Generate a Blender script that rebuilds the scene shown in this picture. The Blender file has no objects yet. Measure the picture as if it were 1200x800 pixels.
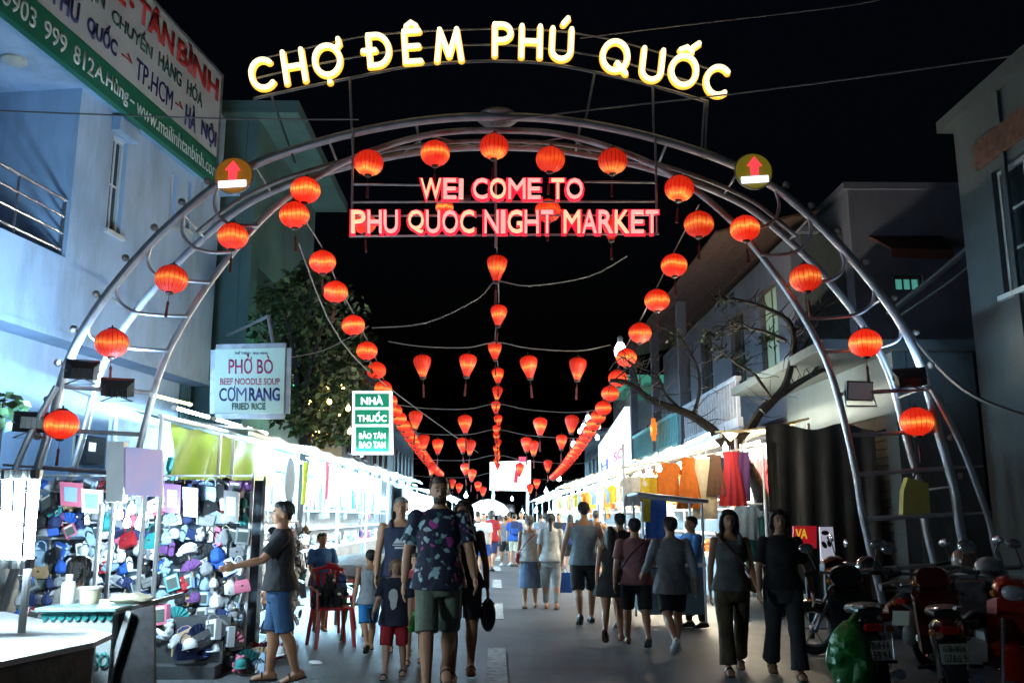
import bpy, bmesh, math, random
from mathutils import Vector, Matrix, Euler, noise as mnoise
RND = random.Random(11)
PI = math.pi
rad = math.radians
sc = bpy.context.scene
COL = sc.collection

# ---------------------------------------------------------------- camera, sky, exposure
FPX = 1050.0                     # focal length in pixels of the 1200 x 800 photograph
CAM = Vector((0, 0, 1.5))
PITCH, YAW = math.atan(205 / FPX), math.atan(17 / FPX)
cd = bpy.data.cameras.new('camera'); cam = bpy.data.objects.new('camera', cd); COL.objects.link(cam)
cd.sensor_width = 36; cd.lens = 36 * FPX / 1200; cd.clip_start = 0.05; cd.clip_end = 2000
cam.location = CAM; cam.rotation_euler = (PI / 2 + PITCH, 0, -YAW)
sc.camera = cam
world = bpy.data.worlds.new('World'); sc.world = world; world.use_nodes = True
wn = world.node_tree.nodes; wl = world.node_tree.links
sky = wn.new('ShaderNodeTexSky'); sky.sky_type = 'NISHITA'; sky.sun_disc = False
sky.sun_elevation = rad(-3.5); sky.sun_rotation = rad(200)
bgn = wn['Background']; bgn.inputs['Strength'].default_value = 0.052
tint = wn.new('ShaderNodeMixRGB'); tint.blend_type = 'MULTIPLY'; tint.inputs[0].default_value = 1; tint.inputs[2].default_value = (.5, .8, 1.25, 1)
wl.new(sky.outputs[0], tint.inputs[1]); wl.new(tint.outputs[0], bgn.inputs[0])
vs = sc.view_settings; vs.view_transform = 'Standard'; vs.look = 'None'; vs.exposure = 0.0; vs.gamma = 1
vs.use_curve_mapping = False
sc.cycles.use_denoising = True
sc.cycles.sample_clamp_indirect = 4.0
sc.cycles.max_bounces = 6; sc.cycles.transparent_max_bounces = 6
sc.cycles.caustics_reflective = False; sc.cycles.caustics_refractive = False

# ---------------------------------------------------------------- pixels to directions
CR = cam.rotation_euler.to_matrix()
def ray(px, py):
    return (CR @ Vector(((px - 600) / FPX, (400 - py) / FPX, -1))).normalized()
def atY(px, py, Y):
    d = ray(px, py); return CAM + d * ((Y - CAM.y) / d.y)
def atX(px, py, X):
    d = ray(px, py); return CAM + d * ((X - CAM.x) / d.x)
def atZ(px, py, Z=0.0):
    d = ray(px, py); return CAM + d * ((Z - CAM.z) / d.z)
def atP(px, py, p, n):
    d = ray(px, py); return CAM + d * ((p - CAM).dot(n) / d.dot(n))

# ---------------------------------------------------------------- materials
MATS = {}
def mat(name, col, rough=0.6, metal=0.0, var=0.15, scale=8.0, bump=0.15, bscale=40.0, col2=None, emit=0, ecol=None, spec=0.5, sub=0.0, trans=0.0, coat=0.0, dirt=0.0):
    if name in MATS: return MATS[name]
    m = bpy.data.materials.new(name); m.use_nodes = True; MATS[name] = m
    nt = m.node_tree; n = nt.nodes; l = nt.links; b = n['Principled BSDF']
    b.inputs['Roughness'].default_value = rough; b.inputs['Metallic'].default_value = metal
    b.inputs['Specular IOR Level'].default_value = spec
    if coat: b.inputs['Coat Weight'].default_value = coat
    if trans: b.inputs['Transmission Weight'].default_value = trans
    tc = n.new('ShaderNodeTexCoord')
    c2 = col2 or tuple(c * (1 - var * 2) for c in col)
    no = n.new('ShaderNodeTexNoise'); no.inputs['Scale'].default_value = scale; no.inputs['Detail'].default_value = 5
    l.new(tc.outputs['Object'], no.inputs['Vector'])
    rp = n.new('ShaderNodeValToRGB'); rp.color_ramp.elements[0].position = 0.3; rp.color_ramp.elements[1].position = 0.7
    rp.color_ramp.elements[0].color = (*c2, 1); rp.color_ramp.elements[1].color = (*col, 1)
    l.new(no.outputs['Fac'], rp.inputs['Fac'])
    out = rp.outputs['Color']
    if dirt:
        n2 = n.new('ShaderNodeTexNoise'); n2.inputs['Scale'].default_value = scale * 0.8; n2.inputs['Detail'].default_value = 8; n2.inputs['Roughness'].default_value = 0.7
        mp = n.new('ShaderNodeMapping'); mp.inputs['Scale'].default_value = (1, 1, 0.25); l.new(tc.outputs['Object'], mp.inputs['Vector']); l.new(mp.outputs[0], n2.inputs['Vector'])
        r2 = n.new('ShaderNodeValToRGB'); r2.color_ramp.elements[0].position = 0.45; r2.color_ramp.elements[1].position = 0.72
        l.new(n2.outputs['Fac'], r2.inputs['Fac'])
        mx = n.new('ShaderNodeMix'); mx.data_type = 'RGBA'; mx.blend_type = 'MULTIPLY'
        mul = n.new('ShaderNodeMath'); mul.operation = 'MULTIPLY'; mul.inputs[1].default_value = dirt
        l.new(r2.outputs['Color'], mul.inputs[0]); l.new(mul.outputs[0], mx.inputs['Factor'])
        l.new(out, mx.inputs['A']); mx.inputs['B'].default_value = (0.35, 0.33, 0.3, 1)
        out = mx.outputs['Result']
    l.new(out, b.inputs['Base Color'])
    if bump:
        nb = n.new('ShaderNodeTexNoise'); nb.inputs['Scale'].default_value = bscale; nb.inputs['Detail'].default_value = 6
        l.new(tc.outputs['Object'], nb.inputs['Vector'])
        bp = n.new('ShaderNodeBump'); bp.inputs['Strength'].default_value = bump; bp.inputs['Distance'].default_value = 0.02
        l.new(nb.outputs['Fac'], bp.inputs['Height']); l.new(bp.outputs['Normal'], b.inputs['Normal'])
    if emit:
        b.inputs['Emission Strength'].default_value = emit
        b.inputs['Emission Color'].default_value = (*(ecol or col), 1)
    return m
def emat(name, col, strength, sampling='NONE', base=None):
    if name in MATS: return MATS[name]
    m = mat(name, base or tuple(min(.8, c) for c in col), 0.5, emit=strength, ecol=col, bump=0, var=0.02)
    m.cycles.emission_sampling = sampling
    return m
def lit_print(name, base, ecol, e, w=(3, 8)):
    """emissive sheet whose print varies (panels seen lit from behind)"""
    return emat(name, ecol, e, base=base)

# ---------------------------------------------------------------- mesh collector
def wloc(o):
    v = Vector((0, 0, 0))
    while o is not None:
        v = v + o.location; o = o.parent
    return v
class MB:
    def __init__(s): s.v = []; s.f = []; s.m = []; s.cur = 0
    def add(s, vs, fs):
        k = len(s.v); s.v += [tuple(p) for p in vs]; s.f += [tuple(i + k for i in f) for f in fs]; s.m += [s.cur] * len(fs); return s
    def box(s, c, d, rot=None, bev=0.0):
        x, y, z = d[0] / 2, d[1] / 2, d[2] / 2; c = Vector(c)
        if bev:
            b = min(bev, x * .9, y * .9, z * .9); P = []; idx = {}
            for sx in (-1, 1):
                for sy in (-1, 1):
                    for sz in (-1, 1):
                        for a in range(3):
                            p = Vector((sx * (x - b), sy * (y - b), sz * (z - b)))
                            p[a] = (sx * x, sy * y, sz * z)[a]
                            idx[(sx, sy, sz, a)] = len(P); P.append(p)
            F = []
            for a in range(3):
                o1, o2 = (a + 1) % 3, (a + 2) % 3
                for sg in (-1, 1):
                    q = []
                    for u, w in ((-1, -1), (1, -1), (1, 1), (-1, 1)):
                        k = [0, 0, 0]; k[a] = sg; k[o1] = u; k[o2] = w; q.append(idx[(*k, a)])
                    F.append(q if sg > 0 else q[::-1])
                for u in (-1, 1):
                    for w in (-1, 1):
                        k1 = [0, 0, 0]; k1[o1] = u; k1[o2] = w; k2 = list(k1); k1[a] = -1; k2[a] = 1
                        q = [idx[(*k1, o1)], idx[(*k2, o1)], idx[(*k2, o2)], idx[(*k1, o2)]]
                        F.append(q if u * w > 0 else q[::-1])
            for sx in (-1, 1):
                for sy in (-1, 1):
                    for sz in (-1, 1):
                        q = [idx[(sx, sy, sz, a)] for a in range(3)]
                        F.append(q if sx * sy * sz > 0 else q[::-1])
        else:
            P = [Vector((i, j, k)) for i in (-x, x) for j in (-y, y) for k in (-z, z)]
            F = [(0, 1, 3, 2), (4, 6, 7, 5), (0, 4, 5, 1), (2, 3, 7, 6), (0, 2, 6, 4), (1, 5, 7, 3)]
        if rot is not None: P = [rot @ p for p in P]
        return s.add([p + c for p in P], F)
    def bar(s, a, b, w, d=None):
        """rectangular bar between two points"""
        a = Vector(a); b = Vector(b); t = b - a; L = t.length
        if L < 1e-6: return s
        q = t.to_track_quat('Z', 'Y').to_matrix()
        return s.box((a + b) / 2, (w, d or w, L), q)
    def tube(s, path, r, n=8, cap=True):
        path = [Vector(p) for p in path]; N = len(path)
        rr = r if isinstance(r, (list, tuple)) else [r] * N
        up = None; V = []
        for i, p in enumerate(path):
            t = (path[min(i + 1, N - 1)] - path[max(i - 1, 0)])
            t = t.normalized() if t.length > 1e-9 else Vector((0, 0, 1))
            if up is None:
                up = Vector((0, 1, 0)) if abs(t.y) < .9 else Vector((1, 0, 0))
            u = (up - t * up.dot(t)); u = u.normalized() if u.length > 1e-6 else t.orthogonal().normalized()
            w = t.cross(u); up = u
            for k in range(n):
                a = 2 * PI * k / n; V.append(p + (u * math.cos(a) + w * math.sin(a)) * rr[i])
        F = [(i * n + k, i * n + (k + 1) % n, (i + 1) * n + (k + 1) % n, (i + 1) * n + k) for i in range(N - 1) for k in range(n)]
        if cap: F += [tuple(range(n - 1, -1, -1)), tuple((N - 1) * n + k for k in range(n))]
        return s.add(V, F)
    def loft(s, rings, cap=True):
        n = len(rings[0]); V = [p for r in rings for p in r]; N = len(rings)
        F = [(i * n + k, i * n + (k + 1) % n, (i + 1) * n + (k + 1) % n, (i + 1) * n + k) for i in range(N - 1) for k in range(n)]
        if cap: F += [tuple(range(n - 1, -1, -1)), tuple((N - 1) * n + k for k in range(n))]
        return s.add(V, F)
    def lathe(s, prof, n=16, c=(0, 0, 0), rot=None, lobes=0, amp=0.0):
        c = Vector(c); V = []
        for r, z in prof:
            for k in range(n):
                a = 2 * PI * k / n; q = r * (1 + (amp * math.cos(lobes * a) if lobes else 0))
                p = Vector((q * math.cos(a), q * math.sin(a), z)); V.append((rot @ p if rot is not None else p) + c)
        N = len(prof)
        F = [(i * n + k, i * n + (k + 1) % n, (i + 1) * n + (k + 1) % n, (i + 1) * n + k) for i in range(N - 1) for k in range(n)]
        F += [tuple(range(n - 1, -1, -1)), tuple((N - 1) * n + k for k in range(n))]
        return s.add(V, F)
    def ell(s, c, r, n=12, m=8, rot=None):
        c = Vector(c); V = []
        for i in range(1, m):
            t = PI * i / m
            for k in range(n):
                a = 2 * PI * k / n
                p = Vector((r[0] * math.sin(t) * math.cos(a), r[1] * math.sin(t) * math.sin(a), -r[2] * math.cos(t)))
                V.append((rot @ p if rot is not None else p) + c)
        e = len(V)
        for z in (-1, 1):
            p = Vector((0, 0, z * r[2])); V.append((rot @ p if rot is not None else p) + c)
        F = [(i * n + k, i * n + (k + 1) % n, (i + 1) * n + (k + 1) % n, (i + 1) * n + k) for i in range(m - 2) for k in range(n)]
        F += [(e, (k + 1) % n, k) for k in range(n)] + [(e + 1, (m - 2) * n + k, (m - 2) * n + (k + 1) % n) for k in range(n)]
        return s.add(V, F)
    def prism(s, pts, vec):
        """polygon (3D points) pushed along vec"""
        vec = Vector(vec); n = len(pts); P = [Vector(p) for p in pts]
        return s.add(P + [p + vec for p in P], [tuple(range(n - 1, -1, -1)), tuple(range(n, 2 * n))] + [(k, (k + 1) % n, (k + 1) % n + n, k + n) for k in range(n)])
    def grid(s, f, nu, nv):
        V = [f(i / nu, j / nv) for j in range(nv + 1) for i in range(nu + 1)]
        return s.add(V, [(j * (nu + 1) + i, j * (nu + 1) + i + 1, (j + 1) * (nu + 1) + i + 1, (j + 1) * (nu + 1) + i) for j in range(nv) for i in range(nu)])
    def sheet(s, f, nu, nv, th):
        """cloth sheet with thickness th (a vector)"""
        th = Vector(th); a = len(s.v); s.grid(f, nu, nv); k = len(s.v) - a
        base = s.v[a:]; s.add([Vector(p) + th for p in base], [])
        w = nu + 1
        top = [tuple(reversed([i + k for i in q])) for q in [(a + j * w + i, a + j * w + i + 1, a + (j + 1) * w + i + 1, a + (j + 1) * w + i) for j in range(nv) for i in range(nu)]]
        loop = [i for i in range(nu)] + [j * w + nu for j in range(nv)] + [nv * w + i for i in range(nu, 0, -1)] + [j * w for j in range(nv, 0, -1)]
        side = [(a + loop[i], a + loop[i] + k, a + loop[(i + 1) % len(loop)] + k, a + loop[(i + 1) % len(loop)]) for i in range(len(loop))]
        s.f += top + side; s.m += [s.cur] * (len(top) + len(side)); return s
    def mesh(s, name, mats, off=Vector((0, 0, 0)), smooth=True):
        me = bpy.data.meshes.new(name); me.from_pydata([Vector(p) - off for p in s.v], [], s.f)
        for m in (mats if isinstance(mats, (list, tuple)) else [mats]): me.materials.append(m)
        if any(s.m): me.polygons.foreach_set('material_index', s.m)
        bm = bmesh.new(); bm.from_mesh(me); bmesh.ops.recalc_face_normals(bm, faces=bm.faces); bm.to_mesh(me); bm.free()
        if smooth:
            me.polygons.foreach_set('use_smooth', [True] * len(me.polygons))
            try: me.set_sharp_from_angle(angle=rad(38))
            except Exception: pass
        me.update(); return me
    def build(s, name, mats, parent=None, smooth=True):
        o = bpy.data.objects.new(name, s.mesh(name, mats, wloc(parent), smooth)); COL.objects.link(o); o.parent = parent
        return o
    def thing(s, name, mats, label, cat, group=None, at=None, smooth=True):
        """a one-mesh thing with its origin at its base"""
        if at is None:
            xs = [p[0] for p in s.v]; ys = [p[1] for p in s.v]; zs = [p[2] for p in s.v]
            at = Vector(((min(xs) + max(xs)) / 2, (min(ys) + max(ys)) / 2, min(zs)))
        o = bpy.data.objects.new(name, s.mesh(name, mats, Vector(at), smooth)); o.location = at; COL.objects.link(o)
        return tag(o, label, cat, group)
def tag(o, label=None, cat=None, group=None, kind=None):
    if label: o['label'] = label
    if cat: o['category'] = cat
    if group: o['group'] = group
    if kind: o['kind'] = kind
    return o
def thing(name, loc, label, cat, group=None):
    o = bpy.data.objects.new(name, None); o.empty_display_size = .1; o.location = Vector(loc); COL.objects.link(o)
    return tag(o, label, cat, group)
def part(name, me, parent, loc=(0, 0, 0), rot=None):
    o = bpy.data.objects.new(name, me); o.location = loc
    if rot: o.rotation_euler = rot
    o.parent = parent; COL.objects.link(o); return o
def clone(root, loc, rotz=0, label=None, scale=1.0):
    r = root.copy(); r.location = loc; r.rotation_euler = (0, 0, rotz); r.scale = (scale,) * 3; COL.objects.link(r)
    if label: r['label'] = label
    def rec(o, p):
        for ch in list(o.children):
            c = ch.copy(); c.parent = p; COL.objects.link(c); rec(ch, c)
    rec(root, r); return r
def structure(mb, name, mats, smooth=False):
    return tag(mb.build(name, mats, None, smooth), kind='structure')
ORD = ['first', 'second', 'third', 'fourth', 'fifth', 'sixth', 'seventh', 'eighth', 'ninth', 'tenth', 'eleventh', 'twelfth', 'thirteenth', 'fourteenth', 'fifteenth', 'sixteenth', 'seventeenth', 'eighteenth', 'nineteenth', 'twentieth'] + ['twenty-' + o for o in ('first', 'second', 'third', 'fourth', 'fifth', 'sixth', 'seventh', 'eighth', 'ninth')] + ['thirtieth'] + ['thirty-' + o for o in ('first', 'second', 'third', 'fourth', 'fifth', 'sixth', 'seventh', 'eighth', 'ninth')]
def smoothpath(pts, n=6):
    P = [Vector(p) for p in pts]; out = []
    for i in range(len(P) - 1):
        a, b, c, d = P[max(i - 1, 0)], P[i], P[i + 1], P[min(i + 2, len(P) - 1)]
        for k in range(n):
            t = k / n
            out.append(.5 * ((2 * b) + (c - a) * t + (2 * a - 5 * b + 4 * c - d) * t * t + (3 * b - a - 3 * c + d) * t ** 3))
    return out + [P[-1]]
def arcpts(c, rx, ry, a0, a1, n=14):
    return [(c[0] + rx * math.cos(rad(a0 + (a1 - a0) * i / n)), c[1] + ry * math.sin(rad(a0 + (a1 - a0) * i / n))) for i in range(n + 1)]

# lettering: text curve -> mesh, laid on a plane (origin, right, up vectors)
def text_mesh(txt, bold=0.0, depth=0.0):
    cu = bpy.data.curves.new('t', 'FONT'); cu.body = txt; cu.size = 1; cu.offset = bold; cu.extrude = depth; cu.resolution_u = 3
    o = bpy.data.objects.new('t', cu); COL.objects.link(o)
    me = bpy.data.meshes.new_from_object(o)
    bpy.data.objects.remove(o); bpy.data.curves.remove(cu); return me
def lay_text(txt, p00, p10, p01, mats, name='lettering', parent=None, bold=0.02, depth=0.02, out=0.004, flipn=False):
    """fit txt in the parallelogram p00 (bottom left), p10 (bottom right), p01 (top left)"""
    me = text_mesh(txt, bold, 0.0)
    xs = [v.co.x for v in me.vertices]; ys = [v.co.y for v in me.vertices]
    x0, x1, y0, y1 = min(xs), max(xs), min(ys), max(ys)
    p00, p10, p01 = Vector(p00), Vector(p10), Vector(p01); u = p10 - p00; v = p01 - p00
    n = u.cross(v).normalized() * (-1 if flipn else 1)
    off = wloc(parent)
    for q in me.vertices:
        a = (q.co.x - x0) / (x1 - x0); b = (q.co.y - y0) / (y1 - y0)
        q.co = p00 + u * a + v * b + n * out - off
    bm = bmesh.new(); bm.from_mesh(me)
    if depth:
        r = bmesh.ops.extrude_face_region(bm, geom=bm.faces[:])
        for g in r['geom']:
            if isinstance(g, bmesh.types.BMVert): g.co += n * depth
    bmesh.ops.recalc_face_normals(bm, faces=bm.faces)
    bm.to_mesh(me); bm.free()
    me.name = name; me.materials.clear()
    for m in (mats if isinstance(mats, (list, tuple)) else [mats]): me.materials.append(m)
    return part(name, me, parent)
# ================================================================ materials in common
M_asphalt = mat('asphalt', (.135, .152, .168), .40, var=.25, scale=1.3, bump=.5, bscale=90, col2=(.085, .095, .106), dirt=.6)
M_paint = mat('road_paint', (.6, .6, .58), .55, var=.3, scale=16, col2=(.2, .2, .2), bump=.3)
M_pave = mat('paving', (.13, .13, .13), .6, var=.2, scale=3, bump=.4)
M_steel = mat('galvanised_steel', (.46, .48, .53), .42, .7, var=.16, scale=6, bump=.06)
M_steel_dk = mat('weathered_steel', (.3, .31, .33), .45, .6, var=.2, scale=7, bump=.1)
M_white_metal = mat('white_painted_metal', (.72, .74, .76), .4, .1, var=.08, scale=5, bump=.05)
M_black = mat('black_plastic', (.02, .02, .022), .4, var=.1, bump=.05)
M_rubber = mat('black_rubber', (.018, .018, .018), .75, bump=.2)
M_cable = mat('cable_sheath', (.06, .06, .065), .5, bump=0)
M_cable_lt = mat('grey_cable_sheath', (.2, .2, .21), .5, bump=0)
M_glass = mat('window_glass', (.03, .045, .05), .06, var=.2, scale=1.5, bump=.02, spec=.8)
M_glass_lt = mat('pale_window_glass', (.10, .13, .12), .08, var=.3, scale=1.2, bump=.02, spec=.8)
M_neon = emat('neon_white', (1, .84, .50), 1.75)
M_neon_rim = emat('neon_amber_rim', (1, .50, .06), 1.0)
M_led = emat('led_red_core', (1, .34, .30), 1.4)
M_led_y = emat('led_warm_core', (1, .48, .28), 1.4)
M_led_rim = emat('led_red_rim', (1, .02, .06), .8)
M_led_off = mat('led_letter_off', (.10, .02, .025), .5)
M_tube = emat('tube_lamp_cool', (.44, .77, 1), 850, 'AUTO', base=(.8, .8, .8))
M_tube2 = emat('tube_lamp_white', (.42, .76, 1), 1900, 'AUTO', base=(.8, .8, .8))
M_bulb_w = emat('bulb_lamp_warm', (1, .88, .68), 1000, 'AUTO', base=(.8, .8, .8))
M_bulb_c = emat('bulb_lamp_cool', (.62, .86, 1), 900, 'AUTO', base=(.8, .8, .8))

# ================================================================ ground
g = MB(); g.grid(lambda u, v: Vector((-300 + 600 * u, -60 + 900 * v, 0)), 4, 4); structure(g, 'ground', M_pave)
g = MB()
g.grid(lambda u, v: Vector((-6.0 + 12 * u, -12 + 190 * v, .004 + .006 * mnoise.noise(Vector((u * 9, v * 120, 0))))), 12, 150)
structure(g, 'road', M_asphalt, True)
for k in range(9):
    y0 = 8.4 + k * 6.0 + (0 if k == 0 else -.6); L = 2.4
    g = MB()
    x0 = .0 - .10; g.sheet(lambda u, v: Vector((x0 + .20 * u, y0 + L * v, .014 + .002 * mnoise.noise(Vector((u * 5, v * 8, k))))), 3, 8, (0, 0, .003))
    tag(g.build('lane_marking', M_paint), kind='structure')

# ================================================================ lantern builders
def lantern_mat(name, deep, hot, e0, e1, z0, z1):
    m = bpy.data.materials.new(name); m.use_nodes = True; nt = m.node_tree; n = nt.nodes; l = nt.links; b = n['Principled BSDF']
    b.inputs['Roughness'].default_value = .55; b.inputs['Base Color'].default_value = (.55, .03, .012, 1)
    tc = n.new('ShaderNodeTexCoord'); sp = n.new('ShaderNodeSeparateXYZ'); l.new(tc.outputs['Object'], sp.inputs[0])
    mr = n.new('ShaderNodeMapRange'); mr.inputs[1].default_value = z0; mr.inputs[2].default_value = z1; l.new(sp.outputs['Z'], mr.inputs[0])
    no = n.new('ShaderNodeTexNoise'); no.inputs['Scale'].default_value = 5; l.new(tc.outputs['Object'], no.inputs['Vector'])
    ad = n.new('ShaderNodeMath'); ad.operation = 'ADD'; sb = n.new('ShaderNodeMath'); sb.operation = 'MULTIPLY_ADD'
    sb.inputs[1].default_value = .3; sb.inputs[2].default_value = -.15
    l.new(no.outputs['Fac'], sb.inputs[0]); l.new(mr.outputs[0], ad.inputs[0]); l.new(sb.outputs[0], ad.inputs[1])
    rp = n.new('ShaderNodeValToRGB'); e = rp.color_ramp.elements
    e[0].position = 0; e[0].color = (*[c * e0 * 1.0 for c in deep], 1); e[1].position = 1; e[1].color = (*[c * e0 * .7 for c in deep], 1)
    for pos, mixk, ee in ((.24, 0, e0), (.38, .35, e1), (.455, 1, e1 * 1.2), (.53, .35, e1), (.66, 0, e0 * .9)):
        a = rp.color_ramp.elements.new(pos); a.color = (*[(deep[i] * (1 - mixk) + hot[i] * mixk) * ee for i in range(3)], 1)
    l.new(ad.outputs[0], rp.inputs['Fac']); l.new(rp.outputs['Color'], b.inputs['Emission Color']); oi = n.new('ShaderNodeObjectInfo'); om = n.new('ShaderNodeMapRange'); om.inputs[3].default_value = .85; om.inputs[4].default_value = 1.45; l.new(oi.outputs['Random'], om.inputs[0]); l.new(om.outputs[0], b.inputs['Emission Strength'])
    m.cycles.emission_sampling = 'NONE'; return m
deep, hot = (1, .026, .007), (1, .36, .06)
LM = [lantern_mat('lantern_silk_a', deep, hot, .72, 1.05, -.22, .22), lantern_mat('lantern_silk_b', deep, hot, .62, .95, -.34, .1),
      lantern_mat('lantern_silk_c', deep, hot, .85, 1.2, -.2, .2), lantern_mat('lantern_silk_d', (1, .03, .01), (1, .11, .015), .55, .7, -.3, .3)]
M_lrib = mat('lantern_rib', (.25, .015, .01), .6, bump=0)
M_ltas = mat('lantern_tassel', (.12, .01, .012), .7, bump=.2)
M_lcap = mat('lantern_cap', (.05, .015, .012), .5, bump=.05)
def lantern_meshes(kind, mi):
    sh = MB(); rb = MB(); cp = MB(); ts = MB()
    if kind == 'round':
        R0, H0 = .205, .18
        prof = [(.055 + (R0 - .055) * math.sin(PI * (i + .35) / 9.7) ** .75, -H0 + 2 * H0 * i / 9) for i in range(10)]
        prof = [(R0 * math.sqrt(max(.07, 1 - (z / (H0 * 1.06)) ** 2)), z) for _, z in prof]
    else:
        prof = [(.045, -.215), (.062, -.17), (.088, -.11), (.118, -.04), (.142, .03), (.152, .085), (.142, .13), (.105, .165), (.055, .18)]
    NL = 20 if kind == 'round' else 14
    sh.lathe(prof, NL * 2, lobes=NL, amp=-.022)
    for k in range(NL):
        a = 2 * PI * k / NL + PI / NL * 0
        rb.tube([Vector(((r * .985 + .001) * math.cos(a), (r * .985 + .001) * math.sin(a), z)) for r, z in prof], .0036, 3)
    zt, zb = prof[-1][1], prof[0][1]
    cp.lathe([(.058, zt - .012), (.066, zt + .004), (.05, zt + .022), (.012, zt + .03), (.01, zt + .06)], 12)
    c2 = MB(); c2.lathe([(.03, zb - .034), (.052, zb - .02), (.056, zb + .006)], 12)
    ts.tube([(0, 0, zb - .03), (0, 0, zb - .14)], .004, 5)
    ts.lathe([(.008, zb - .12), (.02, zb - .15), (.016, zb - .19), (.021, zb - .34)], 8)
    return [('shade', sh.mesh('shade', LM[mi])), ('rib_cage', rb.mesh('rib_cage', M_lrib)), ('collar', cp.mesh('collar', M_lcap)), ('collar', c2.mesh('collar', M_lcap)), ('tassel', ts.mesh('tassel', M_ltas))]
LMESH = {(k, i): lantern_meshes(k, i) for k in ('round', 'drop') for i in range(4)}
def lantern(kind, mi, p, s, label, group, tassel=True, tilt=0):
    t = thing('lantern', p, label, 'lantern', group); t.scale = (s, s, s); t.rotation_euler = (RND.uniform(-.09, .09), RND.uniform(-.09, .09), RND.random() * 6)
    for nm, me in LMESH[(kind, mi)]:
        if nm == 'tassel' and not tassel: continue
        part(nm, me, t)
    return t

# ================================================================ the gate
AY = 11.5
gate = thing('market_gate', (0, AY, 0), 'wide arched steel pipe gate with lit name letters spanning the market street', 'gate')
A_px = [(583, 137), (640, 139), (700, 147), (760, 160), (820, 178), (866, 196), (905, 217), (950, 254), (1000, 305), (1050, 370), (1080, 430), (1097, 496), (1117, 567), (1130, 640)]
I_px = [(583, 153), (660, 158), (740, 182), (800, 213), (850, 252), (890, 297), (930, 352), (965, 415), (985, 475), (1003, 555), (1012, 610)]
B_px = [(1092, 455), (1114, 496), (1130, 530), (1146, 572), (1160, 612), (1171, 657)]
def half(px, Y, foot):
    P = [atY(x, y, Y) for x, y in px]; P.append(Vector((foot, Y, 0))); return P
def mirror(P): return [Vector((-p.x, p.y, p.z)) for p in P]
Ar = half(A_px, AY, 6.16); Ir = half(I_px, AY + .25, 4.98); Br = half(B_px, AY - .15, 6.6)
Mr = [Vector((p.x * .99, AY + .8, p.z * .985)) for p in Ar]
Nr = [Vector((p.x * .985, AY + .42, p.z * .975)) for p in Ar[:8]]
def arch(P, r, nm, m, n=10):
    P = list(reversed(mirror(P)[1:])) + P if abs(P[0].x) < .3 else P
    b = MB(); b.tube(smoothpath(P, 5), r, n); return b.build(nm, m, gate)
def fixc(P):
    P = [p.copy() for p in P]; P[0].x = 0; return P
Ar, Ir, Mr, Nr = map(fixc, (Ar, Ir, Mr, Nr))
arch(Ar, .058, 'arch_pipe', M_steel, 12); arch(Ir, .045, 'arch_pipe', M_steel); arch(Mr, .05, 'arch_pipe', M_steel); arch(Nr, .03, 'arch_pipe', M_steel_dk)
def along(P, t):
    S = smoothpath(P, 5); k = t * (len(S) - 1); i = min(int(k), len(S) - 2); return S[i].lerp(S[i + 1], k - i)
for sx in (1, -1):
    fl = (lambda P: P) if sx > 0 else mirror
    b = MB(); b.tube(smoothpath(fl(Br), 4), .042, 8); b.build('brace_pipe', M_steel, gate)
    # bowed ties between outer and inner pipe
    ties = [[(908, 221), (913, 240), (908, 257), (893, 266), (862, 268)], [(947, 252), (950, 275), (938, 292), (915, 299), (890, 298)], [(985, 291), (989, 312), (978, 326), (955, 331), (917, 334)],
            [(1024, 338), (1022, 355), (1005, 368), (975, 372), (942, 373)], [(1056, 382), (1054, 396), (1040, 404), (1010, 410), (964, 413)]]
    for tpx in ties:
        P = [atY(x, y, AY + .05 * i) for i, (x, y) in enumerate(tpx)]
        b = MB(); b.tube(smoothpath(fl(P), 4), .024, 8); b.build('bowed_tie', M_steel, gate)
    for (x0, y0, x1, y1) in [(982, 462, 1088, 455), (996, 510, 1100, 505), (1003, 556, 1116, 548), (1012, 608, 1126, 602), (1016, 667, 1131, 660)]:
        a = atY(x0, y0, AY + .25); c = atY(x1, y1, AY); ex = c + Vector((.34 if y0 > 520 else 0, -.12, .02))
        b = MB(); b.tube(fl([a, c]), .029, 8)
        if y0 > 520: b.tube(fl([c, ex]), .018, 6)
        b.build('rung', M_steel, gate)
    for t in [.12, .24, .36, .5, .62, .74, .86, .95]:
        b = MB(); p = along(Ar, t); q = along(Mr, t); b.tube(fl([p, q]), .018, 6); b.build('cross_tie', M_steel_dk, gate)
    for t0, t1 in [(.03, .09), (.15, .09), (.15, .21), (.27, .21), (.27, .33)]:
        b = MB(); b.tube(fl([along(Mr, t0), along(Ir, t1 + .01)]), .014, 6); b.build('lattice_tie', M_steel_dk, gate)
    # dull globe bulbs along the outer pipe
    for k in range(11):
        t = .40 + .045 * k; p = along(Ar, t); d = (along(Ar, t + .01) - along(Ar, t - .01)).normalized(); nrm = Vector((d.z, 0, -d.x)); nrm = nrm if nrm.x > 0 else -nrm
        c = p + nrm * .115 + Vector((0, -.02, 0)); b = MB(); b.ell(fl([c])[0], (.05, .05, .05), 10, 7); b.tube(fl([p + nrm * .05, c]), .02, 6)
        b.build('globe_bulb', mat('dull_globe', (.3, .26, .24), .35, var=.2), gate)
    for q in ((6.16, AY, .05), (6.62, AY - .17, .047), (4.98, AY + .25, .05), (6.1, AY + .8, .05)):
        b = MB(); b.box(fl([Vector(q)])[0], (.3, .3, .1), bev=.01); b.build('base_plate', M_steel_dk, gate)
b = MB(); c = atY(583, 139, AY + .2); b.lathe([(.05, -.09), (.24, -.05), (.3, .0), (.26, .05), (.1, .08)], 20, c); b.build('crown_hub', M_steel_dk, gate)

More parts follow.
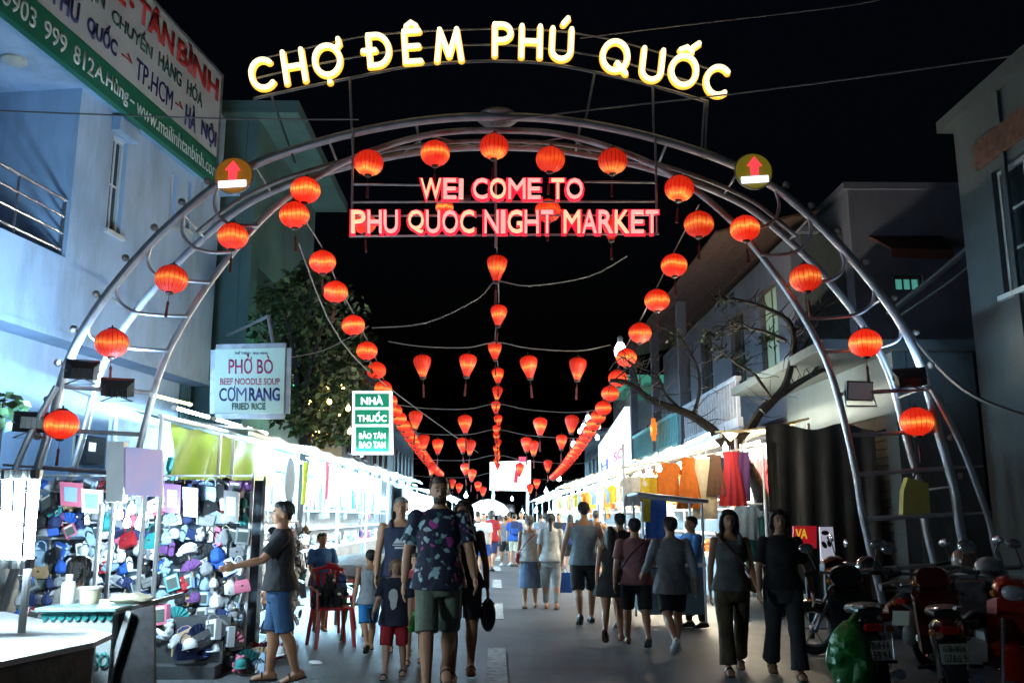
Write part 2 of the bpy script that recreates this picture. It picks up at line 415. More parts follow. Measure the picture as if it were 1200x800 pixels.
# name letters: neon strokes on a bowed frame
SY = AY - .12
name_sign = MB()
rails = [[(297, 116), (350, 104), (410, 92), (480, 78), (540, 73), (588, 72), (650, 76), (730, 92), (780, 105), (828, 119)], [(300, 92), (380, 74), (480, 58), (588, 53), (700, 66), (760, 82), (834, 103)], [(310, 68), (380, 52), (450, 40), (588, 34), (680, 40), (760, 58), (840, 84)]]
for k, rl in enumerate(rails):
    name_sign.tube(smoothpath([atY(x, y, SY + .05) for x, y in rl], 5), .022 if k == 0 else .014, 8)
for (x0, y0, x1, y1) in [(318, 112, 346, 192), (410, 92, 413, 170), (697, 85, 686, 143), (765, 101, 766, 165), (826, 118, 822, 184), (829, 118, 826, 186)]:
    name_sign.tube([atY(x0, y0, SY + .05), atY(x1, y1, AY)], .017, 8)
name_sign = name_sign.build('name_sign', M_steel_dk, gate); tag(name_sign, 'bowed pipe frame carrying the lit word letters CHỢ ĐÊM PHÚ QUỐC')
LET = {
 'C': (.74, [arcpts((.40, .5), .36, .46, 48, 312, 18)]),
 'H': (.66, [[(.05, 0), (.05, 1)], [(.61, 0), (.61, 1)], [(.05, .5), (.61, .5)]]),
 'O': (.80, [arcpts((.40, .5), .38, .48, 0, 360, 26)]),
 'D': (.70, [[(.06, 0), (.06, 1)], [(.06, 1), (.28, 1)] + arcpts((.28, .5), .38, .5, 88, -88, 14) + [(.06, 0)]]),
 'E': (.56, [[(.06, 0), (.06, 1)], [(.06, 1), (.52, 1)], [(.06, .5), (.48, .5)], [(.06, 0), (.52, 0)]]),
 'M': (.84, [[(.05, 0), (.16, 1)], [(.16, 1), (.42, .14)], [(.42, .14), (.68, 1)], [(.68, 1), (.79, 0)]]),
 'P': (.60, [[(.06, 0), (.06, 1)], [(.06, 1), (.28, 1)] + arcpts((.28, .74), .27, .26, 88, -88, 12) + [(.06, .48)]]),
 'U': (.68, [[(.05, 1), (.05, .32)] + arcpts((.34, .32), .29, .32, 180, 360, 14) + [(.63, 1)]]),
 'Q': (.82, [arcpts((.40, .5), .38, .48, 0, 360, 26), [(.48, .26), (.76, -.04)]])}
EXT = {'Ợ': ('O', [[(.70, .86), (.82, .98), (.80, 1.14)], [(.40, -.20), (.40, -.21)]]), 'Đ': ('D', [[(-.12, .5), (.24, .5)]]), 'Ê': ('E', [[(.14, 1.17), (.29, 1.30), (.44, 1.17)]]),
       'Ú': ('U', [[(.36, 1.17), (.50, 1.36)]]), 'Ố': ('O', [[(.22, 1.16), (.40, 1.28), (.56, 1.16)], [(.58, 1.30), (.74, 1.46)]])}
def strokes(ch):
    if ch in EXT: b, e = EXT[ch]; return LET[b][0], LET[b][1] + e
    return LET[ch]
def neon_letter(ch, cx, cy, ang, hpx):
    w, st = strokes(ch); b = MB(); C = atY(cx, cy, SY); S = hpx / FPX * (SY / math.cos(PITCH)) * 1.0
    ca, sa = math.cos(ang), math.sin(ang)
    for i in (0, 1):
        b.cur = i
        for s_ in st:
            P = []
            for (x, y) in s_:
                u, v = (x - w / 2) * S, (y - .5) * S
                P.append(C + Vector((u * ca - v * sa, -.045 if i == 0 else .02, u * sa + v * ca)))
            r = S * (.076 if i == 0 else .108)
            k0 = len(b.v); b.tube(P, r, 10)
            for e in (P[0], P[-1]): b.ell(e, (r, r, r), 10, 8)
            if i == 1:
                for q in range(k0, len(b.v)): v = b.v[q]; b.v[q] = (v[0], C.y + .02 + (v[1] - C.y - .02) * .3, v[2])
    return b.build('letter', [M_neon, M_neon_rim], name_sign)
for ch, x, y in [('C', 308, 88), ('H', 345, 79), ('Ợ', 384, 72), ('Đ', 444, 60), ('Ê', 483, 56), ('M', 526, 54), ('P', 589, 48), ('H', 622, 50), ('Ú', 658, 53), ('Q', 721, 67), ('U', 764, 77), ('Ố', 801, 84), ('C', 840, 96)]:
    neon_letter(ch, x, y, -(x - 588) / 285 * rad(12.5), 41)

# welcome sign
WY = AY - .1
wf = MB()
for (x0, y0, x1, y1) in [(412, 216, 494, 217), (684, 213, 770, 214), (412, 237, 770, 236), (412, 253, 770, 252), (409, 277, 772, 274), (414, 150, 412, 276), (768, 160, 770, 275), (581, 160, 581, 290)]:
    wf.tube([atY(x0, y0, WY + .05), atY(x1, y1, WY + .05)], .016, 8)
welcome = wf.build('welcome_sign', M_steel, gate); tag(welcome, 'frame of thin pipes with red lit letters WELCOME TO PHU QUOC NIGHT MARKET')
def led_line(txt, boxes, y0, y1, off=()):
    """one extruded letter each; boxes = (x0, x1) per letter"""
    for i, (ch, (xa, xb)) in enumerate(zip(txt, boxes)):
        p00, p10, p01 = atY(xa, y1, WY), atY(xb, y1, WY), atY(xa, y0, WY)
        core = M_led if (i % 3) else M_led_y
        o = lay_text(ch, p00, p10, p01, [core], 'letter', welcome, bold=.0, depth=.05, out=.02)
        q = lay_text(ch, p00 + Vector((-.03, 0, -.03)), p10 + Vector((.03, 0, -.03)), p01 + Vector((-.03, 0, .03)), [M_led_rim], 'letter', welcome, bold=.03, depth=.03, out=-.02)
        bm = bmesh.new(); bm.from_mesh(o.data); nf = len(bm.faces); bm.from_mesh(q.data); bm.faces.ensure_lookup_table()
        for f in bm.faces[nf:]: f.material_index = 1
        bm.to_mesh(o.data); bm.free(); o.data.materials.append(M_led_rim); bpy.data.objects.remove(q)
def spread(txt, x0, x1, wd):
    tot = sum(wd.get(c, 1) for c in txt); u = (x1 - x0) / tot; out = []; x = x0; letters = []
    for c in txt:
        w = wd.get(c, 1) * u
        if c != ' ': out.append((x + u * .07, x + w - u * .07)); letters.append(c)
        x += w
    return ''.join(letters), out
WD = {'I': .42, 'W': 1.35, 'M': 1.15, ' ': .5, 'L': .85, 'E': .9, 'O': 1.1, 'Q': 1.1, 'T': .9, 'G': 1.05}
l1, b1 = spread('WELCOME TO', 492, 684, WD)
li = l1.index('L'); led_line(l1[:li] + l1[li + 1:], b1[:li] + b1[li + 1:], 211, 234)
# the foot of the L is burnt out: only its stem glows
xa, xb = b1[li]; b = MB(); pa, pb, pc = atY(xa, 234, WY), atY(xb, 234, WY), atY(xa, 211, WY)
b.cur = 0; b.box((pa.x + .03, WY - .03, (pa.z + pc.z) / 2), (.06, .05, pc.z - pa.z)); b.cur = 1; b.box(((pa.x + pb.x) / 2 + .035, WY - .02, pa.z + .025), (pb.x - pa.x - .07, .04, .05))
b.build('letter', [M_led, M_led_off], welcome)
l2, b2 = spread('PHU QUOC NIGHT MARKET', 411, 772, WD); led_line(l2, b2, 248, 274)

# arrow discs on the gate
def arrow_sign(px, py, mcol, label):
    c = atY(px, py, AY - .2); t = thing('arrow_sign', c - Vector((0, 0, .25)), label, 'sign', 'arrow signs on the gate')
    b = MB(); rx = Matrix.Rotation(PI / 2, 3, 'X'); b.lathe([(.235, -.03), (.245, 0), (.235, .03)], 36, c, rx); b.build('disc', mcol, t, False)
    b = MB(); b.tube([c + Vector((.25 * math.cos(2 * PI * k / 36), 0, .25 * math.sin(2 * PI * k / 36))) for k in range(37)], .012, 6, False); b.build('rim', M_steel, t)
    b = MB(); q = lambda x, z: c + Vector((x, -.045, z))
    b.prism([q(-.05, -.07), q(.05, -.07), q(.055, .06), q(.1, .06), q(0, .19), q(-.1, .06), q(-.055, .06)], (0, -.02, 0)); b.build('arrow', emat('arrow_red', (1, .05, .07), 1.3), t)
    b = MB(); b.box(q(0, -.13), (.36, .03, .085), Matrix.Rotation(rad(-4), 3, 'Y')); b.build('light_bar', emat('arrow_white', (.8, .8, 1), 2.2), t)
    b = MB(); b.tube([c + Vector((0, .03, -.05)), c + Vector((0, .25, -.1))], .03, 8); b.build('bracket', M_steel_dk, t)
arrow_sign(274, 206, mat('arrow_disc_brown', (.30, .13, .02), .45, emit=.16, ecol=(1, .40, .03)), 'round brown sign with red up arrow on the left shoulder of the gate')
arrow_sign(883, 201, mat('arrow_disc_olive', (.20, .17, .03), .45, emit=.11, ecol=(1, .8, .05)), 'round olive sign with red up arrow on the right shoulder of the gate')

# floodlights on the gate
def floodlight(c, yaw, pitch, label, lit=0, target=None):
    t = thing('floodlight', c, label, 'floodlight', 'floodlights on the gate')
    rm = Matrix.Rotation(yaw, 3, 'Z') @ Matrix.Rotation(pitch, 3, 'X')
    if target is not None: rm = (target - c).normalized().to_track_quat('-Y', 'Z').to_matrix()
    b = MB(); b.loft([[rm @ Vector((x * k, y, z * k)) + c for x, z in ((-.2, -.13), (.2, -.13), (.2, .13), (-.2, .13))] for y, k in ((0, 1), (.05, .98), (.14, .55))]); b.build('housing', M_black, t, False)
    b = MB(); b.box(c + rm @ Vector((0, -.006, 0)), (.36, .01, .22), rm); gl = b.build('lens', emat('flood_lens_' + str(bool(lit)), (.75, .88, 1), 6 if lit else .02), t)
    b = MB(); b.tube([c + rm @ Vector((-.21, .05, 0)), c + Vector((-.2, 0, -.2)), c + Vector((.2, 0, -.2)), c + rm @ Vector((.21, .05, 0))], .014, 6); b.build('bracket', M_steel_dk, t)
    b = MB()
    for k in range(5): b.box(c + rm @ Vector((-.12 + .06 * k, .13, 0)), (.012, .06, .14), rm)
    b.build('cooling_fins', M_black, t)
    if lit:
        ld = bpy.data.lights.new('flood_beam', 'SPOT'); ld.energy = lit; ld.color = (.36, .66, 1); ld.spot_size = rad(150); ld.spot_blend = .8; ld.shadow_soft_size = .15
        lo = bpy.data.objects.new('flood_beam', ld); COL.objects.link(lo); lo.parent = t
        d = (target - c).normalized(); lo.location = d * .12; lo.rotation_euler = d.to_track_quat('-Z', 'Y').to_euler()
FLA = atY(96, 432, AY - .12)
floodlight(FLA, rad(60), rad(-20), 'black floodlight at the left end of the upper left gate rung', 500, Vector((-7.3, 15.0, 6.0)))
floodlight(atY(138, 452, AY), rad(150), rad(25), 'black floodlight tipped up at the right end of the upper left gate rung', 430, Vector((-7.0, 17.5, 9.5)))
floodlight(atY(36, 494, AY - .1), rad(40), rad(10), 'small dark floodlight low on the outer left gate brace', 200, Vector((-6.9, 13.0, 3.0)))
floodlight(atY(1008, 458, AY + .1), rad(15), rad(10), 'dark floodlight beside the inner pipe of the right gate leg', 0)
floodlight(atY(1066, 440, AY - .1), rad(-50), rad(-20), 'dark floodlight on the outer pipe of the right gate leg', 60, Vector((7.0, 14.5, 7.0)))

# ================================================================ lanterns on the gate
gl = [(432, 191, 'round', 1), (510, 180, 'round', 0), (579, 172, 'round', 1), (645, 187, 'round', 3), (718, 189, 'round', 1), (796, 221, 'round', 1), (819, 263, 'round', 0), (873, 268, 'round', 0), (944, 326, 'round', 0), (1014, 402, 'round', 0), (1074, 494, 'round', 0)]
gr = [(358, 223, 'round', 0), (345, 252, 'round', 0), (273, 277, 'round', 0), (201, 327, 'round', 0), (131, 402, 'round', 0), (72, 497, 'round', 0)]
names_r = ['round red lantern hanging under the arch, left end of the row over the welcome sign', 'round glowing lantern under the arch above the W of WELCOME', 'round red lantern hanging at the crown of the arch', 'round red lantern under the arch above the word TO', 'round red lantern under the arch at the right end of the row over the sign',
           'round lantern on the right haunch just under the olive arrow sign, upper one', 'round lantern right of the word MARKET, below another one', 'round lantern hung between outer and inner pipe near the olive arrow sign', 'round lantern on the right gate leg, second from the top', 'round lantern on the right gate leg, third from the top', 'round lantern lowest on the right gate leg']
names_l = ['round lantern under the left haunch, upper of a touching pair', 'round lantern under the left haunch, lower of a touching pair', 'round lantern below the brown arrow sign', 'round lantern on the left gate leg in front of the blue wall, upper', 'round lantern on the left gate leg above the floodlights', 'round lantern lowest on the left gate leg above the stall']
for (x, y, k, m), nm in zip(gl + gr, names_r + names_l):
    lantern(k, m, atY(x, y, AY - .02), .95 if y < 300 else 1.0, nm, 'lanterns on the gate', y > 170)
    if y < 200:
        p = atY(x, y, AY - .02)
for (x, y, s, m, nm) in [(427, 262, .82, 0, 'red lantern behind the first letters PHU of the sign'), (521, 243, .62, 2, 'small bright lantern behind the C of QUOC'), (642, 247, .9, 3, 'dim dark red lantern behind the word NIGHT'), (716, 268, .85, 3, 'dim drop lantern behind the word MARKET')]:
    lantern('drop' if 'drop' in nm else 'round', m, atY(x, y, AY + .9), s, nm, 'lanterns behind the welcome sign')

# ================================================================ lantern strings along the street
def wire(P, r, label, m=None, nm='cable', cat='cable', group=None):
    b = MB(); b.tube(smoothpath(P, 4), r, 5); return b.thing(nm, m or M_cable_lt, label, cat, group)
# middle string
CP = []
Y = 14.6
for k in range(26):
    z = 5.62 - .016 * (Y - 14.6) + .03 * math.sin(k * 1.7); x = -.02 + .05 * math.sin(k * 2.3)
    CP.append(Vector((x, Y, z)))
    lantern('drop', [0, 0, 2, 0, 1][k % 5], CP[-1], 1.12, 'drop shaped lantern, %s from the gate on the middle string' % ORD[k], 'drop lanterns on the middle string', k < 12)
    Y += 3.1 if k > 6 else 3.5
wire([atY(581, 150, AY + .2)] + [p + Vector((.0, .0, .24)) for p in CP], .012, 'wire running down the middle of the street with drop lanterns')
# side strings
def side(px, sgn, name):
    P = []
    for (x, y, dia) in px:
        Y = .405 * FPX / dia; P.append(atY(x, y, Y))
    return P
Lpx = [(378, 307, 31.5), (393, 342, 29.5), (414, 381, 27), (430, 411, 24.5), (441, 434, 22.5), (449, 455, 20.6), (456, 470, 19)]
Rpx = [(790, 311, 31.5), (770, 352, 30), (750, 390, 27), (734, 419, 24.5), (724, 443, 22.5), (715, 461, 20.6), (707, 478, 19)]
for px, sg, nm in ((Lpx, -1, 'left'), (Rpx, 1, 'right')):
    P = side(px, sg, nm)
    p = P[-1].copy(); k = 0
    while len(P) < 26:
        k += 1; Yn = p.y + 1.35 * k
        P.append(Vector((p.x + sg * (.012 * (Yn - p.y)), Yn, max(3.35, p.z - .055 * (Yn - p.y) + .0012 * (Yn - p.y) ** 2))))
    for i, q in enumerate(P):
        lantern('round', [2, 0, 2, 0, 3, 0][i % 6], q, .98, 'round red lantern, %s from the gate on the string along the %s stalls' % (ORD[i], nm), 'round lanterns on the %s string' % nm, i < 2)
    wire([atY(345 if sg < 0 else 819, 240, AY + .2)] + [q + Vector((0, 0, .21)) for q in P], .011, 'lantern wire running along the %s row of stalls' % nm)
# cross strings
rows = [(18.2, [(495, 428), (548, 427), (620, 429), (677, 431)], 404, 'nearest'), (23.0, [(487, 491), (545, 496), (633, 499), (670, 496)], 476, 'second'),
        (28.5, [(497, 517), (513, 522), (542, 521), (551, 523), (617, 520), (625, 524), (658, 517)], 506, 'third'), (36.0, [(506, 549), (545, 549), (553, 556), (642, 545), (609, 549)], 536, 'fourth'),
        (46.0, [(530, 566), (538, 571), (560, 569), (566, 575), (629, 566), (621, 572)], 556, 'fifth')]
for (Y, pts, wy, nm) in rows:
    for i, (x, y) in enumerate(pts):
        lantern('drop', [1, 0, 0, 1, 2][i % 5], atY(x, y, Y), 1.18, 'drop lantern, %s from the left on the %s wire across the street' % (ORD[i], nm), 'drop lanterns on the %s cross wire' % nm)
    wire([atY(x, y, Y) for x, y in [(455, wy - 4), (495, wy + 2), (548, wy + 3), (582, wy - 3), (620, wy + 4), (677, wy + 7), (715, wy)]], .012, 'sagging wire of drop lanterns, %s across the street' % nm)
# loose cables overhead
for (P, r, lb) in [([atY(436, 384, 17), atY(500, 378, 17), atY(560, 350, 17), atY(581, 330, 17), atY(620, 335, 17), atY(690, 324, 17), atY(735, 300, 17)], .013, 'slack cable sagging over the street behind the gate'),
                   ([atY(0, 130, 10.8), atY(260, 139, 11), atY(420, 140, 11.3)], .011, 'thin wire crossing in front of the blue building to the gate'),
                   ([atY(576, 143, 11.4), atY(700, 128, 11.4), atY(860, 110, 11.3), atY(1030, 88, 11.2), atY(1200, 64, 11)], .012, 'thin wire rising from the arch crown to the upper right'),
                   ([atY(680, 45, 12), atY(800, 30, 12), atY(1000, 6, 12), atY(1060, -10, 12)], .009, 'faint wire high above the letters on the right'),
                   ([atY(1040, 368, 15.5), atY(1110, 312, 14), atY(1160, 268, 13), atY(1230, 205, 12)], .05, 'thick bundle of black cables along the right building'),
                   ([atY(1052, 372, 15.4), atY(1120, 325, 13.9), atY(1180, 275, 12.9), atY(1235, 232, 12)], .022, 'thinner black cable under the thick bundle on the right'),
                   ([atY(1070, 395, 12.2), atY(1110, 440, 12), atY(1150, 468, 11.6), atY(1210, 490, 11)], .028, 'grey hose sagging from the right gate leg to the edge'),
                   ([atY(350, 285, 13), atY(400, 400, 16), atY(470, 465, 22), atY(560, 530, 36)], .012, 'wire running from the gate down along the left tree'),
                   ([atY(330, 420, 17), atY(380, 410, 17), atY(432, 382, 17)], .012, 'cable sagging between the noodle sign and the left lantern string')]:
    wire(P, r, lb, M_cable if r > .02 else M_cable_lt)
# ================================================================ facades: a local frame (s along the wall, z up, d out of the wall)
class Frame:
    def __init__(f, o, ang, side):
        f.o = Vector((o[0], o[1], 0)); f.t = Vector((math.sin(ang), math.cos(ang), 0)); f.n = Vector((f.t.y, -f.t.x, 0)) * side
    def P(f, s, z, d=0.0): return f.o + f.t * s + f.n * d + Vector((0, 0, z))
    def px(f, x, y, d=0.0):
        p = atP(x, y, f.o + f.n * d, f.n); q = p - f.o; return q.dot(f.t), q.z
    def box(f, mb, s0, s1, z0, z1, d0, d1):
        V = [f.P(s, z, d) for s in (s0, s1) for d in (d0, d1) for z in (z0, z1)]
        mb.add(V, [(0, 1, 3, 2), (4, 6, 7, 5), (0, 4, 5, 1), (2, 3, 7, 6), (0, 2, 6, 4), (1, 5, 7, 3)]); return mb
def wall_with_holes(f, mb, s0, s1, z0, z1, holes, d0=-.25, d1=0.0):
    S = sorted({s0, s1} | {h[0] for h in holes} | {h[1] for h in holes}); Z = sorted({z0, z1} | {h[2] for h in holes} | {h[3] for h in holes})
    S = [s for s in S if s0 <= s <= s1]; Z = [z for z in Z if z0 <= z <= z1]
    hole = lambda s, z: any(h[0] < s < h[1] and h[2] < z < h[3] for h in holes)
    solid = {(i, j) for i in range(len(S) - 1) for j in range(len(Z) - 1) if not hole((S[i] + S[i + 1]) / 2, (Z[j] + Z[j + 1]) / 2)}
    idx = {}
    def v(i, j, d):
        k = (i, j, d)
        if k not in idx: idx[k] = len(mb.v); mb.v.append(tuple(f.P(S[i], Z[j], d)))
        return idx[k]
    def face(*q): mb.f.append(q); mb.m.append(mb.cur)
    for (i, j) in solid:
        face(v(i, j, d1), v(i + 1, j, d1), v(i + 1, j + 1, d1), v(i, j + 1, d1)); face(v(i, j + 1, d0), v(i + 1, j + 1, d0), v(i + 1, j, d0), v(i, j, d0))
        for (ni, nj, a, b_) in (((i - 1), j, (i, j), (i, j + 1)), (i + 1, j, (i + 1, j + 1), (i + 1, j)), (i, j - 1, (i + 1, j), (i, j)), (i, j + 1, (i, j + 1), (i + 1, j + 1))):
            if (ni, nj) not in solid: face(v(*a, d1), v(*b_, d1), v(*b_, d0), v(*a, d0))
    return mb
def window(f, s0, s1, z0, z1, parent, mframe, mglass, nx=2, nz=2, d=-.12, sill=True):
    fw = .055
    o = MB(); o.cur = 0
    for a in ((s0, s0 + fw, z0, z1), (s1 - fw, s1, z0, z1), (s0 + fw, s1 - fw, z0, z0 + fw), (s0 + fw, s1 - fw, z1 - fw, z1)): f.box(o, *a, d - .03, d + .04)
    w = o.build('window', mframe, parent, False)
    for i in range(nx):
        for j in range(nz):
            a0 = s0 + fw + (s1 - s0 - 2 * fw) * i / nx; a1 = s0 + fw + (s1 - s0 - 2 * fw) * (i + 1) / nx
            c0 = z0 + fw + (z1 - z0 - 2 * fw) * j / nz; c1 = z0 + fw + (z1 - z0 - 2 * fw) * (j + 1) / nz
            b = MB(); f.box(b, a0 + .012, a1 - .012, c0 + .012, c1 - .012, d - .012, d + .0); b.build('pane', mglass, w, False)
    for i in range(1, nx):
        a0 = s0 + fw + (s1 - s0 - 2 * fw) * i / nx; b = MB(); f.box(b, a0 - .016, a0 + .016, z0 + fw, z1 - fw, d - .02, d + .025); b.build('mullion', mframe, w, False)
    for j in range(1, nz):
        c0 = z0 + fw + (z1 - z0 - 2 * fw) * j / nz; b = MB(); f.box(b, s0 + fw, s1 - fw, c0 - .016, c0 + .016, d - .018, d + .022); b.build('transom', mframe, w, False)
    if sill:
        b = MB(); f.box(b, s0 - .06, s1 + .06, z0 - .07, z0 - .002, -.2, .07); b.build('sill', mframe, w, False)
    return w
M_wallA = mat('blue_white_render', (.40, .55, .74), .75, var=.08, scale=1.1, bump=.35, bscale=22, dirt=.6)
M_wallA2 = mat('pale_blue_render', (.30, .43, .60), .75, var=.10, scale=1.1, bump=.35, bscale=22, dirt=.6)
M_trim = mat('white_trim', (.66, .68, .68), .6, var=.08, scale=3, dirt=.3)
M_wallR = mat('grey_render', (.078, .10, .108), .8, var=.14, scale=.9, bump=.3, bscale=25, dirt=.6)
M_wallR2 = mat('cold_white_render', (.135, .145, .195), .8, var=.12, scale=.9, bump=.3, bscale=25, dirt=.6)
M_dark = mat('dark_interior', (.02, .022, .025), .8, bump=.1)
M_shut = mat('roller_shutter', (.10, .16, .15), .5, .4, var=.2, scale=3, dirt=.4)
M_shutd = mat('dark_roller_shutter', (.055, .06, .062), .5, .3, var=.2, scale=3, dirt=.4)
M_teal = mat('teal_render', (.13, .24, .23), .7, var=.15, scale=1, dirt=.5)
M_rooftile = mat('brown_roof_tile', (.10, .05, .035), .7, var=.3, scale=7)
M_sheet = mat('corrugated_sheet', (.28, .31, .33), .45, .5, var=.2, scale=2, dirt=.5)
M_chrome = mat('polished_steel', (.7, .72, .75), .18, .9, var=.06, bump=.02)
M_frameW = mat('white_window_frame', (.62, .64, .62), .45, var=.06)
M_frameD = mat('brown_window_frame', (.12, .09, .07), .5, var=.1)

# ---------------------------------------------------------------- left: blue shop-house with the transport banner
FA = Frame((-6.3, 19.5), rad(8), 1); FA.t = Vector((math.sin(rad(8)), math.cos(rad(8)), 0)); FA.n = Vector((FA.t.y, -FA.t.x, 0))
# s = 0 at the far corner, negative towards the camera
sC = FA.px(252, 330)[0]
zBan0 = FA.px(250, 216, .5)[1]
zLed = FA.px(247, 442, .25)[1]
ha = thing('shop_house', FA.P(-4, 0, -2), 'pale blue rendered shop-house with balcony at the left edge, long banner along its top', 'building')
s_rec = FA.px(88, 190)[0]                       # where the balcony recess begins
w1 = [*FA.px(124, 268), *FA.px(150, 168)]; w1 = (w1[0], w1[2], w1[1], w1[3])
w2 = [*FA.px(197, 262), *FA.px(208, 206)]; w2 = (w2[0], w2[2], w2[1], w2[3])
w3 = [*FA.px(216, 268), *FA.px(225, 216)]; w3 = (w3[0], w3[2], w3[1], w3[3])
zTop = zBan0 + .25
b = MB(); wall_with_holes(FA, b, s_rec, sC, zLed, zTop, [w1, w2, w3], -.25, .0); b.build('wall', M_wallA, ha, False)
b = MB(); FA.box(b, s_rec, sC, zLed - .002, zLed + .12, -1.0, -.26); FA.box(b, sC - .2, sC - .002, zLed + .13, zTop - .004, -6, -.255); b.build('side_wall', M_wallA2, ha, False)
window(FA, *w1, ha, M_frameW, M_glass, 2, 2); window(FA, *w2, ha, M_frameW, M_glass_lt, 1, 2); window(FA, *w3, ha, M_frameW, M_glass_lt, 1, 2)
b = MB(); FA.box(b, w1[0] - .1, w1[1] + .1, w1[3] + .02, w1[3] + .3, .0, .16); b.build('window_hood', M_wallA, ha, False)
# recessed balcony: back wall, side reveal, floor slab, parapet, door
zF = zLed + .55
b = MB(); FA.box(b, s_rec + .004, s_rec + .2, zLed, zTop, -1.6, -.252); b.build('wall', M_wallA, ha, False)
bd = [*FA.px(-30, 265, -1.6), *FA.px(36, 92, -1.6)]; bd = (bd[0], bd[2], bd[1], bd[3])
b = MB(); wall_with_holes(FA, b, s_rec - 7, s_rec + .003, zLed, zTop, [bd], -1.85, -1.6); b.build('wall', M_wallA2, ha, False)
FD = Frame((0, 0), 0, 1); FD.o = FA.o + FA.n * -1.6; FD.t = FA.t; FD.n = FA.n
window(FD, *bd, ha, M_frameW, M_glass, 4, 4, sill=False)
b = MB(); FA.box(b, s_rec - 7, s_rec - .002, zLed, zLed + .18, -1.598, .02); b.build('balcony_slab', M_wallA, ha, False)
zP0 = FA.px(40, 285)[1]
b = MB(); FA.box(b, s_rec - 7, s_rec - .002, zLed + .182, zP0, -.12, .004); b.build('parapet', M_wallA, ha, False)
for k in range(4):
    z = zP0 + .12 + k * .28; b = MB(); b.tube([FA.P(s_rec - 7, z, -.06), FA.P(s_rec - .03, z, -.06)], .022 if k < 3 else .032, 8); b.build('rail', M_chrome, ha)
for k in range(6):
    s = s_rec - .06 - k * 1.15; b = MB(); b.tube([FA.P(s, zP0, -.06), FA.P(s, zP0 + .98, -.06)], .022, 8); b.build('rail_post', M_chrome, ha)
# soffit under the banner, round lamp
b = MB(); FA.box(b, s_rec - 7, s_rec, zTop + .002, zTop + .2, -1.9, .46); b.build('soffit', M_wallA, ha, False)
b = MB(); c = atP(17, 70, FA.P(0, zTop - .01, 0), Vector((0, 0, 1))); b.lathe([(.16, -.05), (.19, -.03), (.19, .012)], 24, c); b.build('ceiling_lamp', mat('frosted_cover', (.6, .6, .52), .4), ha)
b = MB(); FA.box(b, s_rec + .002, sC, zTop + .002, zTop + .2, -5, .46); b.build('soffit', M_wallA, ha, False)
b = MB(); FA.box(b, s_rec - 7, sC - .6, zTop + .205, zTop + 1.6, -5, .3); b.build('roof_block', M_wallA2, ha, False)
# lower storey set back, ledge, conduit lamp
sL = FA.px(206, 520, -.45)[0]
b = MB(); FA.box(b, s_rec - 7, sC + .02, zLed - .12, zLed - .004, -.5, .06); b.build('ledge', M_wallA, ha, False)
b = MB(); FA.box(b, s_rec - 7, sL, 0, zLed - .122, -.8, -.45); b.build('wall', M_wallA, ha, False)
# green pleated hood and dark doorway beyond the lower wall
hd = thing('awning', FA.P(sL + .6, zLed - 1.2, -.2), 'dark green ribbed hood over the dark doorway at the end of the blue wall', 'awning')
for k in range(9):
    s0 = sL + .02 + k * (sC - sL) / 9; b = MB(); FA.box(b, s0, s0 + (sC - sL) / 9 - .012, zLed - 1.1 + .0, zLed - .13, -.44, -.40 + .02 * (k % 2)); b.build('panel', M_teal, hd, False)
b = MB(); FA.box(b, sL + .03, sC, 0, zLed - 1.12, -1.6, -1.5); b.build('doorway', M_dark, ha, False)
t = thing('wall_lamp', FA.P(FA.px(30, 385, -.45)[0], FA.px(30, 385, -.4)[1], -.4), 'unlit tube lamp fixed flat on the blue wall', 'lamp')
a = FA.px(-12, 369, -.4); c = FA.px(44, 388, -.4)
b = MB(); b.bar(FA.P(a[0], a[1], -.4), FA.P(c[0], c[1], -.4), .09, .07); b.build('batten', M_trim, t, False)
b = MB(); b.tube([FA.P(a[0], a[1] - .05, -.36), FA.P(c[0], c[1] - .05, -.36)], .022, 8); b.build('glass_tube', mat('tube_off', (.5, .5, .48), .3), t)

# banner
M_ban = mat('banner_vinyl', (.50, .54, .57), .55, var=.06, scale=2, bump=.08, dirt=.2)
M_bang = mat('banner_green', (.012, .14, .085), .55, var=.08, scale=2)
ban_d = .5
def bp(x, y, d=ban_d): return FA.px(x, y, d)
sB1 = bp(256, 150)[0]; sB0 = s_rec - 7
zB0 = bp(250, 214)[1]; zB1 = bp(262, 92)[1]
bn = thing('banner', FA.P(sB0 / 2, zB0, ban_d), 'long white transport banner with green lower band over the left shop-house', 'banner')
b = MB(); FA.box(b, sB0, sB1, zB0, zB1, ban_d - .1, ban_d - .005); b.build('panel', M_ban, bn, False)
zg = zB0 + (zB1 - zB0) * .235
b = MB(); FA.box(b, sB0, sB1, zB0 - .01, zg, ban_d - .11, ban_d + .004); b.build('green_band', M_bang, bn, False)
b = MB(); FA.box(b, sB0, sB1 + .05, zB1, zB1 + .05, ban_d - .14, ban_d + .02); FA.box(b, sB1 + .001, sB1 + .05, zB0, zB1 - .001, ban_d - .14, ban_d + .02); b.build('frame', M_steel_dk, bn, False)
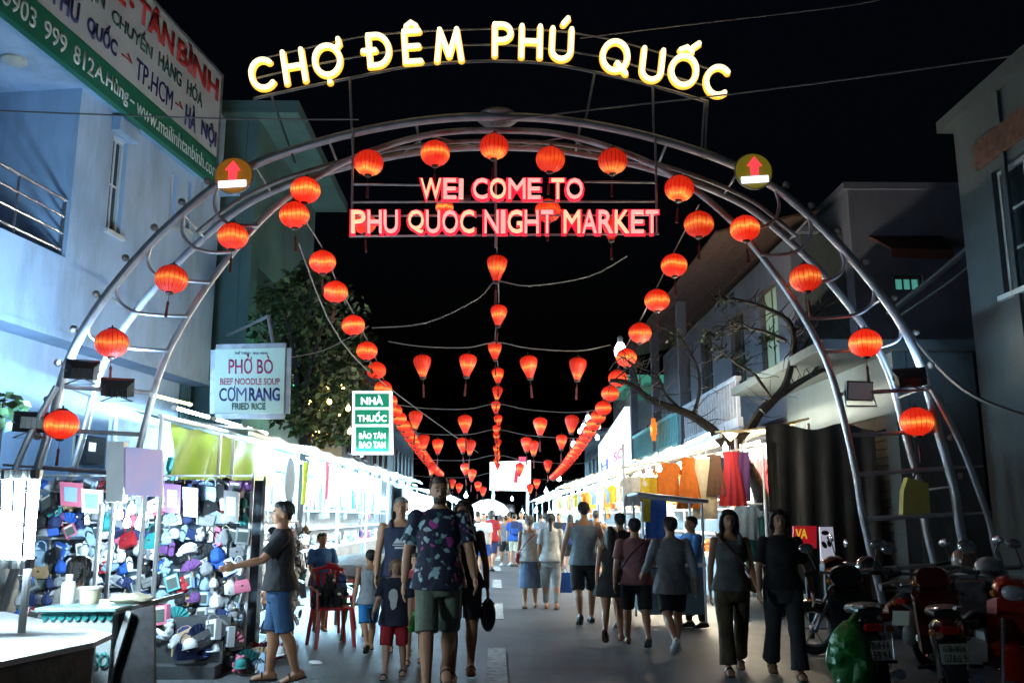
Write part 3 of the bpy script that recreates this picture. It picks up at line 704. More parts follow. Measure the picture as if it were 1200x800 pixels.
def btext(txt, x0, x1, k0, k1, m, bold, nm='lettering'):
    """x0, x1: pixel columns at the line's own height; k0..k1: fraction of the banner height"""
    z0 = zB0 + (zB1 - zB0) * k0; z1 = zB0 + (zB1 - zB0) * k1; zm = (z0 + z1) / 2
    def s_at(x):
        lo, hi = -16.0, sB1 + 3
        for _ in range(50):
            mid = (lo + hi) / 2; p = FA.P(mid, zm, ban_d); v = CR.transposed() @ (p - CAM); px = 600 + FPX * v.x / -v.z
            lo, hi = (mid, hi) if px < x else (lo, mid)
        return lo
    a, c = s_at(x0), s_at(x1); i0 = 0; N = len(txt)
    for w in txt.split(' '):
        if w: lay_text(w, FA.P(a + (c - a) * i0 / N, z0, ban_d), FA.P(a + (c - a) * (i0 + len(w)) / N, z0, ban_d), FA.P(a + (c - a) * i0 / N, z1, ban_d), m, nm, bn, bold=bold, depth=.006, out=.006)
        i0 += len(w) + 1
M_tred = mat('print_red', (.5, .03, .03), .5, bump=0); M_tnavy = mat('print_navy', (.03, .03, .14), .5, bump=0); M_tgrn = mat('print_dark_green', (.03, .10, .08), .5, bump=0); M_twht = mat('print_white', (.75, .78, .78), .5, bump=0)
btext('0903 999 812', 2, 110, .045, .175, M_twht, .012); btext('A.Hùng', 111, 150, .03, .175, M_twht, .012); btext('-', 152, 157, .10, .115, M_twht, .0); btext('www.mailinhtanbinh.com', 160, 254, .05, .17, M_twht, .0)
btext('PHÚ QUỐC', 63, 137, .30, .50, M_tnavy, .03); btext('TP.HCM', 159, 202, .30, .46, M_tnavy, .0); btext('HÀ NỘI', 217, 253, .28, .50, M_tnavy, .03)
btext('→', 142, 155, .33, .43, M_tred, .01); btext('→', 205, 214, .34, .43, M_tred, .01)
btext('VẬN CHUYỂN HÀNG HÓA', 95, 237, .545, .70, M_tgrn, .015)
btext('XE', 120, 148, .735, .92, M_tred, .035); btext('•', 151, 157, .78, .83, M_tred, .0); btext('TÂN', 162, 204, .735, .985, M_tred, .035); btext('BÌNH', 208, 256, .735, .985, M_tred, .035)

# ---------------------------------------------------------------- left: shuttered teal house behind it
FB = Frame((-5.6, 0), 0, 1); FB.n = Vector((1, 0, 0)); FB.t = Vector((0, 1, 0)); FB.o = Vector((-5.75, 0, 0))
hb = thing('terrace_house', (-7.5, 24, 0), 'teal terrace house with roller shutter, behind the noodle sign', 'building')
yb0, yb1 = 20.2, 27.0
b = MB(); wall_with_holes(FB, b, yb0, yb1, 2.9, 10.9, [(20.8, 23.4, 5.2, 7.4), (24.2, 26.6, 5.2, 7.4)], -.25, 0); b.build('wall', M_teal, hb, False)
b = MB(); FB.box(b, yb0 + .01, yb0 + .2, .0, 10.89, -6, -.26); b.build('side_wall', M_teal, hb, False)
for s0 in (20.8, 24.2):
    sh = MB(); FB.box(sh, s0 + .01, s0 + 2.5, 7.1, 7.39, -.2, -.02); sho = sh.build('shutter_box', M_shut, hb, False)
    for k in range(16):
        b = MB(); FB.box(b, s0 + .02, s0 + 2.38, 5.22 + k * .117, 5.22 + k * .117 + .1, -.14, -.11); b.build('slat', M_shut, sho, False)
b = MB(); FB.box(b, yb0 - .3, yb1, 10.9, 11.2, -6, 1.0); b.build('roof_slab', M_teal, hb, False)
b = MB(); FB.box(b, yb0, yb1, 4.6, 4.8, 0.002, .9); b.build('balcony_slab', M_teal, hb, False)
b = MB(); FB.box(b, yb0, yb1, 2.6, 2.898, -.26, .3); b.build('ledge', M_teal, hb, False)
b = MB(); FB.box(b, yb0 + .1, yb1, 0, 2.59, -2, -1.9); b.build('shop_back', M_dark, hb, False)
for k in range(2):
    b = MB(); b.tube([FB.P(yb0 + .3, 4.85 - .35 * k, .8), FB.P(yb0 + 2.8, 4.85 - .35 * k, .8)], .02, 6)
    b.thing('neon_strip', emat('green_neon', (.08, 1, .55), 45, 'AUTO'), 'green light strip under the balcony of the teal house, %s one' % ('upper', 'lower')[k], 'light strip', 'green light strips')
for k, (y0, y1, h, c) in enumerate([(27.2, 33.5, 6.2, (.30, .24, .10)), (33.7, 41.0, 7.0, (.10, .12, .13)), (41.2, 50.0, 6.0, (.12, .11, .10)), (50.2, 62, 6.6, (.09, .1, .11))]):
    t = thing('terrace_house', (-7.5, (y0 + y1) / 2, 0), ['ochre terrace house lit yellow behind the left tree', 'dark grey terrace house above the left stalls, third beyond the gate', 'dim terrace house far along the left row', 'last dim house at the far left end of the street'][k], 'building', 'houses along the left side')
    mw = mat('terrace_render_%d' % k, c, .8, var=.15, scale=1, dirt=.5)
    ws = [(y0 + .6 + i * 2.1, y0 + 1.8 + i * 2.1, 3.9, 5.3) for i in range(int((y1 - y0 - .6) / 2.1))]
    b = MB(); wall_with_holes(FB, b, y0, y1, 0, h, ws, -.25, 0); b.build('wall', mw, t, False)
    for i, w in enumerate(ws): window(FB, *w, t, M_frameD, emat('yellow_window', (1, .55, .10), 2.2) if k == 0 and i < 2 else M_glass, 2, 2)
    b = MB(); FB.box(b, y0 - .1, y1 + .05, h, h + .2, -6, .6); b.build('roof_slab', M_sheet, t, False)
    b = MB(); FB.box(b, y0, y0 + .2, 0, h - .01, -6, -.26); b.build('side_wall', mw, t, False)

# ---------------------------------------------------------------- right side
FR = Frame((0, 0), 0, 1); FR.t = Vector((0, 1, 0)); FR.n = Vector((-1, 0, 0)); FR.o = Vector((7.0, 0, 0))
def rz(x, y, X): p = atX(x, y, X); return p.y, p.z
he = thing('corner_house', (9, 12, 0), 'tall grey house cut by the right edge of the picture', 'building')
yE, zE = rz(1117, 152, 7.0)
wE = (rz(1200, 400, 7.0)[0] - .9, rz(1172, 300, 7.0)[0], rz(1180, 345, 7.0)[1], rz(1180, 190, 7.0)[1])
b = MB(); wall_with_holes(FR, b, 2, yE, 0, zE, [wE], -.3, 0); b.build('wall', M_wallR, he, False)
b = MB(); FR.box(b, yE - .3, yE - .004, 0, zE - .01, -6, -.31); b.build('end_wall', M_wallR, he, False)
b = MB(); FR.box(b, 2, yE + .15, zE, zE + .18, -6, .18); b.build('cornice', M_wallR, he, False)
window(FR, *wE, he, M_frameW, M_glass, 2, 3)
b = MB(); FR.box(b, wE[0] - .3, wE[1] + .3, wE[3] + .15, wE[3] + .55, .0, .06); b.build('brick_panel', mat('brown_tile_panel', (.16, .08, .06), .6, var=.3, scale=10), he, False)
b = MB(); FR.box(b, yE - 1.3, yE - 1.2, 0, zE - .004, .002, .05); b.build('downpipe', M_wallR, he, False)
# white house with flat gable facing the camera
hw = thing('side_house', (8.3, 19, 0), 'cold white flat-topped house standing back behind the right gate leg', 'building')
FD2 = Frame((0, 0), 0, 1); FD2.t = Vector((1, 0, 0)); FD2.n = Vector((0, -1, 0)); FD2.o = Vector((0, 17.8, 0))
xa, za = atY(993, 221, 17.8).x, atY(1050, 223, 17.8).z
wD = (atY(1049, 340, 17.8).x, atY(1083, 340, 17.8).x, atY(1050, 341, 17.8).z, atY(1050, 322, 17.8).z)
b = MB(); wall_with_holes(FD2, b, xa, 14, 0, za, [wD], -.25, 0); b.build('wall', M_wallR2, hw, False)
b = MB(); FD2.box(b, xa, xa + .25, 0, za - .01, -4.2, -.252); b.build('street_wall', M_wallR2, hw, False)
b = MB(); FD2.box(b, xa - .12, 14, za, za + .14, -4.4, .1); b.build('coping', M_wallR2, hw, False)
window(FD2, *wD, hw, M_frameD, emat('teal_window', (.12, .5, .42), .5), 3, 1, sill=False)
aw = thing('awning', Vector((xa + 2, 17.4, 6)), 'small brown sloping awning on the white house wall at right', 'awning')
b = MB(); p0, p1 = atY(1030, 276, 17.3), atY(1116, 276, 17.3); q0, q1 = atY(1044, 293, 16.9), atY(1118, 295, 16.9); up = Vector((0, .85, .45))
b.prism([q0, q1, p1 + Vector((0, .48, .1)), p0 + Vector((0, .48, .1))], (0, 0, .05)); b.build('canopy', mat('awning_brown', (.12, .045, .03), .7, var=.2), aw, False)
b = MB(); b.prism([q0, q1, q1 - Vector((0, 0, .16)), q0 - Vector((0, 0, .16))], (0, .02, 0)); b.build('valance', mat('awning_brown', (.12, .045, .03), .7), aw, False)
# balcony house row on the right
FC = Frame((0, 0), 0, 1); FC.t = Vector((0, 1, 0)); FC.n = Vector((-1, 0, 0)); FC.o = Vector((6.2, 0, 0))
hc = thing('balcony_house', (8, 24, 0), 'two-storey white house with slotted balconies and tiled roof behind the bare tree', 'building')
yc0, yc1 = 18.2, 33.0
wsC = [(19.3, 20.6, 4.5, 6.7), (22.0, 23.3, 4.5, 6.7), (25.4, 26.8, 4.5, 6.7), (28.4, 29.8, 4.5, 6.7)]
b = MB(); wall_with_holes(FC, b, yc0, yc1, 3.3, 7.4, wsC, -.25, 0); b.build('wall', M_wallR2, hc, False)
for i, w in enumerate(wsC): window(FC, *w, hc, M_frameD, emat('greenish_window', (.30, .42, .32), .22) if i == 0 else M_glass, 2, 2, sill=False)
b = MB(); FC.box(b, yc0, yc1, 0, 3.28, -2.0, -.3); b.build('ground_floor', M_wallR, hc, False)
b = MB(); FC.box(b, yc0 - .1, yc1, 3.1, 3.3, -.29, 1.3); b.build('balcony_slab', M_wallR2, hc, False)
for (y0, y1, mm, bal) in ((18.2, 23.6, mat('white_balcony_paint', (.42, .44, .52), .65, var=.12, dirt=.5), 'white'), (24.4, 32.6, mat('teal_balcony_paint', (.16, .52, .58), .6, var=.12), 'teal')):
    b = MB(); FC.box(b, y0, y1, 3.304, 3.5, 1.18, 1.29); FC.box(b, y0, y1, 4.26, 4.36, 1.17, 1.3); ba = b.build('balustrade', mm, hc, False)
    n = int((y1 - y0) / .24)
    for k in range(n):
        y = y0 + (k + .5) * (y1 - y0) / n; b = MB(); FC.box(b, y - .045, y + .045, 3.502, 4.258, 1.2, 1.27); b.build('baluster', mm, ba, False)
for y in (24.0, 28.2, 32.8):
    b = MB(); FC.box(b, y - .12, y + .12, 3.302, 7.3, 1.05, 1.29); b.build('column', M_wallR2, hc, False)
nr = 5
for k in range(nr):                              # tiled roof in courses
    d0 = 1.7 - k * .42; z0 = 7.25 + k * .09
    b = MB(); b.add([FC.P(yc0 - .5, z0, d0), FC.P(yc1, z0, d0), FC.P(yc1, z0 + .13, d0 - .5), FC.P(yc0 - .5, z0 + .13, d0 - .5), FC.P(yc0 - .5, z0 + .05, d0), FC.P(yc1, z0 + .05, d0), FC.P(yc1, z0 + .17, d0 - .5), FC.P(yc0 - .5, z0 + .17, d0 - .5)],
                    [(0, 1, 2, 3), (4, 7, 6, 5), (0, 4, 5, 1), (3, 2, 6, 7), (0, 3, 7, 4), (1, 5, 6, 2)]); b.build('tile_course', M_rooftile, hc, False)
b = MB(); b.prism([FC.P(yc0 - .2, 7.4, 0), FC.P(yc0 - .2, 7.4, -.6), FC.P(yc0 - .2, 7.55, -.4)], (0, .2, 0)); b.build('gable', M_wallR2, hc, False)
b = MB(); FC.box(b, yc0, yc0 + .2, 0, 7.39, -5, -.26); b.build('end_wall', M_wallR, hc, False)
# caged balcony posts
cg = thing('window_cage', FC.P(33.8, 3.3, .8), 'tall iron bar cage with green sheet roof on the balcony beyond the white house', 'cage')
for k in range(14):
    y = 33.2 + k * .36; b = MB(); b.tube([FC.P(y, 3.3, 1.25), FC.P(y, 6.4, 1.25)], .018, 6); b.build('bar', M_steel_dk, cg)
b = MB(); FC.box(b, 33, 38.2, 6.4, 6.7, -.2, 1.4); b.build('sheet_roof', emat('green_lit_sheet', (.1, .55, .4), .35), cg, False)
b = MB(); FC.box(b, 33.05, 38.2, 3.1, 3.3, -.2, 1.4); b.build('slab', M_wallR, cg, False)
for k, (y0, y1, h) in enumerate([(33.1, 41, 6.4), (41.2, 50, 5.6), (50.2, 64, 6.2)]):
    t = thing('terrace_house', (8, (y0 + y1) / 2, 0), ['dark house behind the caged balcony on the right', 'dim low house behind the lit billboard on the right', 'last dim house at the far right end of the street'][k], 'building', 'houses along the right side')
    ws = [(y0 + .6 + i * 2.2, y0 + 1.8 + i * 2.2, 3.9, 5.2) for i in range(int((y1 - y0 - .6) / 2.2))]
    b = MB(); wall_with_holes(FC, b, y0, y1, 0, h, ws, -.25, 0); b.build('wall', M_wallR, t, False)
    for w in ws: window(FC, *w, t, M_frameD, M_glass, 2, 2)
    b = MB(); FC.box(b, y0 - .05, y1 + .05, h, h + .2, -6, .7); b.build('roof_slab', M_sheet, t, False)
# dark shuttered ground floor beside the motorbikes
dk = thing('shuttered_shop', (6.6, 15.5, 0), 'dark shuttered shop front behind the two women at right', 'shop')
FS = Frame((0, 0), 0, 1); FS.t = Vector((0, 1, 0)); FS.n = Vector((-1, 0, 0)); FS.o = Vector((5.85, 0, 0))
b = MB(); wall_with_holes(FS, b, 13.0, 18.0, 0, 3.9, [(13.4, 15.4, 0, 3.0), (15.8, 17.6, 0, 3.0)], -.2, 0); b.build('wall', M_wallR, dk, False)
for s0, s1 in ((13.4, 15.4), (15.8, 17.6)):
    fr = MB(); FS.box(fr, s0 + .005, s1 - .005, 2.8, 2.998, -.19, -.03); so = fr.build('shutter_box', M_shutd, dk, False)
    for k in range(22):
        b = MB(); FS.box(b, s0 + .02, s1 - .02, .01 + k * .126, .01 + k * .126 + .112, -.15, -.12); b.build('slat', M_shutd, so, False)
b = MB(); FS.box(b, 12.8, 18.0, 3.9, 4.05, -1.2, 1.1); b.build('concrete_canopy', M_wallR, dk, False)
b = MB(); FS.box(b, 12.98, 13.2, 0, 3.89, -1.2, -.21); b.build('end_wall', M_wallR, dk, False)

# far end of the street
t = thing('far_hall', (0, 150, 0), 'dim building mass closing the far end of the street', 'building')
b = MB(); b.box((0, 152, 2.6), (80, 4, 5.2)); b.build('wall', mat('far_wall', (.03, .04, .06), .9), t, False)
for k in range(14):
    b = MB(); b.box((-26 + 4 * k, 149.9, 2.4 + (k % 3) * .5), (1.6, .1, 1.2)); b.build('window', M_glass, t, False)

# ---------------------------------------------------------------- signs
def board(name, px, Y, th, m, label, cat='sign', frame=None):
    P = [atY(x, y, Y) for x, y in px]; t = thing(name, (sum((p for p in P), Vector()) / 4), label, cat)
    b = MB(); b.prism(P, (0, th, 0)); b.build('panel', m, t, False)
    if frame:
        for i in range(4):
            a, c = P[i], P[(i + 1) % 4]; b = MB(); b.bar(a + Vector((0, th / 2, 0)), c + Vector((0, th / 2, 0)), .05, th + .03); b.build('frame_bar', frame, t, False)
    return t, P
def stext(t, txt, x0, y0, x1, y1, Y, m, bold=.03, sl=0):
    return lay_text(txt, atY(x0, y1, Y), atY(x1, y1 + sl, Y), atY(x0, y0, Y), m, 'lettering', t, bold=bold, depth=.004, out=.006)
NY = 14.2
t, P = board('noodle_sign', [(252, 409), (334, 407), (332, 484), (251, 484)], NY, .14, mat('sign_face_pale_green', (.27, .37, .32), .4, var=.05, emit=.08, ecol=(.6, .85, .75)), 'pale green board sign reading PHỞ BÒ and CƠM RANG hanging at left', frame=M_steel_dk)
mr = mat('print_maroon', (.28, .02, .09), .5, bump=0); mn = mat('print_blue', (.015, .02, .13), .5, bump=0)
stext(t, 'THẾ THỊNH · NHÀ HÀNG', 275, 411, 314, 416, NY, mn, .005); stext(t, 'PHỞ BÒ', 268, 415, 320, 438, NY, mr, .012); stext(t, 'BEEF NOODLE SOUP', 258, 443, 328, 451, NY, mat('print_rose', (.35, .10, .14), .5, bump=0), .02)
stext(t, 'CƠ', 257, 452, 276, 470, NY, mn, .012); stext(t, 'M', 277, 454, 289, 470, NY, mn, .0); stext(t, 'RANG', 292, 454, 328, 470, NY, mn, .03); stext(t, 'FRIED RICE', 272, 472, 311, 480, NY, mat('print_dkgreen', (.02, .08, .06), .5, bump=0), .03)
b = MB(); b.tube([P[1] + Vector((-.2, .1, 0)), P[1] + Vector((-.4, .4, .6)), P[1] + Vector((-2.0, 3.5, .9))], .03, 6); b.build('bracket', M_steel_dk, t)
GY = 18.5
t, P = board('pharmacy_sign', [(413, 458), (459, 458), (460, 532), (412, 532)], GY, .16, emat('sign_box_white', (.85, .95, 1), 1.5), 'lit white and green vertical box sign beside the left tree')
mg = emat('sign_box_green', (.01, .30, .17), .5)
for i, (x0, y0, x1, y1) in enumerate([(416, 461, 456, 477), (416, 480, 456, 497), (417, 500, 456, 529)]):
    b = MB(); b.prism([atY(x0, y0, GY - .004), atY(x1, y0, GY - .004), atY(x1, y1, GY - .004), atY(x0, y1, GY - .004)], (0, -.012, 0)); b.build('green_field', mg, t, False)
mw = emat('sign_letters_white', (.9, 1, 1), 1.6)
stext(t, 'NHÀ', 423, 463, 449, 474, GY - .02, mw, .03); stext(t, 'THUỐC', 419, 482, 453, 494, GY - .02, mw, .03); stext(t, 'BẢO TÂM', 421, 505, 452, 514, GY - .02, mw, .03); stext(t, 'BAO TAM', 421, 517, 452, 525, GY - .02, mw, .03)
b = MB(); b.tube([P[3] + Vector((.2, .1, 0)), Vector((P[3].x + .2, GY + .1, 2.7))], .04, 6); b.build('post', M_steel_dk, t)
# far billboard in the middle
t, P = board('billboard', [(574, 541), (622, 539), (622, 575), (574, 574)], 62, .3, emat('billboard_white', (.9, .92, 1), 1.8), 'white lit billboard over the middle of the street far away')
b = MB(); b.prism([atY(604, 549, 61.9), atY(608, 550, 61.9), atY(606, 566, 61.9), atY(602, 565, 61.9)], (0, -.05, 0)); b.build('red_mark', emat('billboard_red', (1, .03, .05), 1.0), t, False)
b = MB(); b.prism([atY(608, 541, 61.9), atY(616, 541, 61.9), atY(616, 535, 61.9), atY(608, 535, 61.9)], (0, -.05, 0)); b.build('pink_tab', emat('billboard_pink', (1, .12, .22), 1.0), t, False)
for x in (578, 618):
    b = MB(); p = atY(x, 574, 62); b.tube([p, Vector((p.x, 62, 0))], .1, 8); b.build('post', M_steel_dk, t)
# oblique lit billboard on the right stalls
P = [atX(701, 522, 3.6), atX(732, 476, 3.6), atX(734, 541, 3.6), atX(702, 560, 3.6)]
t = thing('billboard', P[3], 'slanted white lit billboard above the right stalls with blue and red lettering', 'sign')
b = MB(); b.prism(P, (.15, 0, 0)); b.build('panel', emat('side_billboard_white', (.80, .90, 1), 1.1), t, False)
def ontri(a, c): return P[3] + (P[2] - P[3]) * a + (P[0] - P[3]) * c
lay_text('H', ontri(.12, .12), ontri(.4, .12), ontri(.12, .4), emat('bb_blue', (.05, .1, .5), .5), 'lettering', t, depth=.01, out=.01); lay_text('SO', ontri(.62, .16), ontri(.95, .16), ontri(.62, .42), emat('bb_red', (.8, .1, .2), .6), 'lettering', t, depth=.01, out=.01)
for p in (P[2], P[3]):
    b = MB(); b.tube([p + Vector((.08, 0, 0)), Vector((p.x + .08, p.y, 2.8))], .05, 6); b.build('post', M_steel_dk, t)
# red panel with yellow letters and white panel, low on the right wall
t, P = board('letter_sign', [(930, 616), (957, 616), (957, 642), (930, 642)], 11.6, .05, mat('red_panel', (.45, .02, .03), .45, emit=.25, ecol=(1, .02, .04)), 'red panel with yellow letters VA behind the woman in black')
stext(t, 'VA', 932, 619, 946, 631, 11.59, emat('yellow_letters', (1, .6, .05), .5), .03)
b = MB(); b.box((P[2].x - .1, 11.7, P[2].z / 2), (.06, .06, P[2].z)); b.build('stand', M_black, t, False)
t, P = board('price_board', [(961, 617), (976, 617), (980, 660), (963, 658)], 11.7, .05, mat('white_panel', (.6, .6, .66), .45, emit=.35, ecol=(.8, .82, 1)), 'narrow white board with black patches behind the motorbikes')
for k, (x, y) in enumerate([(967, 624), (973, 631), (966, 638), (972, 636)]):
    c = atY(x, y, 11.68); b = MB(); b.ell(c, (.05, .015, .03), 8, 6, Matrix.Rotation(.5 * k, 3, 'Y')); b.build('patch', M_black, t)
b = MB(); b.box((P[2].x - .1, 11.8, P[2].z / 2), (.06, .06, P[2].z)); b.build('stand', M_black, t, False)
# ================================================================ lamps of the market
def tube_lamp(a, c, label, m=None, r=.018, group='tube lamps of the stalls'):
    a, c = Vector(a), Vector(c); t = thing('tube_lamp', (a + c) / 2, label, 'lamp', group); d = (c - a).normalized()
    b = MB(); b.tube([a, c], r, 6); b.build('glass_tube', m or M_tube, t)
    for q in (a, c):
        e = MB(); e.tube([q - d * .03, q + d * .03], r * 1.5, 8); e.build('end_cap', M_white_metal, t)
    return t
def bulb_lamp(p, label, m, r=.05, drop=.35, group='bulb lamps of the stalls'):
    t = thing('bulb_lamp', p, label, 'lamp', group); p = Vector(p)
    b = MB(); b.lathe([(r * .25, -r * 1.3), (r * .8, -r), (r, -.2 * r), (r * .75, r * .6), (r * .4, r * 1.2)], 8, p); b.build('bulb', m, t)
    b = MB(); b.lathe([(r * .45, r * 1.15), (r * .45, r * 2.0), (r * .15, r * 2.3)], 8, p); b.build('socket', M_white_metal, t)
    b = MB(); b.tube([p + Vector((0, 0, r * 2.2)), p + Vector((0, 0, drop))], .006, 4); b.build('flex', M_cable, t)
    return t
CLR = {'white': (.70, .72, .74), 'pale blue': (.30, .45, .62), 'navy': (.02, .035, .12), 'black': (.015, .015, .018), 'grey': (.25, .26, .28), 'purple': (.16, .06, .22), 'red': (.42, .02, .03), 'yellow': (.65, .50, .03), 'teal': (.03, .28, .28), 'pink': (.62, .16, .25), 'tan': (.40, .27, .15), 'silver': (.45, .47, .50), 'orange': (.65, .17, .02), 'blue': (.02, .10, .45), 'green': (.05, .25, .06), 'cream': (.66, .58, .42), 'brown': (.12, .06, .035), 'lime': (.38, .55, .03)}
def cm(c, kind='cloth'):
    if kind == 'cloth': return mat('cloth_' + c.replace(' ', '_'), CLR[c], .85, var=.12, scale=14, bump=.25, bscale=60)
    if kind == 'leather': return mat('leather_' + c.replace(' ', '_'), CLR[c], .42, var=.12, scale=9, bump=.15, bscale=120)
    return mat('plastic_' + c.replace(' ', '_'), CLR[c], .35, var=.06, bump=.03)
# ---------------------------------------------------------------- small wares (hung from the top, origin at the top)
WC = {}
def ware_parts(kind, c):
    k = (kind, c)
    if k in WC: return WC[k]
    out = []; cl = cm(c, 'leather'); rng = random.Random(hash(kind) % 97 if False else len(WC))
    if kind == 'handbag':
        b = MB(); b.loft([[(-.09, -.035, -.12), (.09, -.035, -.12), (.09, .035, -.12), (-.09, .035, -.12)], [(-.115, -.045, -.2), (.115, -.045, -.2), (.115, .045, -.2), (-.115, .045, -.2)], [(-.12, -.05, -.29), (.12, -.05, -.29), (.12, .05, -.29), (-.12, .05, -.29)], [(-.105, -.04, -.305), (.105, -.04, -.305), (.105, .04, -.305), (-.105, .04, -.305)]])
        out.append(('body', b.mesh('body', cl)))
        b = MB(); b.loft([[(-.092, -.04, -.115), (.092, -.04, -.115), (.092, .038, -.115), (-.092, .038, -.115)], [(-.116, -.054, -.2), (.116, -.054, -.2), (.116, -.045, -.2), (-.116, -.045, -.2)]]); out.append(('flap', b.mesh('flap', cl)))
        b = MB(); b.tube([(-.07, 0, -.125)] + [(.07 * math.cos(a), 0, -.09 + .09 * math.sin(a)) for a in [PI - PI * i / 8 for i in range(9)]] + [(.07, 0, -.125)], .008, 5); out.append(('handle', b.mesh('handle', cl)))
        b = MB(); b.box((0, -.056, -.2), (.03, .008, .025)); out.append(('clasp', b.mesh('clasp', M_chrome)))
    elif kind == 'pouch':
        b = MB(); b.lathe([(.055, -.26), (.085, -.235), (.095, -.18), (.075, -.11), (.03, -.07), (.028, -.06), (.05, -.035)], 12, lobes=6, amp=.04); out.append(('body', b.mesh('body', cm(c))))
        b = MB(); b.tube([(.02, -.02, -.06), (.05, -.03, -.02), (0, 0, 0), (-.04, -.03, -.03), (-.02, -.02, -.065)], .005, 4); out.append(('cord', b.mesh('cord', cm('cream'))))
    elif kind == 'purse':
        b = MB(); b.box((0, 0, -.13), (.2, .05, .15), bev=.015); out.append(('body', b.mesh('body', cl)))
        b = MB(); b.box((0, -.027, -.095), (.19, .012, .07), bev=.005); out.append(('flap', b.mesh('flap', cl)))
        b = MB(); b.tube([(-.095, 0, -.07), (-.06, .01, -.015), (0, .01, 0), (.06, .01, -.015), (.095, 0, -.07)], .006, 4); out.append(('strap', b.mesh('strap', cl)))
    elif kind == 'cap':
        b = MB(); b.lathe([(.088, -.17), (.09, -.14), (.08, -.09), (.05, -.06), (.01, -.05)], 14); out.append(('crown', b.mesh('crown', cm(c))))
        b = MB(); b.prism([(x, y, -.172) for x, y in [(-.085, -.02)] + [(.09 * math.cos(a), -.06 - .11 * math.sin(a), 0)[:2] for a in [PI - PI * i / 8 for i in range(9)]] + [(.085, -.02)]], (0, 0, .01)); out.append(('visor', b.mesh('visor', cm(c))))
    elif kind == 'fan':
        b = MB(); n = 13
        for i in range(n):
            a0 = rad(20 + 140 * i / n); a1 = rad(20 + 140 * (i + 1) / n); y = .012 * (i % 2)
            b.prism([(.03 * math.cos(a0), y, -.2 + .03 * math.sin(a0)), (.17 * math.cos(a0), y, -.2 + .17 * math.sin(a0)), (.17 * math.cos(a1), .012 - y, -.2 + .17 * math.sin(a1)), (.03 * math.cos(a1), .012 - y, -.2 + .03 * math.sin(a1))], (0, .003, 0))
        out.append(('leaf', tagm(b.mesh('leaf', cm(c)))))
        b = MB(); b.tube([(0, 0, -.2), (0, 0, -.29)], .01, 6); out.append(('handle', b.mesh('handle', cm('tan', 'plastic'))))
    elif kind == 'sandal':
        b = MB(); b.prism([(x, y, 0) for x, y in [(-.04, -.12), (.04, -.12), (.05, .02), (.045, .1), (0, .14), (-.045, .1), (-.05, .0)]], (0, 0, .025)); b.v = [(p[0], p[2], p[1] - .14) for p in b.v]; out.append(('sole', b.mesh('sole', cm(c, 'plastic'))))
        b = MB(); b.tube([(-.045, .01, -.13), (-.03, -.02, -.1), (0, -.03, -.075), (.03, -.02, -.1), (.045, .01, -.13)], .009, 5); out.append(('strap', b.mesh('strap', cm('black', 'plastic'))))
    elif kind == 'plush':
        b = MB(); b.ell((0, 0, -.2), (.07, .06, .075), 10, 7); b.ell((0, -.01, -.1), (.058, .055, .055), 10, 7)
        for s in (-1, 1): b.ell((s * .045, 0, -.055), (.022, .015, .022), 8, 5); b.ell((s * .07, -.02, -.18), (.022, .025, .045), 8, 5); b.ell((s * .045, -.045, -.25), (.026, .045, .024), 8, 5)
        out.append(('body', b.mesh('body', cm(c))))
        b = MB(); b.ell((0, -.062, -.108), (.022, .018, .016), 8, 5); out.append(('snout', b.mesh('snout', cm('cream'))))
    elif kind == 'boxed_toy':
        b = MB(); b.box((0, 0, -.15), (.2, .09, .24), bev=.004); out.append(('carton', b.mesh('carton', cm(c, 'plastic'))))
        b = MB(); b.box((0, -.0465, -.16), (.15, .004, .15)); out.append(('window', b.mesh('window', M_glass_lt)))
        b = MB(); b.box((0, -.0475, -.065), (.14, .003, .03)); out.append(('print_strip', b.mesh('print_strip', cm('white', 'plastic'))))
    elif kind == 'shirt':
        def outline(): return [(-.085, 0), (-.2, -.04), (-.31, -.2), (-.23, -.25), (-.2, -.2), (-.2, -.42), (-.215, -.64), (.215, -.64), (.2, -.42), (.2, -.2), (.23, -.25), (.31, -.2), (.2, -.04), (.085, 0), (.05, -.05), (-.05, -.05)]
        b = MB()
        def f(u, v):
            z = -.02 - .62 * v; w = .20 + .015 * v; x = (u - .5) * 2 * w
            return Vector((x, -.03 - .015 * math.sin(u * 17 + v * 2) * (.3 + v) - .03 * math.cos((u - .5) * PI), z - .03 * abs(u - .5) * 2 + (.0 if abs(u - .5) > .15 or v > .05 else -.03)))
        b.sheet(f, 12, 8, (0, .05, 0)); out.append(('bodice', b.mesh('bodice', cm(c))))
        for s in (-1, 1):
            b = MB(); b.loft([[(s * .175, -.03, -.03), (s * .175, .03, -.03), (s * .195, .03, -.19), (s * .195, -.03, -.19)], [(s * .31, -.022, -.2), (s * .31, .022, -.2), (s * .235, .022, -.26), (s * .235, -.022, -.26)]]); out.append(('sleeve', b.mesh('sleeve', cm(c))))
        b = MB(); b.tube([(-.16, 0, -.04), (0, 0, .02), (.16, 0, -.04)], .006, 4); b.tube([(0, 0, .02), (0, 0, .07), (.02, 0, .09)], .004, 4); out.append(('hanger', b.mesh('hanger', M_steel)))
    elif kind == 'dress':
        b = MB()
        def f(u, v):
            z = -.02 - 1.0 * v; w = (.15 - .05 * math.sin(min(1, v / .35) * PI) * .5) + .16 * max(0, v - .3); x = (u - .5) * 2 * w
            return Vector((x, -.03 - .02 * math.sin(u * 22 + v) * v - .03 * math.cos((u - .5) * PI), z))
        b.sheet(f, 14, 10, (0, .05, 0)); out.append(('gown', b.mesh('gown', cm(c))))
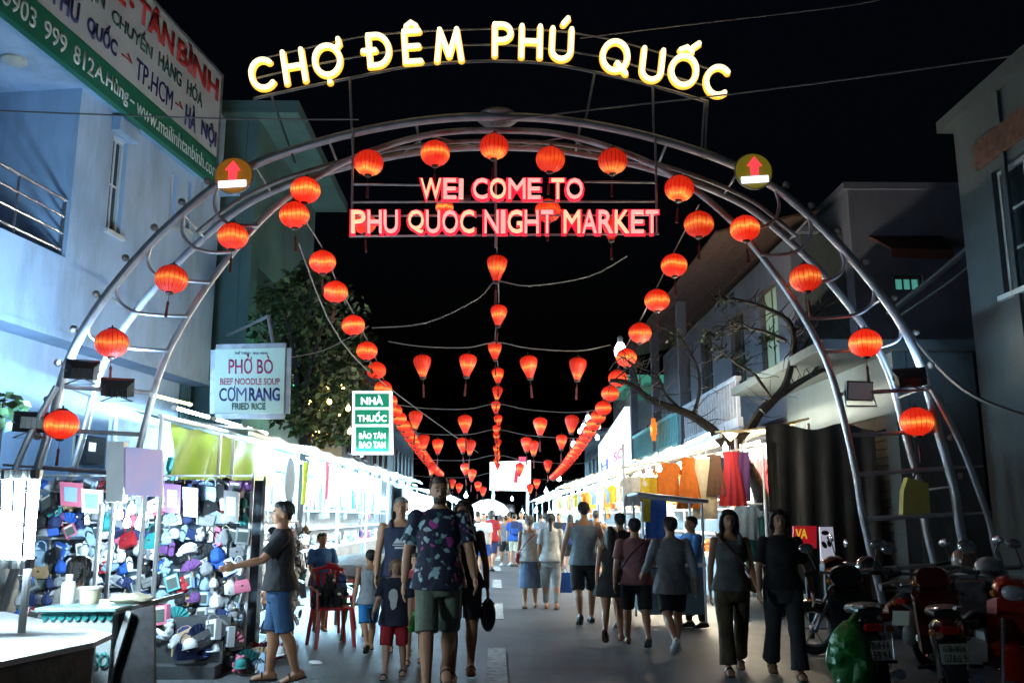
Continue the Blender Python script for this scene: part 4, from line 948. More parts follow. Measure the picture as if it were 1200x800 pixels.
        b = MB(); b.tube([(-.12, 0, -.03), (0, 0, .03), (.12, 0, -.03)], .006, 4); b.tube([(0, 0, .03), (0, 0, .09)], .004, 4); out.append(('hanger', b.mesh('hanger', M_steel)))
    elif kind == 'towel':
        b = MB(); b.sheet(lambda u, v: Vector(((u - .5) * .36, -.012 * math.sin(u * 14 + 3 * v), -.8 * v)), 10, 8, (0, .012, 0)); out.append(('cloth', b.mesh('cloth', cm(c))))
        b = MB(); b.tube([(-.2, .006, .006), (.2, .006, .006)], .008, 5); out.append(('rod', b.mesh('rod', M_steel)))
    WC[k] = out; return out
def tagm(me): return me
CATS = {'handbag': 'bag', 'pouch': 'pouch', 'purse': 'purse', 'cap': 'cap', 'fan': 'fan', 'sandal': 'sandal', 'plush': 'toy', 'boxed_toy': 'toy', 'shirt': 'shirt', 'dress': 'dress', 'towel': 'towel'}
DESC = {'handbag': 'leather handbag', 'pouch': 'drawstring pouch', 'purse': 'small flap purse', 'cap': 'peaked cap', 'fan': 'pleated hand fan', 'sandal': 'strap sandal', 'plush': 'plush toy', 'boxed_toy': 'boxed toy', 'shirt': 'short-sleeved shirt', 'dress': 'long dress', 'towel': 'beach towel'}
def ware(kind, c, p, rz, label, group, s=1.0, tilt=0.0):
    nm = {'plush': 'plush_toy'}.get(kind, kind)
    t = thing(nm, p, label, CATS[kind], group); t.rotation_euler = (tilt * .6, tilt, rz); t.scale = (s, s, s)
    for n_, me in ware_parts(kind, c): part(n_, me, t)
    return t
# ---------------------------------------------------------------- near left: souvenir rack, counter, tables
def rack(label, A, Bp, h, rows, nm='display_rack'):
    A, Bp = Vector(A), Vector(Bp); t = thing(nm, (A + Bp) / 2, label, 'rack'); d = (Bp - A).normalized(); nrm = Vector((-d.y, d.x, 0))
    for q in (A, Bp):
        for k in (0, .5):
            b = MB(); b.tube([q + nrm * k, q + nrm * k + Vector((0, 0, h))], .02, 6); b.build('post', M_white_metal, t)
    for k in range(rows):
        z = h - .02 - k * (h - .15) / rows
        b = MB(); b.tube([A + Vector((0, 0, z)), Bp + Vector((0, 0, z))], .012, 6); b.build('rail', M_white_metal, t)
    b = MB(); mid = (A + Bp) / 2 + nrm * .5 + Vector((0, 0, h / 2)); b.box(mid, ((Bp - A).length, .02, h - .1), Matrix.Rotation(math.atan2(d.y, d.x), 3, 'Z')); b.build('back_panel', mat('rack_back', (.20, .27, .34), .7, var=.3, scale=6), t, False)
    for q in (A, Bp):
        for k in (0, .5):
            b = MB(); b.tube([q + nrm * k + Vector((-.02, 0, .05)), q + nrm * k + Vector((.02, 0, .05))], .05, 10); b.build('caster', M_rubber, t)
    return t
KINDS = ['handbag', 'pouch', 'purse', 'cap', 'fan', 'sandal', 'plush', 'boxed_toy']
COLS = ['white', 'pale blue', 'navy', 'black', 'grey', 'silver', 'white', 'pale blue', 'teal', 'purple', 'grey', 'black', 'navy', 'silver', 'white', 'pale blue', 'silver', 'red', 'tan', 'pink', 'blue', 'white', 'black', 'grey']
ROWN = ['top', 'second', 'third', 'fourth', 'fifth', 'sixth', 'seventh', 'eighth', 'ninth', 'tenth', 'lowest']
def fill_rack(A, Bp, h, rows, n, which, face, seed):
    rng = random.Random(seed); A, Bp = Vector(A), Vector(Bp); d = (Bp - A).normalized(); nrm = Vector((d.y, -d.x, 0)); last = None
    for r in range(rows):
        z = h - .02 - r * (h - .15) / rows
        for k in range(n):
            kd = rng.choice(KINDS); c = rng.choice(COLS)
            p = A.lerp(Bp, (k + .5 + rng.uniform(-.2, .2)) / n) + Vector((0, 0, z - rng.uniform(0, .03))) + nrm * rng.uniform(.04, .16)
            ware(kd, c, p, face + rng.uniform(-.5, .5), '%s %s, %s from left, %s row of the %s' % (c, DESC[kd], ORD[k], ROWN[r], which), 'wares on the ' + which, rng.uniform(.5, .85), rng.uniform(-.5, .5))
RA, RB = (-4.95, 9.75, 0), (-2.62, 9.75, 0)
rack('white tube souvenir rack packed with bags and toys, left of the man in black', RA, RB, 1.95, 11); fill_rack(RA, RB, 1.93, 11, 26, 'souvenir rack', 0, 5)
RC, RD = (-2.55, 10.0, 0), (-2.75, 12.6, 0)
rack('low white rack of sandals and bags along the street behind the man in black', RC, RD, 1.45, 7); fill_rack(RC, RD, 1.43, 7, 13, 'street side rack', PI / 2, 8)
# heap of wares on the ground in front of the rack
rng = random.Random(3)
for k in range(39):
    kd = rng.choice(['fan', 'purse', 'boxed_toy', 'handbag', 'plush', 'cap', 'sandal']); c = rng.choice(COLS)
    x = -3.6 + 1.0 * rng.random(); y = 8.9 + rng.random() * .6; z = .3 + rng.random() * .6 * (y - 8.7)
    ware(kd, c, (x, y, z), rng.uniform(-1, 1), '%s %s in the heap below the souvenir rack, %s piled' % (c, DESC[kd], ORD[k]), 'wares heaped below the souvenir rack', .8, rng.uniform(-.5, .5))
bx = MB()
hp = thing('stepped_stand', (-3.1, 9.25, 0), 'low stepped stand under the heap of wares', 'stand')
for k in range(3):
    b = MB(); b.box((-3.1, 9.0 + .22 * k, .06 + .1 * k), (.9, .21, .12 + .2 * k)); b.build('step', mat('stand_dark', (.05, .055, .06), .6), hp, False)
for k in range(36):                               # footwear and small wares set out on the ground by the rack
    kd = rng.choice(['sandal', 'sandal', 'cap', 'purse', 'fan', 'plush']); c = rng.choice(COLS); s_ = rng.uniform(.6, .85)
    ware(kd, c, (-2.62 + .5 * rng.random() - .02 * k / 36, 8.95 + 1.2 * rng.random(), .30 * s_), rng.uniform(-1.2, 1.2), '%s %s on the ground beside the reaching man, %s set out' % (c, DESC[kd], ORD[k]), 'wares on the ground beside the reaching man', s_, rng.uniform(-.2, .2))
# framed picture boards at the top of the rack
for k, (x0, y0, x1, y1, c) in enumerate([(70, 564, 96, 594, 'pink'), (95, 572, 120, 602, 'white'), (192, 566, 212, 602, 'purple'), (214, 570, 232, 606, 'white'), (262, 574, 280, 612, 'black')]):
    P = [atY(x, y, 9.45) for x, y in ((x0, y0), (x1, y0 + 2), (x1 - 1, y1), (x0 + 1, y1 - 2))]
    t = thing('packaged_scarf', P[3], '%s packaged scarf hung flat at the top of the souvenir rack, %s from the left' % (c, ORD[k]), 'scarf', 'packaged scarves on the souvenir rack')
    b = MB(); b.prism(P, (0, .03, 0)); b.build('packet', cm(c, 'plastic'), t, False)
    m = sum((p for p in P), Vector()) / 4; b = MB(); b.prism([m + (p - m) * .6 + Vector((0, -.004, 0)) for p in P], (0, -.003, 0)); b.build('print', cm('pale blue' if c != 'pale blue' else 'white', 'plastic'), t, False)
    b = MB(); b.tube([(P[0] + P[1]) / 2, (P[0] + P[1]) / 2 + Vector((0, .1, .1))], .005, 4); b.build('hook', M_steel, t)
# sun-faded poster board on a white post with lamp cluster
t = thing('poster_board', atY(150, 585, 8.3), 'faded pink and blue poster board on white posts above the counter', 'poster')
P = [atY(x, y, 8.3) for x, y in ((146, 523), (190, 527), (189, 582), (146, 580))]
mp = mat('poster_print_glow', (.62, .36, .46), .5, var=.1, scale=3, bump=.02, col2=(.22, .34, .62), emit=.3, ecol=(.75, .6, .9)); b = MB(); b.prism(P, (0, .04, 0)); b.build('board', mp, t, False)  # glow put into the print, stands in for lamp light from the front
b = MB(); P = [atY(x, y, 8.25) for x, y in ((125, 517), (145, 517), (144, 588), (124, 588))]; b.prism(P, (0, .1, 0)); b.build('post_panel', M_white_metal, t, False)
for k, (x, y0) in enumerate(((134, 585), (170, 582), (188, 582), (119, 590))):
    p = atY(x, y0, 8.32); b = MB(); b.tube([p, Vector((p.x, 8.32, .02))], .022, 8); b.build('post', M_white_metal, t)
for k, (x, y) in enumerate([(140, 602), (154, 596), (168, 604), (149, 612), (163, 614)]):
    bulb_lamp(atY(x, y, 8.42), 'bare white bulb in the bright cluster under the poster board, %s from the left' % ORD[k], M_bulb_c, .035, .12, 'bulb cluster under the poster board')
for k, (x0, x1) in enumerate([(9, 3), (24, 16), (39, 31)]):
    tube_lamp(atY(x0, 556, 5.7), atY(x1 + 2, 660, 5.7), 'upright tube lamp at the left edge, %s from the left' % ORD[k], emat('tube_lamp_upright', (.66, .88, 1), 260, 'AUTO'), .026, 'upright tube lamps at the left edge')
t = thing('lamp_frame', atY(20, 556, 5.75), 'white frame holding the upright tube lamps', 'frame')
b = MB(); b.bar(atY(-8, 553, 5.75), atY(48, 555, 5.75), .05); b.build('beam', M_white_metal, t, False)
b = MB(); p = atY(44, 553, 5.8); b.tube([p, Vector((p.x, 5.8, .02))], .024, 8); b.build('post', M_white_metal, t)
# glass counter with teal trim
t = thing('counter', (-2.8, 6.5, 0), 'white shop counter with scalloped teal trim at the lower left', 'counter')
xL, xR = atY(49, 715, 6.3).x, atY(134, 715, 6.3).x; zc = atY(90, 716, 6.3).z
b = MB(); b.box(((xL + xR) / 2, 6.6, zc / 2), (xR - xL - .02, .58, zc - .02)); b.build('cabinet', mat('counter_white', (.68, .74, .76), .4, var=.05), t, False)
b = MB(); b.box(((xL + xR) / 2, 6.58, zc + .012), (xR - xL + .06, .66, .03), bev=.008); b.build('top', mat('counter_top', (.35, .58, .60), .25, var=.1), t, False)
mt = mat('teal_trim', (.04, .42, .40), .5)
n = 9
for k in range(n):
    x = xL + (k + .5) * (xR - xL) / n; b = MB(); w = (xR - xL) / n * .5
    b.prism([Vector((x + w * math.cos(a), 6.3, zc - .01 + .05 * math.sin(a))) for a in [PI + PI * i / 8 for i in range(9)]], (0, -.006, 0)); b.build('scallop', mt, t, False)
lay_text('SO', Vector((xR - .12, 6.302, zc - .36)), Vector((xR - .01, 6.302, zc - .36)), Vector((xR - .12, 6.302, zc - .26)), mt, 'lettering', t, depth=.003, out=.003, bold=.02)
lay_text('CAFE', Vector((xL + .03, 6.302, zc - .26)), Vector((xL + .2, 6.302, zc - .26)), Vector((xL + .03, 6.302, zc - .19)), mt, 'lettering', t, depth=.003, out=.003, bold=.0) if False else None
# dark slatted stand with diagonal strut
t = thing('folding_stand', (-2.4, 6.45, 0), 'dark grey board stand with a white diagonal strut beside the counter', 'stand')
P = [atY(x, y, 6.4) for x, y in ((134, 720), (180, 708), (181, 830), (132, 830))]; b = MB(); b.prism(P, (0, .04, 0)); b.build('board', mat('grey_board', (.10, .10, .11), .6, var=.3, scale=9), t, False)
b = MB(); b.bar(atY(152, 716, 6.36), atY(122, 812, 6.36), .035); b.build('strut', M_white_metal, t, False)
b = MB(); b.bar(atY(135, 717, 6.4), atY(214, 696, 6.9), .03); b.build('rail', M_white_metal, t, False)
# white table at the very left
t = thing('display_table', (-2.8, 5.6, 0), 'white topped table with grey apron in the lower left corner', 'table')
Q = [atZ(-30, 781, .8), atZ(110, 752, .8), atZ(132, 742, .8), atZ(5, 716, .8), atZ(-40, 716, .8)]
b = MB(); b.prism([Vector((q.x, q.y, .8)) for q in Q], (0, 0, -.03)); b.build('top', mat('table_white', (.75, .78, .8), .35, var=.04), t, False)
a, c = Q[0], Q[1]; b = MB(); b.prism([Vector((a.x - .02, a.y + .03, .768)), Vector((c.x - .02, c.y + .03, .768)), Vector((c.x - .02, c.y + .03, .5)), Vector((a.x - .02, a.y + .03, .5))], (-.02, .03, 0)); b.build('apron', mat('grey_board', (.10, .10, .11), .6), t, False)
for q in (Q[1] + Vector((-.1, .05, 0)), Q[0] + Vector((-.1, .1, 0)), Q[3] + Vector((0, -.1, 0)), Q[2] + Vector((-.1, -.05, 0))):
    b = MB(); b.tube([Vector((q.x, q.y, .01)), Vector((q.x, q.y, .77))], .025, 6); b.build('leg', M_white_metal, t)
# things on the counter
for k, (x, kd, c) in enumerate([(78, 'bottle', 'white'), (104, 'tub', 'cream'), (150, 'cloth', 'cream')]):
    p = atY(x, 714, 6.55); p.z = zc + .028
    if kd == 'cloth':
        b = MB(); b.ell((p.x, 6.6, p.z + .03), (.16, .1, .045), 14, 7); b.v = [(q[0], q[1], q[2] + .02 * mnoise.noise(Vector(q) * 14)) for q in b.v]; b.thing('folded_cloth', cm('cream'), 'crumpled cream cloth on the end of the counter', 'cloth')
    else:
        t = thing(kd, p, 'white plastic %s standing on the teal topped counter' % kd, kd)
        b = MB(); b.lathe([(.045, 0), (.048, .02), (.048, .12), (.04, .15)] if kd == 'bottle' else [(.06, 0), (.075, .1), (.08, .1)], 12, p); b.build('body', cm(c, 'plastic'), t)
        b = MB(); b.lathe([(.025, .15), (.025, .2)] if kd == 'bottle' else [(.083, .1), (.083, .115)], 12, p); b.build('cap' if kd == 'bottle' else 'lid', cm('white', 'plastic'), t)
# speaker-like black box on yellow board fixed to the lower wall
t = thing('meter_box', FA.P(FA.px(101, 530, -.4)[0], FA.px(101, 545, -.4)[1], -.4), 'black meter box on a yellow board fixed to the blue wall', 'box')
a = FA.px(86, 545, -.4); c = FA.px(100, 513, -.4); e = FA.px(112, 513, -.4)
b = MB(); FA.box(b, a[0], c[0], a[1], c[1], -.448, -.42); b.build('backboard', cm('cream', 'plastic'), t, False)
b = MB(); FA.box(b, c[0] - .25, e[0], a[1] + .05, e[1], -.418, -.2); b.build('casing', M_black, t, False)
b = MB(); FA.box(b, e[0] - .5, e[0] - .3, a[1] + .25, a[1] + .4, -.198, -.19); b.build('dial', emat('dial_light', (.9, .95, 1), .9), t, False)

# ---------------------------------------------------------------- the stall rows
M_tarp = mat('white_tarp', (.55, .62, .68), .6, var=.08, scale=2, bump=.15, bscale=12, dirt=.2)
M_tarpy = mat('yellowed_tarp', (.66, .53, .27), .6, var=.1, scale=2, bump=.15, bscale=12, dirt=.2)
M_table = mat('counter_cloth', (.55, .58, .60), .7, var=.1, scale=3)
def stall(name, X0, X1, Y0, Y1, zf, zb, mroof, label, group, back=True):
    """X0 street side, X1 back; roof eave zf at the street, zb at the back"""
    t = thing('market_stall', ((X0 + X1) / 2, (Y0 + Y1) / 2, 0), label, 'stall', group); sg = 1 if X1 > X0 else -1
    def f(u, v):
        x = X0 + (X1 - X0) * u; z = zf + (zb - zf) * u; return Vector((x, Y0 + .04 + (Y1 - Y0 - .08) * v, z - .05 * math.sin(u * PI) + .02 * math.sin(v * 19)))
    b = MB(); b.sheet(f, 6, 12, (0, 0, .03)); b.build('roof', mroof, t)
    b = MB(); b.bar((X0, Y0 + .02, zf - .05), (X0, Y1 - .02, zf - .05), .05, .06); b.build('eave_beam', M_white_metal, t, False)
    for (x, y, z) in ((X0 + sg * .25, Y0 + .1, zf - .09), (X0 + sg * .25, Y1 - .1, zf - .09), (X1, Y0 + .1, zb - .05), (X1, Y1 - .1, zb - .05)):
        b = MB(); b.tube([(x, y, .0), (x, y, z)], .026, 6); b.build('post', M_white_metal, t)
    if back:
        b = MB(); b.box((X1 + sg * .06, (Y0 + Y1) / 2, zb / 2 - .06), (.05, Y1 - Y0 - .1, zb - .2)); b.build('back_panel', mat('stall_back', (.45, .48, .5), .7, var=.15, scale=4), t, False)
    ct = MB(); ct.box((X0 + sg * .75, (Y0 + Y1) / 2, .78), (.8, Y1 - Y0 - .5, .05), bev=.01); ct.build('table_top', M_white_metal, t, False)
    b = MB(); b.sheet(lambda u, v: Vector((X0 + sg * (.345 + .015 * math.sin(u * 40)), Y0 + .25 + (Y1 - Y0 - .5) * u, .755 - .65 * v)), 40, 3, (sg * .01, 0, 0)); b.build('table_skirt', M_table, t)
    for k in range(2):
        b = MB(); b.box((X1 - sg * .2, (Y0 + Y1) / 2, 1.15 + .5 * k), (.35, Y1 - Y0 - .4, .03)); b.build('shelf', M_white_metal, t, False)
    return t
rng = random.Random(21)
LY = [12.9, 17.2, 21.8, 26.6, 31.6, 37.0, 43.0]
for k in range(6):
    Y0, Y1 = LY[k], LY[k + 1]; zf = 2.72 + .07 * k
    stall('s', -3.55, -5.5, Y0, Y1, zf, zf + .35, M_tarp, 'white roofed market stall, %s beyond the gate on the left' % ORD[k], 'market stalls on the left')
    for j in range(2):
        y = Y0 + (Y1 - Y0) * ((.28 + .45 * j) if k else (.62 + .25 * j))
        tube_lamp((-4.1, y - .55, zf - .18), (-4.1, y + .55, zf - .18), 'bright tube lamp under the roof, %s one in %s left stall' % (('near', 'far')[j], ORD[k]), M_tube)
        tube_lamp((-3.78, y - .55, zf - .15), (-3.78, y + .55, zf - .15), 'tube lamp on the eave, %s one of the %s left stall' % (('near', 'far')[j], ORD[k]), M_tube2, .015)
    for j in range(11):                           # goods on the table
        kd = rng.choice(['boxed_toy', 'handbag', 'plush', 'cap', 'purse']); c = rng.choice(['white', 'pale blue', 'cream', 'silver', 'pink', 'white', 'navy'])
        p = (-4.0 - rng.random() * .5, Y0 + .5 + j * (Y1 - Y0 - 1) / 10, .805 + .305); ware(kd, c, p, PI / 2 + rng.uniform(-.4, .4), '%s %s on the %s left stall table, %s from near end' % (c, DESC[kd], ORD[k], ORD[j]), 'goods on the left stall tables', 1.05)
    for j in range(7):
        kd = rng.choice(['shirt', 'shirt', 'towel', 'dress']); c = rng.choice(['white', 'pale blue', 'cream', 'grey', 'pink', 'teal', 'white'])
        p = (-5.2, Y0 + .45 + j * (Y1 - Y0 - .9) / 6, 2.45); ware(kd, c, p, PI / 2 + rng.uniform(-.2, .2), '%s %s hung in the %s left stall, %s from near end' % (c, DESC[kd], ORD[k], ORD[j]), 'clothes at the back of the left stalls', 1.0)
# front cloths of the first left stall: lime tarpaulin, oval board, lime and pink towels
b = MB()
def tarp(u, v):
    y = 10.9 + 5.0 * u; zt = 2.62 + .10 * u; sag = .62 + .16 * math.sin(u * 3.0) + .05 * math.sin(u * 21)
    if u < .12: sag *= .9
    return Vector((-3.95 + .07 * math.sin(u * 26 + v * 2.5) * (.3 + v), y, zt - sag * v - .04 * abs(math.sin(u * 15)) * (1 - v)))
b.sheet(tarp, 70, 8, (-.006, 0, 0)); b.thing('tarpaulin', mat('lime_tarpaulin', (.26, .46, .012), .55, var=.12, scale=3, bump=.12, bscale=14), 'lime green tarpaulin hung from the eave above the souvenir rack', 'tarpaulin')
t = thing('eave_truss', (-3.8, 12, 2.7), 'pipe rail with the lime tarpaulin tied along it', 'rail'); b = MB(); b.tube([(-3.9, 10.4, 2.64), (-3.9, 16.2, 2.77)], .03, 8); b.build('pipe', M_white_metal, t)
for q in (10.45, 12.7):
    b = MB(); b.tube([(-3.9, q, 0), (-3.9, q, 2.64)], .026, 8); b.build('post', M_white_metal, t)
for k in range(3):
    tube_lamp((-3.78, 10.5 + 1.5 * k, 2.75 + .03 * k), (-3.78, 11.75 + 1.5 * k, 2.775 + .03 * k), 'tube lamp on the rail above the lime tarpaulin, %s from the left' % ORD[k], emat('tube_lamp_rail', (.75, .92, 1), 50, 'AUTO'), .02)
tube_lamp((-4.05, 10.5, 2.9), (-4.05, 11.8, 2.95), 'yellowish tube lamp above the others at the tarpaulin rail', emat('tube_lamp_lime', (.8, 1, .3), 6, 'AUTO'), .02)
p = atX(340, 562, -3.75); b = MB(); b.ell(p, (.03, .42, .42), 20, 12); b.thing('oval_board', mat('blue_grey_board', (.10, .17, .24), .6, var=.1), 'blue grey oval board hung beside the lime tarpaulin', 'board')
for k, (x, c) in enumerate([(358, 'lime'), (384, 'pink')]):
    p = atX(x, 541, -3.7); ware('towel', c, p, PI / 2, '%s beach towel hung at the front of the first left stall' % c, 'towels at the first left stall', 1.0)
# right row
RY = [13.8, 17.6, 21.6, 26.0, 30.6, 35.6, 41.0, 48.0]
for k in range(7):
    Y0, Y1 = RY[k], RY[k + 1]; zf = 2.78 + .03 * k
    stall('s', 3.45 - .06 * k, 4.85, Y0, Y1, zf, zf + .2, M_tarpy, 'yellow lit market stall, %s beyond the gate on the right' % ORD[k], 'market stalls on the right')
    for j in range(2):
        y = Y0 + (Y1 - Y0) * (.25 + .5 * j)
        bulb_lamp((3.85, y, zf - .32), 'warm bulb under the roof, %s one in the %s right stall' % (('near', 'far')[j], ORD[k]), M_bulb_w, .06, .3)
        tube_lamp((4.2, y - .5, zf - .1), (4.2, y + .5, zf - .1), 'tube lamp under the roof, %s one in the %s right stall' % (('near', 'far')[j], ORD[k]), emat('tube_lamp_warm', (1, .88, .64), 900, 'AUTO'), .017)
    for j in range(8):
        kd = rng.choice(['shirt', 'shirt', 'dress', 'towel']); c = rng.choice(['orange', 'white', 'orange', 'cream', 'yellow', 'red', 'white', 'blue'])
        p = (4.55, Y0 + .4 + j * (Y1 - Y0 - .8) / 7, 2.5); ware(kd, c, p, -PI / 2 + rng.uniform(-.2, .2), '%s %s hung in the %s right stall, %s from near end' % (c, DESC[kd], ORD[k], ORD[j]), 'clothes at the back of the right stalls', 1.05)
    for j in range(5):
        kd = rng.choice(['shirt', 'towel', 'shirt']); c = rng.choice(['white', 'cream', 'orange', 'pale blue', 'yellow'])
        p = (3.62 - .06 * k, Y0 + .5 + j * (Y1 - Y0 - 1) / 4, 2.42); ware(kd, c, p, rng.uniform(-.5, .5), '%s %s under the %s right stall eave, %s from near end' % (c, DESC[kd], ORD[k], ORD[j]), 'clothes under the right eaves', .8)
    for j in range(7):
        kd = rng.choice(['boxed_toy', 'handbag', 'cap', 'purse', 'plush']); c = rng.choice(['white', 'cream', 'orange', 'red', 'tan', 'pale blue', 'blue'])
        p = (4.0 + rng.random() * .3, Y0 + .5 + j * (Y1 - Y0 - 1) / 6, .805 + .305); ware(kd, c, p, -PI / 2 + rng.uniform(-.4, .4), '%s %s on the %s right stall table, %s from near end' % (c, DESC[kd], ORD[k], ORD[j]), 'goods on the right stall tables', 1.05)
# clothes on the near end of the right row
for k, (x, y, kd, c, s) in enumerate([(782, 540, 'shirt', 'orange', .8), (806, 535, 'dress', 'orange', .75), (824, 538, 'towel', 'cream', 1.1), (838, 532, 'dress', 'brown', .6), (856, 528, 'dress', 'red', .8), (866, 530, 'towel', 'purple', .9), (880, 600, 'towel', 'teal', .9), (760, 560, 'towel', 'yellow', .8), (742, 556, 'shirt', 'white', .7), (768, 585, 'towel', 'blue', .9), (874, 590, 'shirt', 'pale blue', .8)]):
    ware(kd, c, atY(x, y, 13.5), rng.uniform(-.3, .3), '%s %s on the clothes rail before the right stalls, %s hung' % (c, DESC[kd], ORD[k]), 'clothes at the near end of the right row', s)
t = thing('clothes_rail', (4.0, 13.5, 0), 'tall pipe rail for clothes at the near end of the right stalls', 'rail')
for x in (730, 868, 893):
    p = atY(x, 520, 13.55); b = MB(); b.tube([Vector((p.x, 13.55, 0)), p], .022, 6); b.build('post', M_white_metal, t)
for (x0, y0, x1, y1) in ((728, 548, 895, 522), (866, 592, 893, 590)):
    b = MB(); b.tube([atY(x0, y0, 13.55), atY(x1, y1, 13.55)], .016, 6); b.build('rail', M_white_metal, t)
for q, (x, y, Y) in enumerate([(850, 524, 12.95), (772, 548, 12.5)]):
    bulb_lamp(atY(x, y, Y), 'warm bulb hung in front of the orange clothes on the rail, %s one' % ('right', 'left')[q], emat('bulb_lamp_rail', (1, .84, .6), 420, 'AUTO'), .04, .3)
tube_lamp(atX(838, 505, 3.5), atX(775, 533, 3.5), 'slanted tube lamp on the eave at the near end of the right row', emat('tube_lamp_warm', (1, .88, .64), 900, 'AUTO'), .015)
b = MB(); b.sheet(lambda u, v: Vector((4.12 + 1.68 * u, 13.72 + .05 * math.sin(u * 30 + v * 1.5) * (.4 + .6 * v) + .03 * math.sin(u * 9), 2.86 + .05 * math.sin(u * 11) - 2.55 * v + .06 * math.sin(u * 7) * v)), 60, 10, (0, .008, 0))  # added sheet that keeps the stall lamps off the shop wall
b.thing('blocker', mat('blocker_sheet', (.03, .036, .036), .5, var=.25, scale=4, bump=.3, bscale=10, dirt=.5), 'added dull grey light curtain closing the near end of the right stalls', 'blocker')
# small cart with grey roof
t = thing('vendor_cart', (2.9, 12.9, 0), 'vendor cart with flat grey roof beside the man in blue', 'cart')
P = [atZ(738, 574, 1.86), atZ(828, 590, 1.86)]
x0, x1 = atY(742, 580, 12.8).x, atY(824, 586, 12.8).x; zc2 = atY(780, 583, 12.8).z
b = MB(); b.box(((x0 + x1) / 2, 12.95, zc2), (x1 - x0, 1.0, .05), Matrix.Rotation(rad(6), 3, 'Y'), .01); b.build('roof', mat('cart_roof', (.30, .33, .38), .5, .2), t)
for x in (x0 + .08, x1 - .08):
    for y in (12.55, 13.35):
        b = MB(); b.tube([(x, y, .1), (x, y, zc2 - .06)], .018, 6); b.build('post', M_white_metal, t)
b = MB(); b.box(((x0 + x1) / 2, 12.95, .85), (x1 - x0 - .1, .86, .05)); b.build('tray', M_white_metal, t, False)
b = MB(); b.box(((x0 + x1) / 2, 12.95, .5), (x1 - x0 - .14, .8, .6)); b.build('cabinet', mat('cart_cabinet', (.10, .16, .18), .5), t, False)
for k in range(5):
    ware('boxed_toy', ['white', 'cream', 'white', 'pale blue', 'white'][k], (x0 + .15 + k * (x1 - x0 - .3) / 4, 12.7, 1.15), .1 * k, '%s boxed toy on the vendor cart, %s from the left' % (['white', 'cream', 'white', 'pale blue', 'white'][k], ORD[k]), 'boxes on the vendor cart')
# bright lamps far down the street
for k, (x, y, Y) in enumerate([(727, 410, 33), (701, 499, 34), (717, 463, 33), (693, 492, 40), (687, 510, 40), (679, 505, 44), (672, 520, 48), (700, 512, 36), (565, 592, 70), (600, 584, 80), (546, 580, 60), (640, 575, 60), (655, 560, 50), (574, 601, 75), (590, 602, 75), (612, 600, 70), (628, 598, 66), (644, 600, 60), (660, 597, 50), (672, 592, 45)]):
    bulb_lamp(atY(x, y, Y), 'bright far lamp, %s of those down the street' % ORD[k], emat('far_lamp', (.85, .93, 1), 14), (.24 if k == 0 else .09) if Y < 45 else .13, .6, 'far lamps down the street')
for k, (x, y) in enumerate([(689, 490), (697, 488), (684, 500)]):
    bulb_lamp(atY(x, y, 40), 'blue white floodlamp dot over the right roofs, %s from the left' % ORD[(1, 2, 0)[k]], emat('far_flood', (.7, .8, 1), 9), .13, .3, 'floodlamp dots over the right roofs')
c = atX(766, 503, 4.7); t = thing('star_lantern', c, 'glowing orange star lantern on the right balcony', 'lantern')
P = [c + Vector((0, .34 * (1 if i % 2 == 0 else .45) * math.sin(i * PI / 6), .34 * (1 if i % 2 == 0 else .45) * math.cos(i * PI / 6))) for i in range(12)]
b = MB(); b.prism([p + Vector((-.06, 0, 0)) for p in P], (.12, 0, 0)); b.build('star_body', emat('star_orange', (1, .22, .02), 1.0), t, False)
b = MB(); b.ell(c, (.1, .1, .1), 10, 7); b.build('core', emat('star_core', (1, .6, .15), 2.0), t)
b = MB(); b.tube([c + Vector((.05, 0, .1)), c + Vector((.25, 0, .5))], .012, 5); b.build('hook', M_steel_dk, t)
# white domed stall at the end of the street
t = thing('domed_kiosk', (-.4, 70, 0), 'white domed kiosk tent at the far end of the street', 'tent')
c = atY(572, 603, 70); b = MB(); b.lathe([(1.6, 0), (1.55, .35), (1.2, .8), (.6, 1.1), (.05, 1.2)], 20, c); b.build('dome', emat('tent_lit', (.9, .92, 1), .9), t)
for a in range(6):
    b = MB(); b.tube([(c.x + 1.5 * math.cos(a), 70 + 1.5 * math.sin(a), 0), (c.x + 1.5 * math.cos(a), 70 + 1.5 * math.sin(a), c.z)], .05, 6); b.build('post', M_white_metal, t)
for sg in (-1, 1):
    for k in range(4):
        Y0 = 50 + k * 9; t = stall('s', sg * 3.1, sg * 5.2, Y0, Y0 + 8.6, 2.9, 3.2, M_tarp, 'far white stall roof, %s beyond the near rows on the %s' % (ORD[k], 'right' if sg > 0 else 'left'), 'far stalls')
        tube_lamp((sg * 3.6, Y0 + 1, 2.7), (sg * 3.6, Y0 + 7, 2.7), 'long far tube lamp under the %s far stall on the %s' % (ORD[k], 'right' if sg > 0 else 'left'), M_tube2, .03)

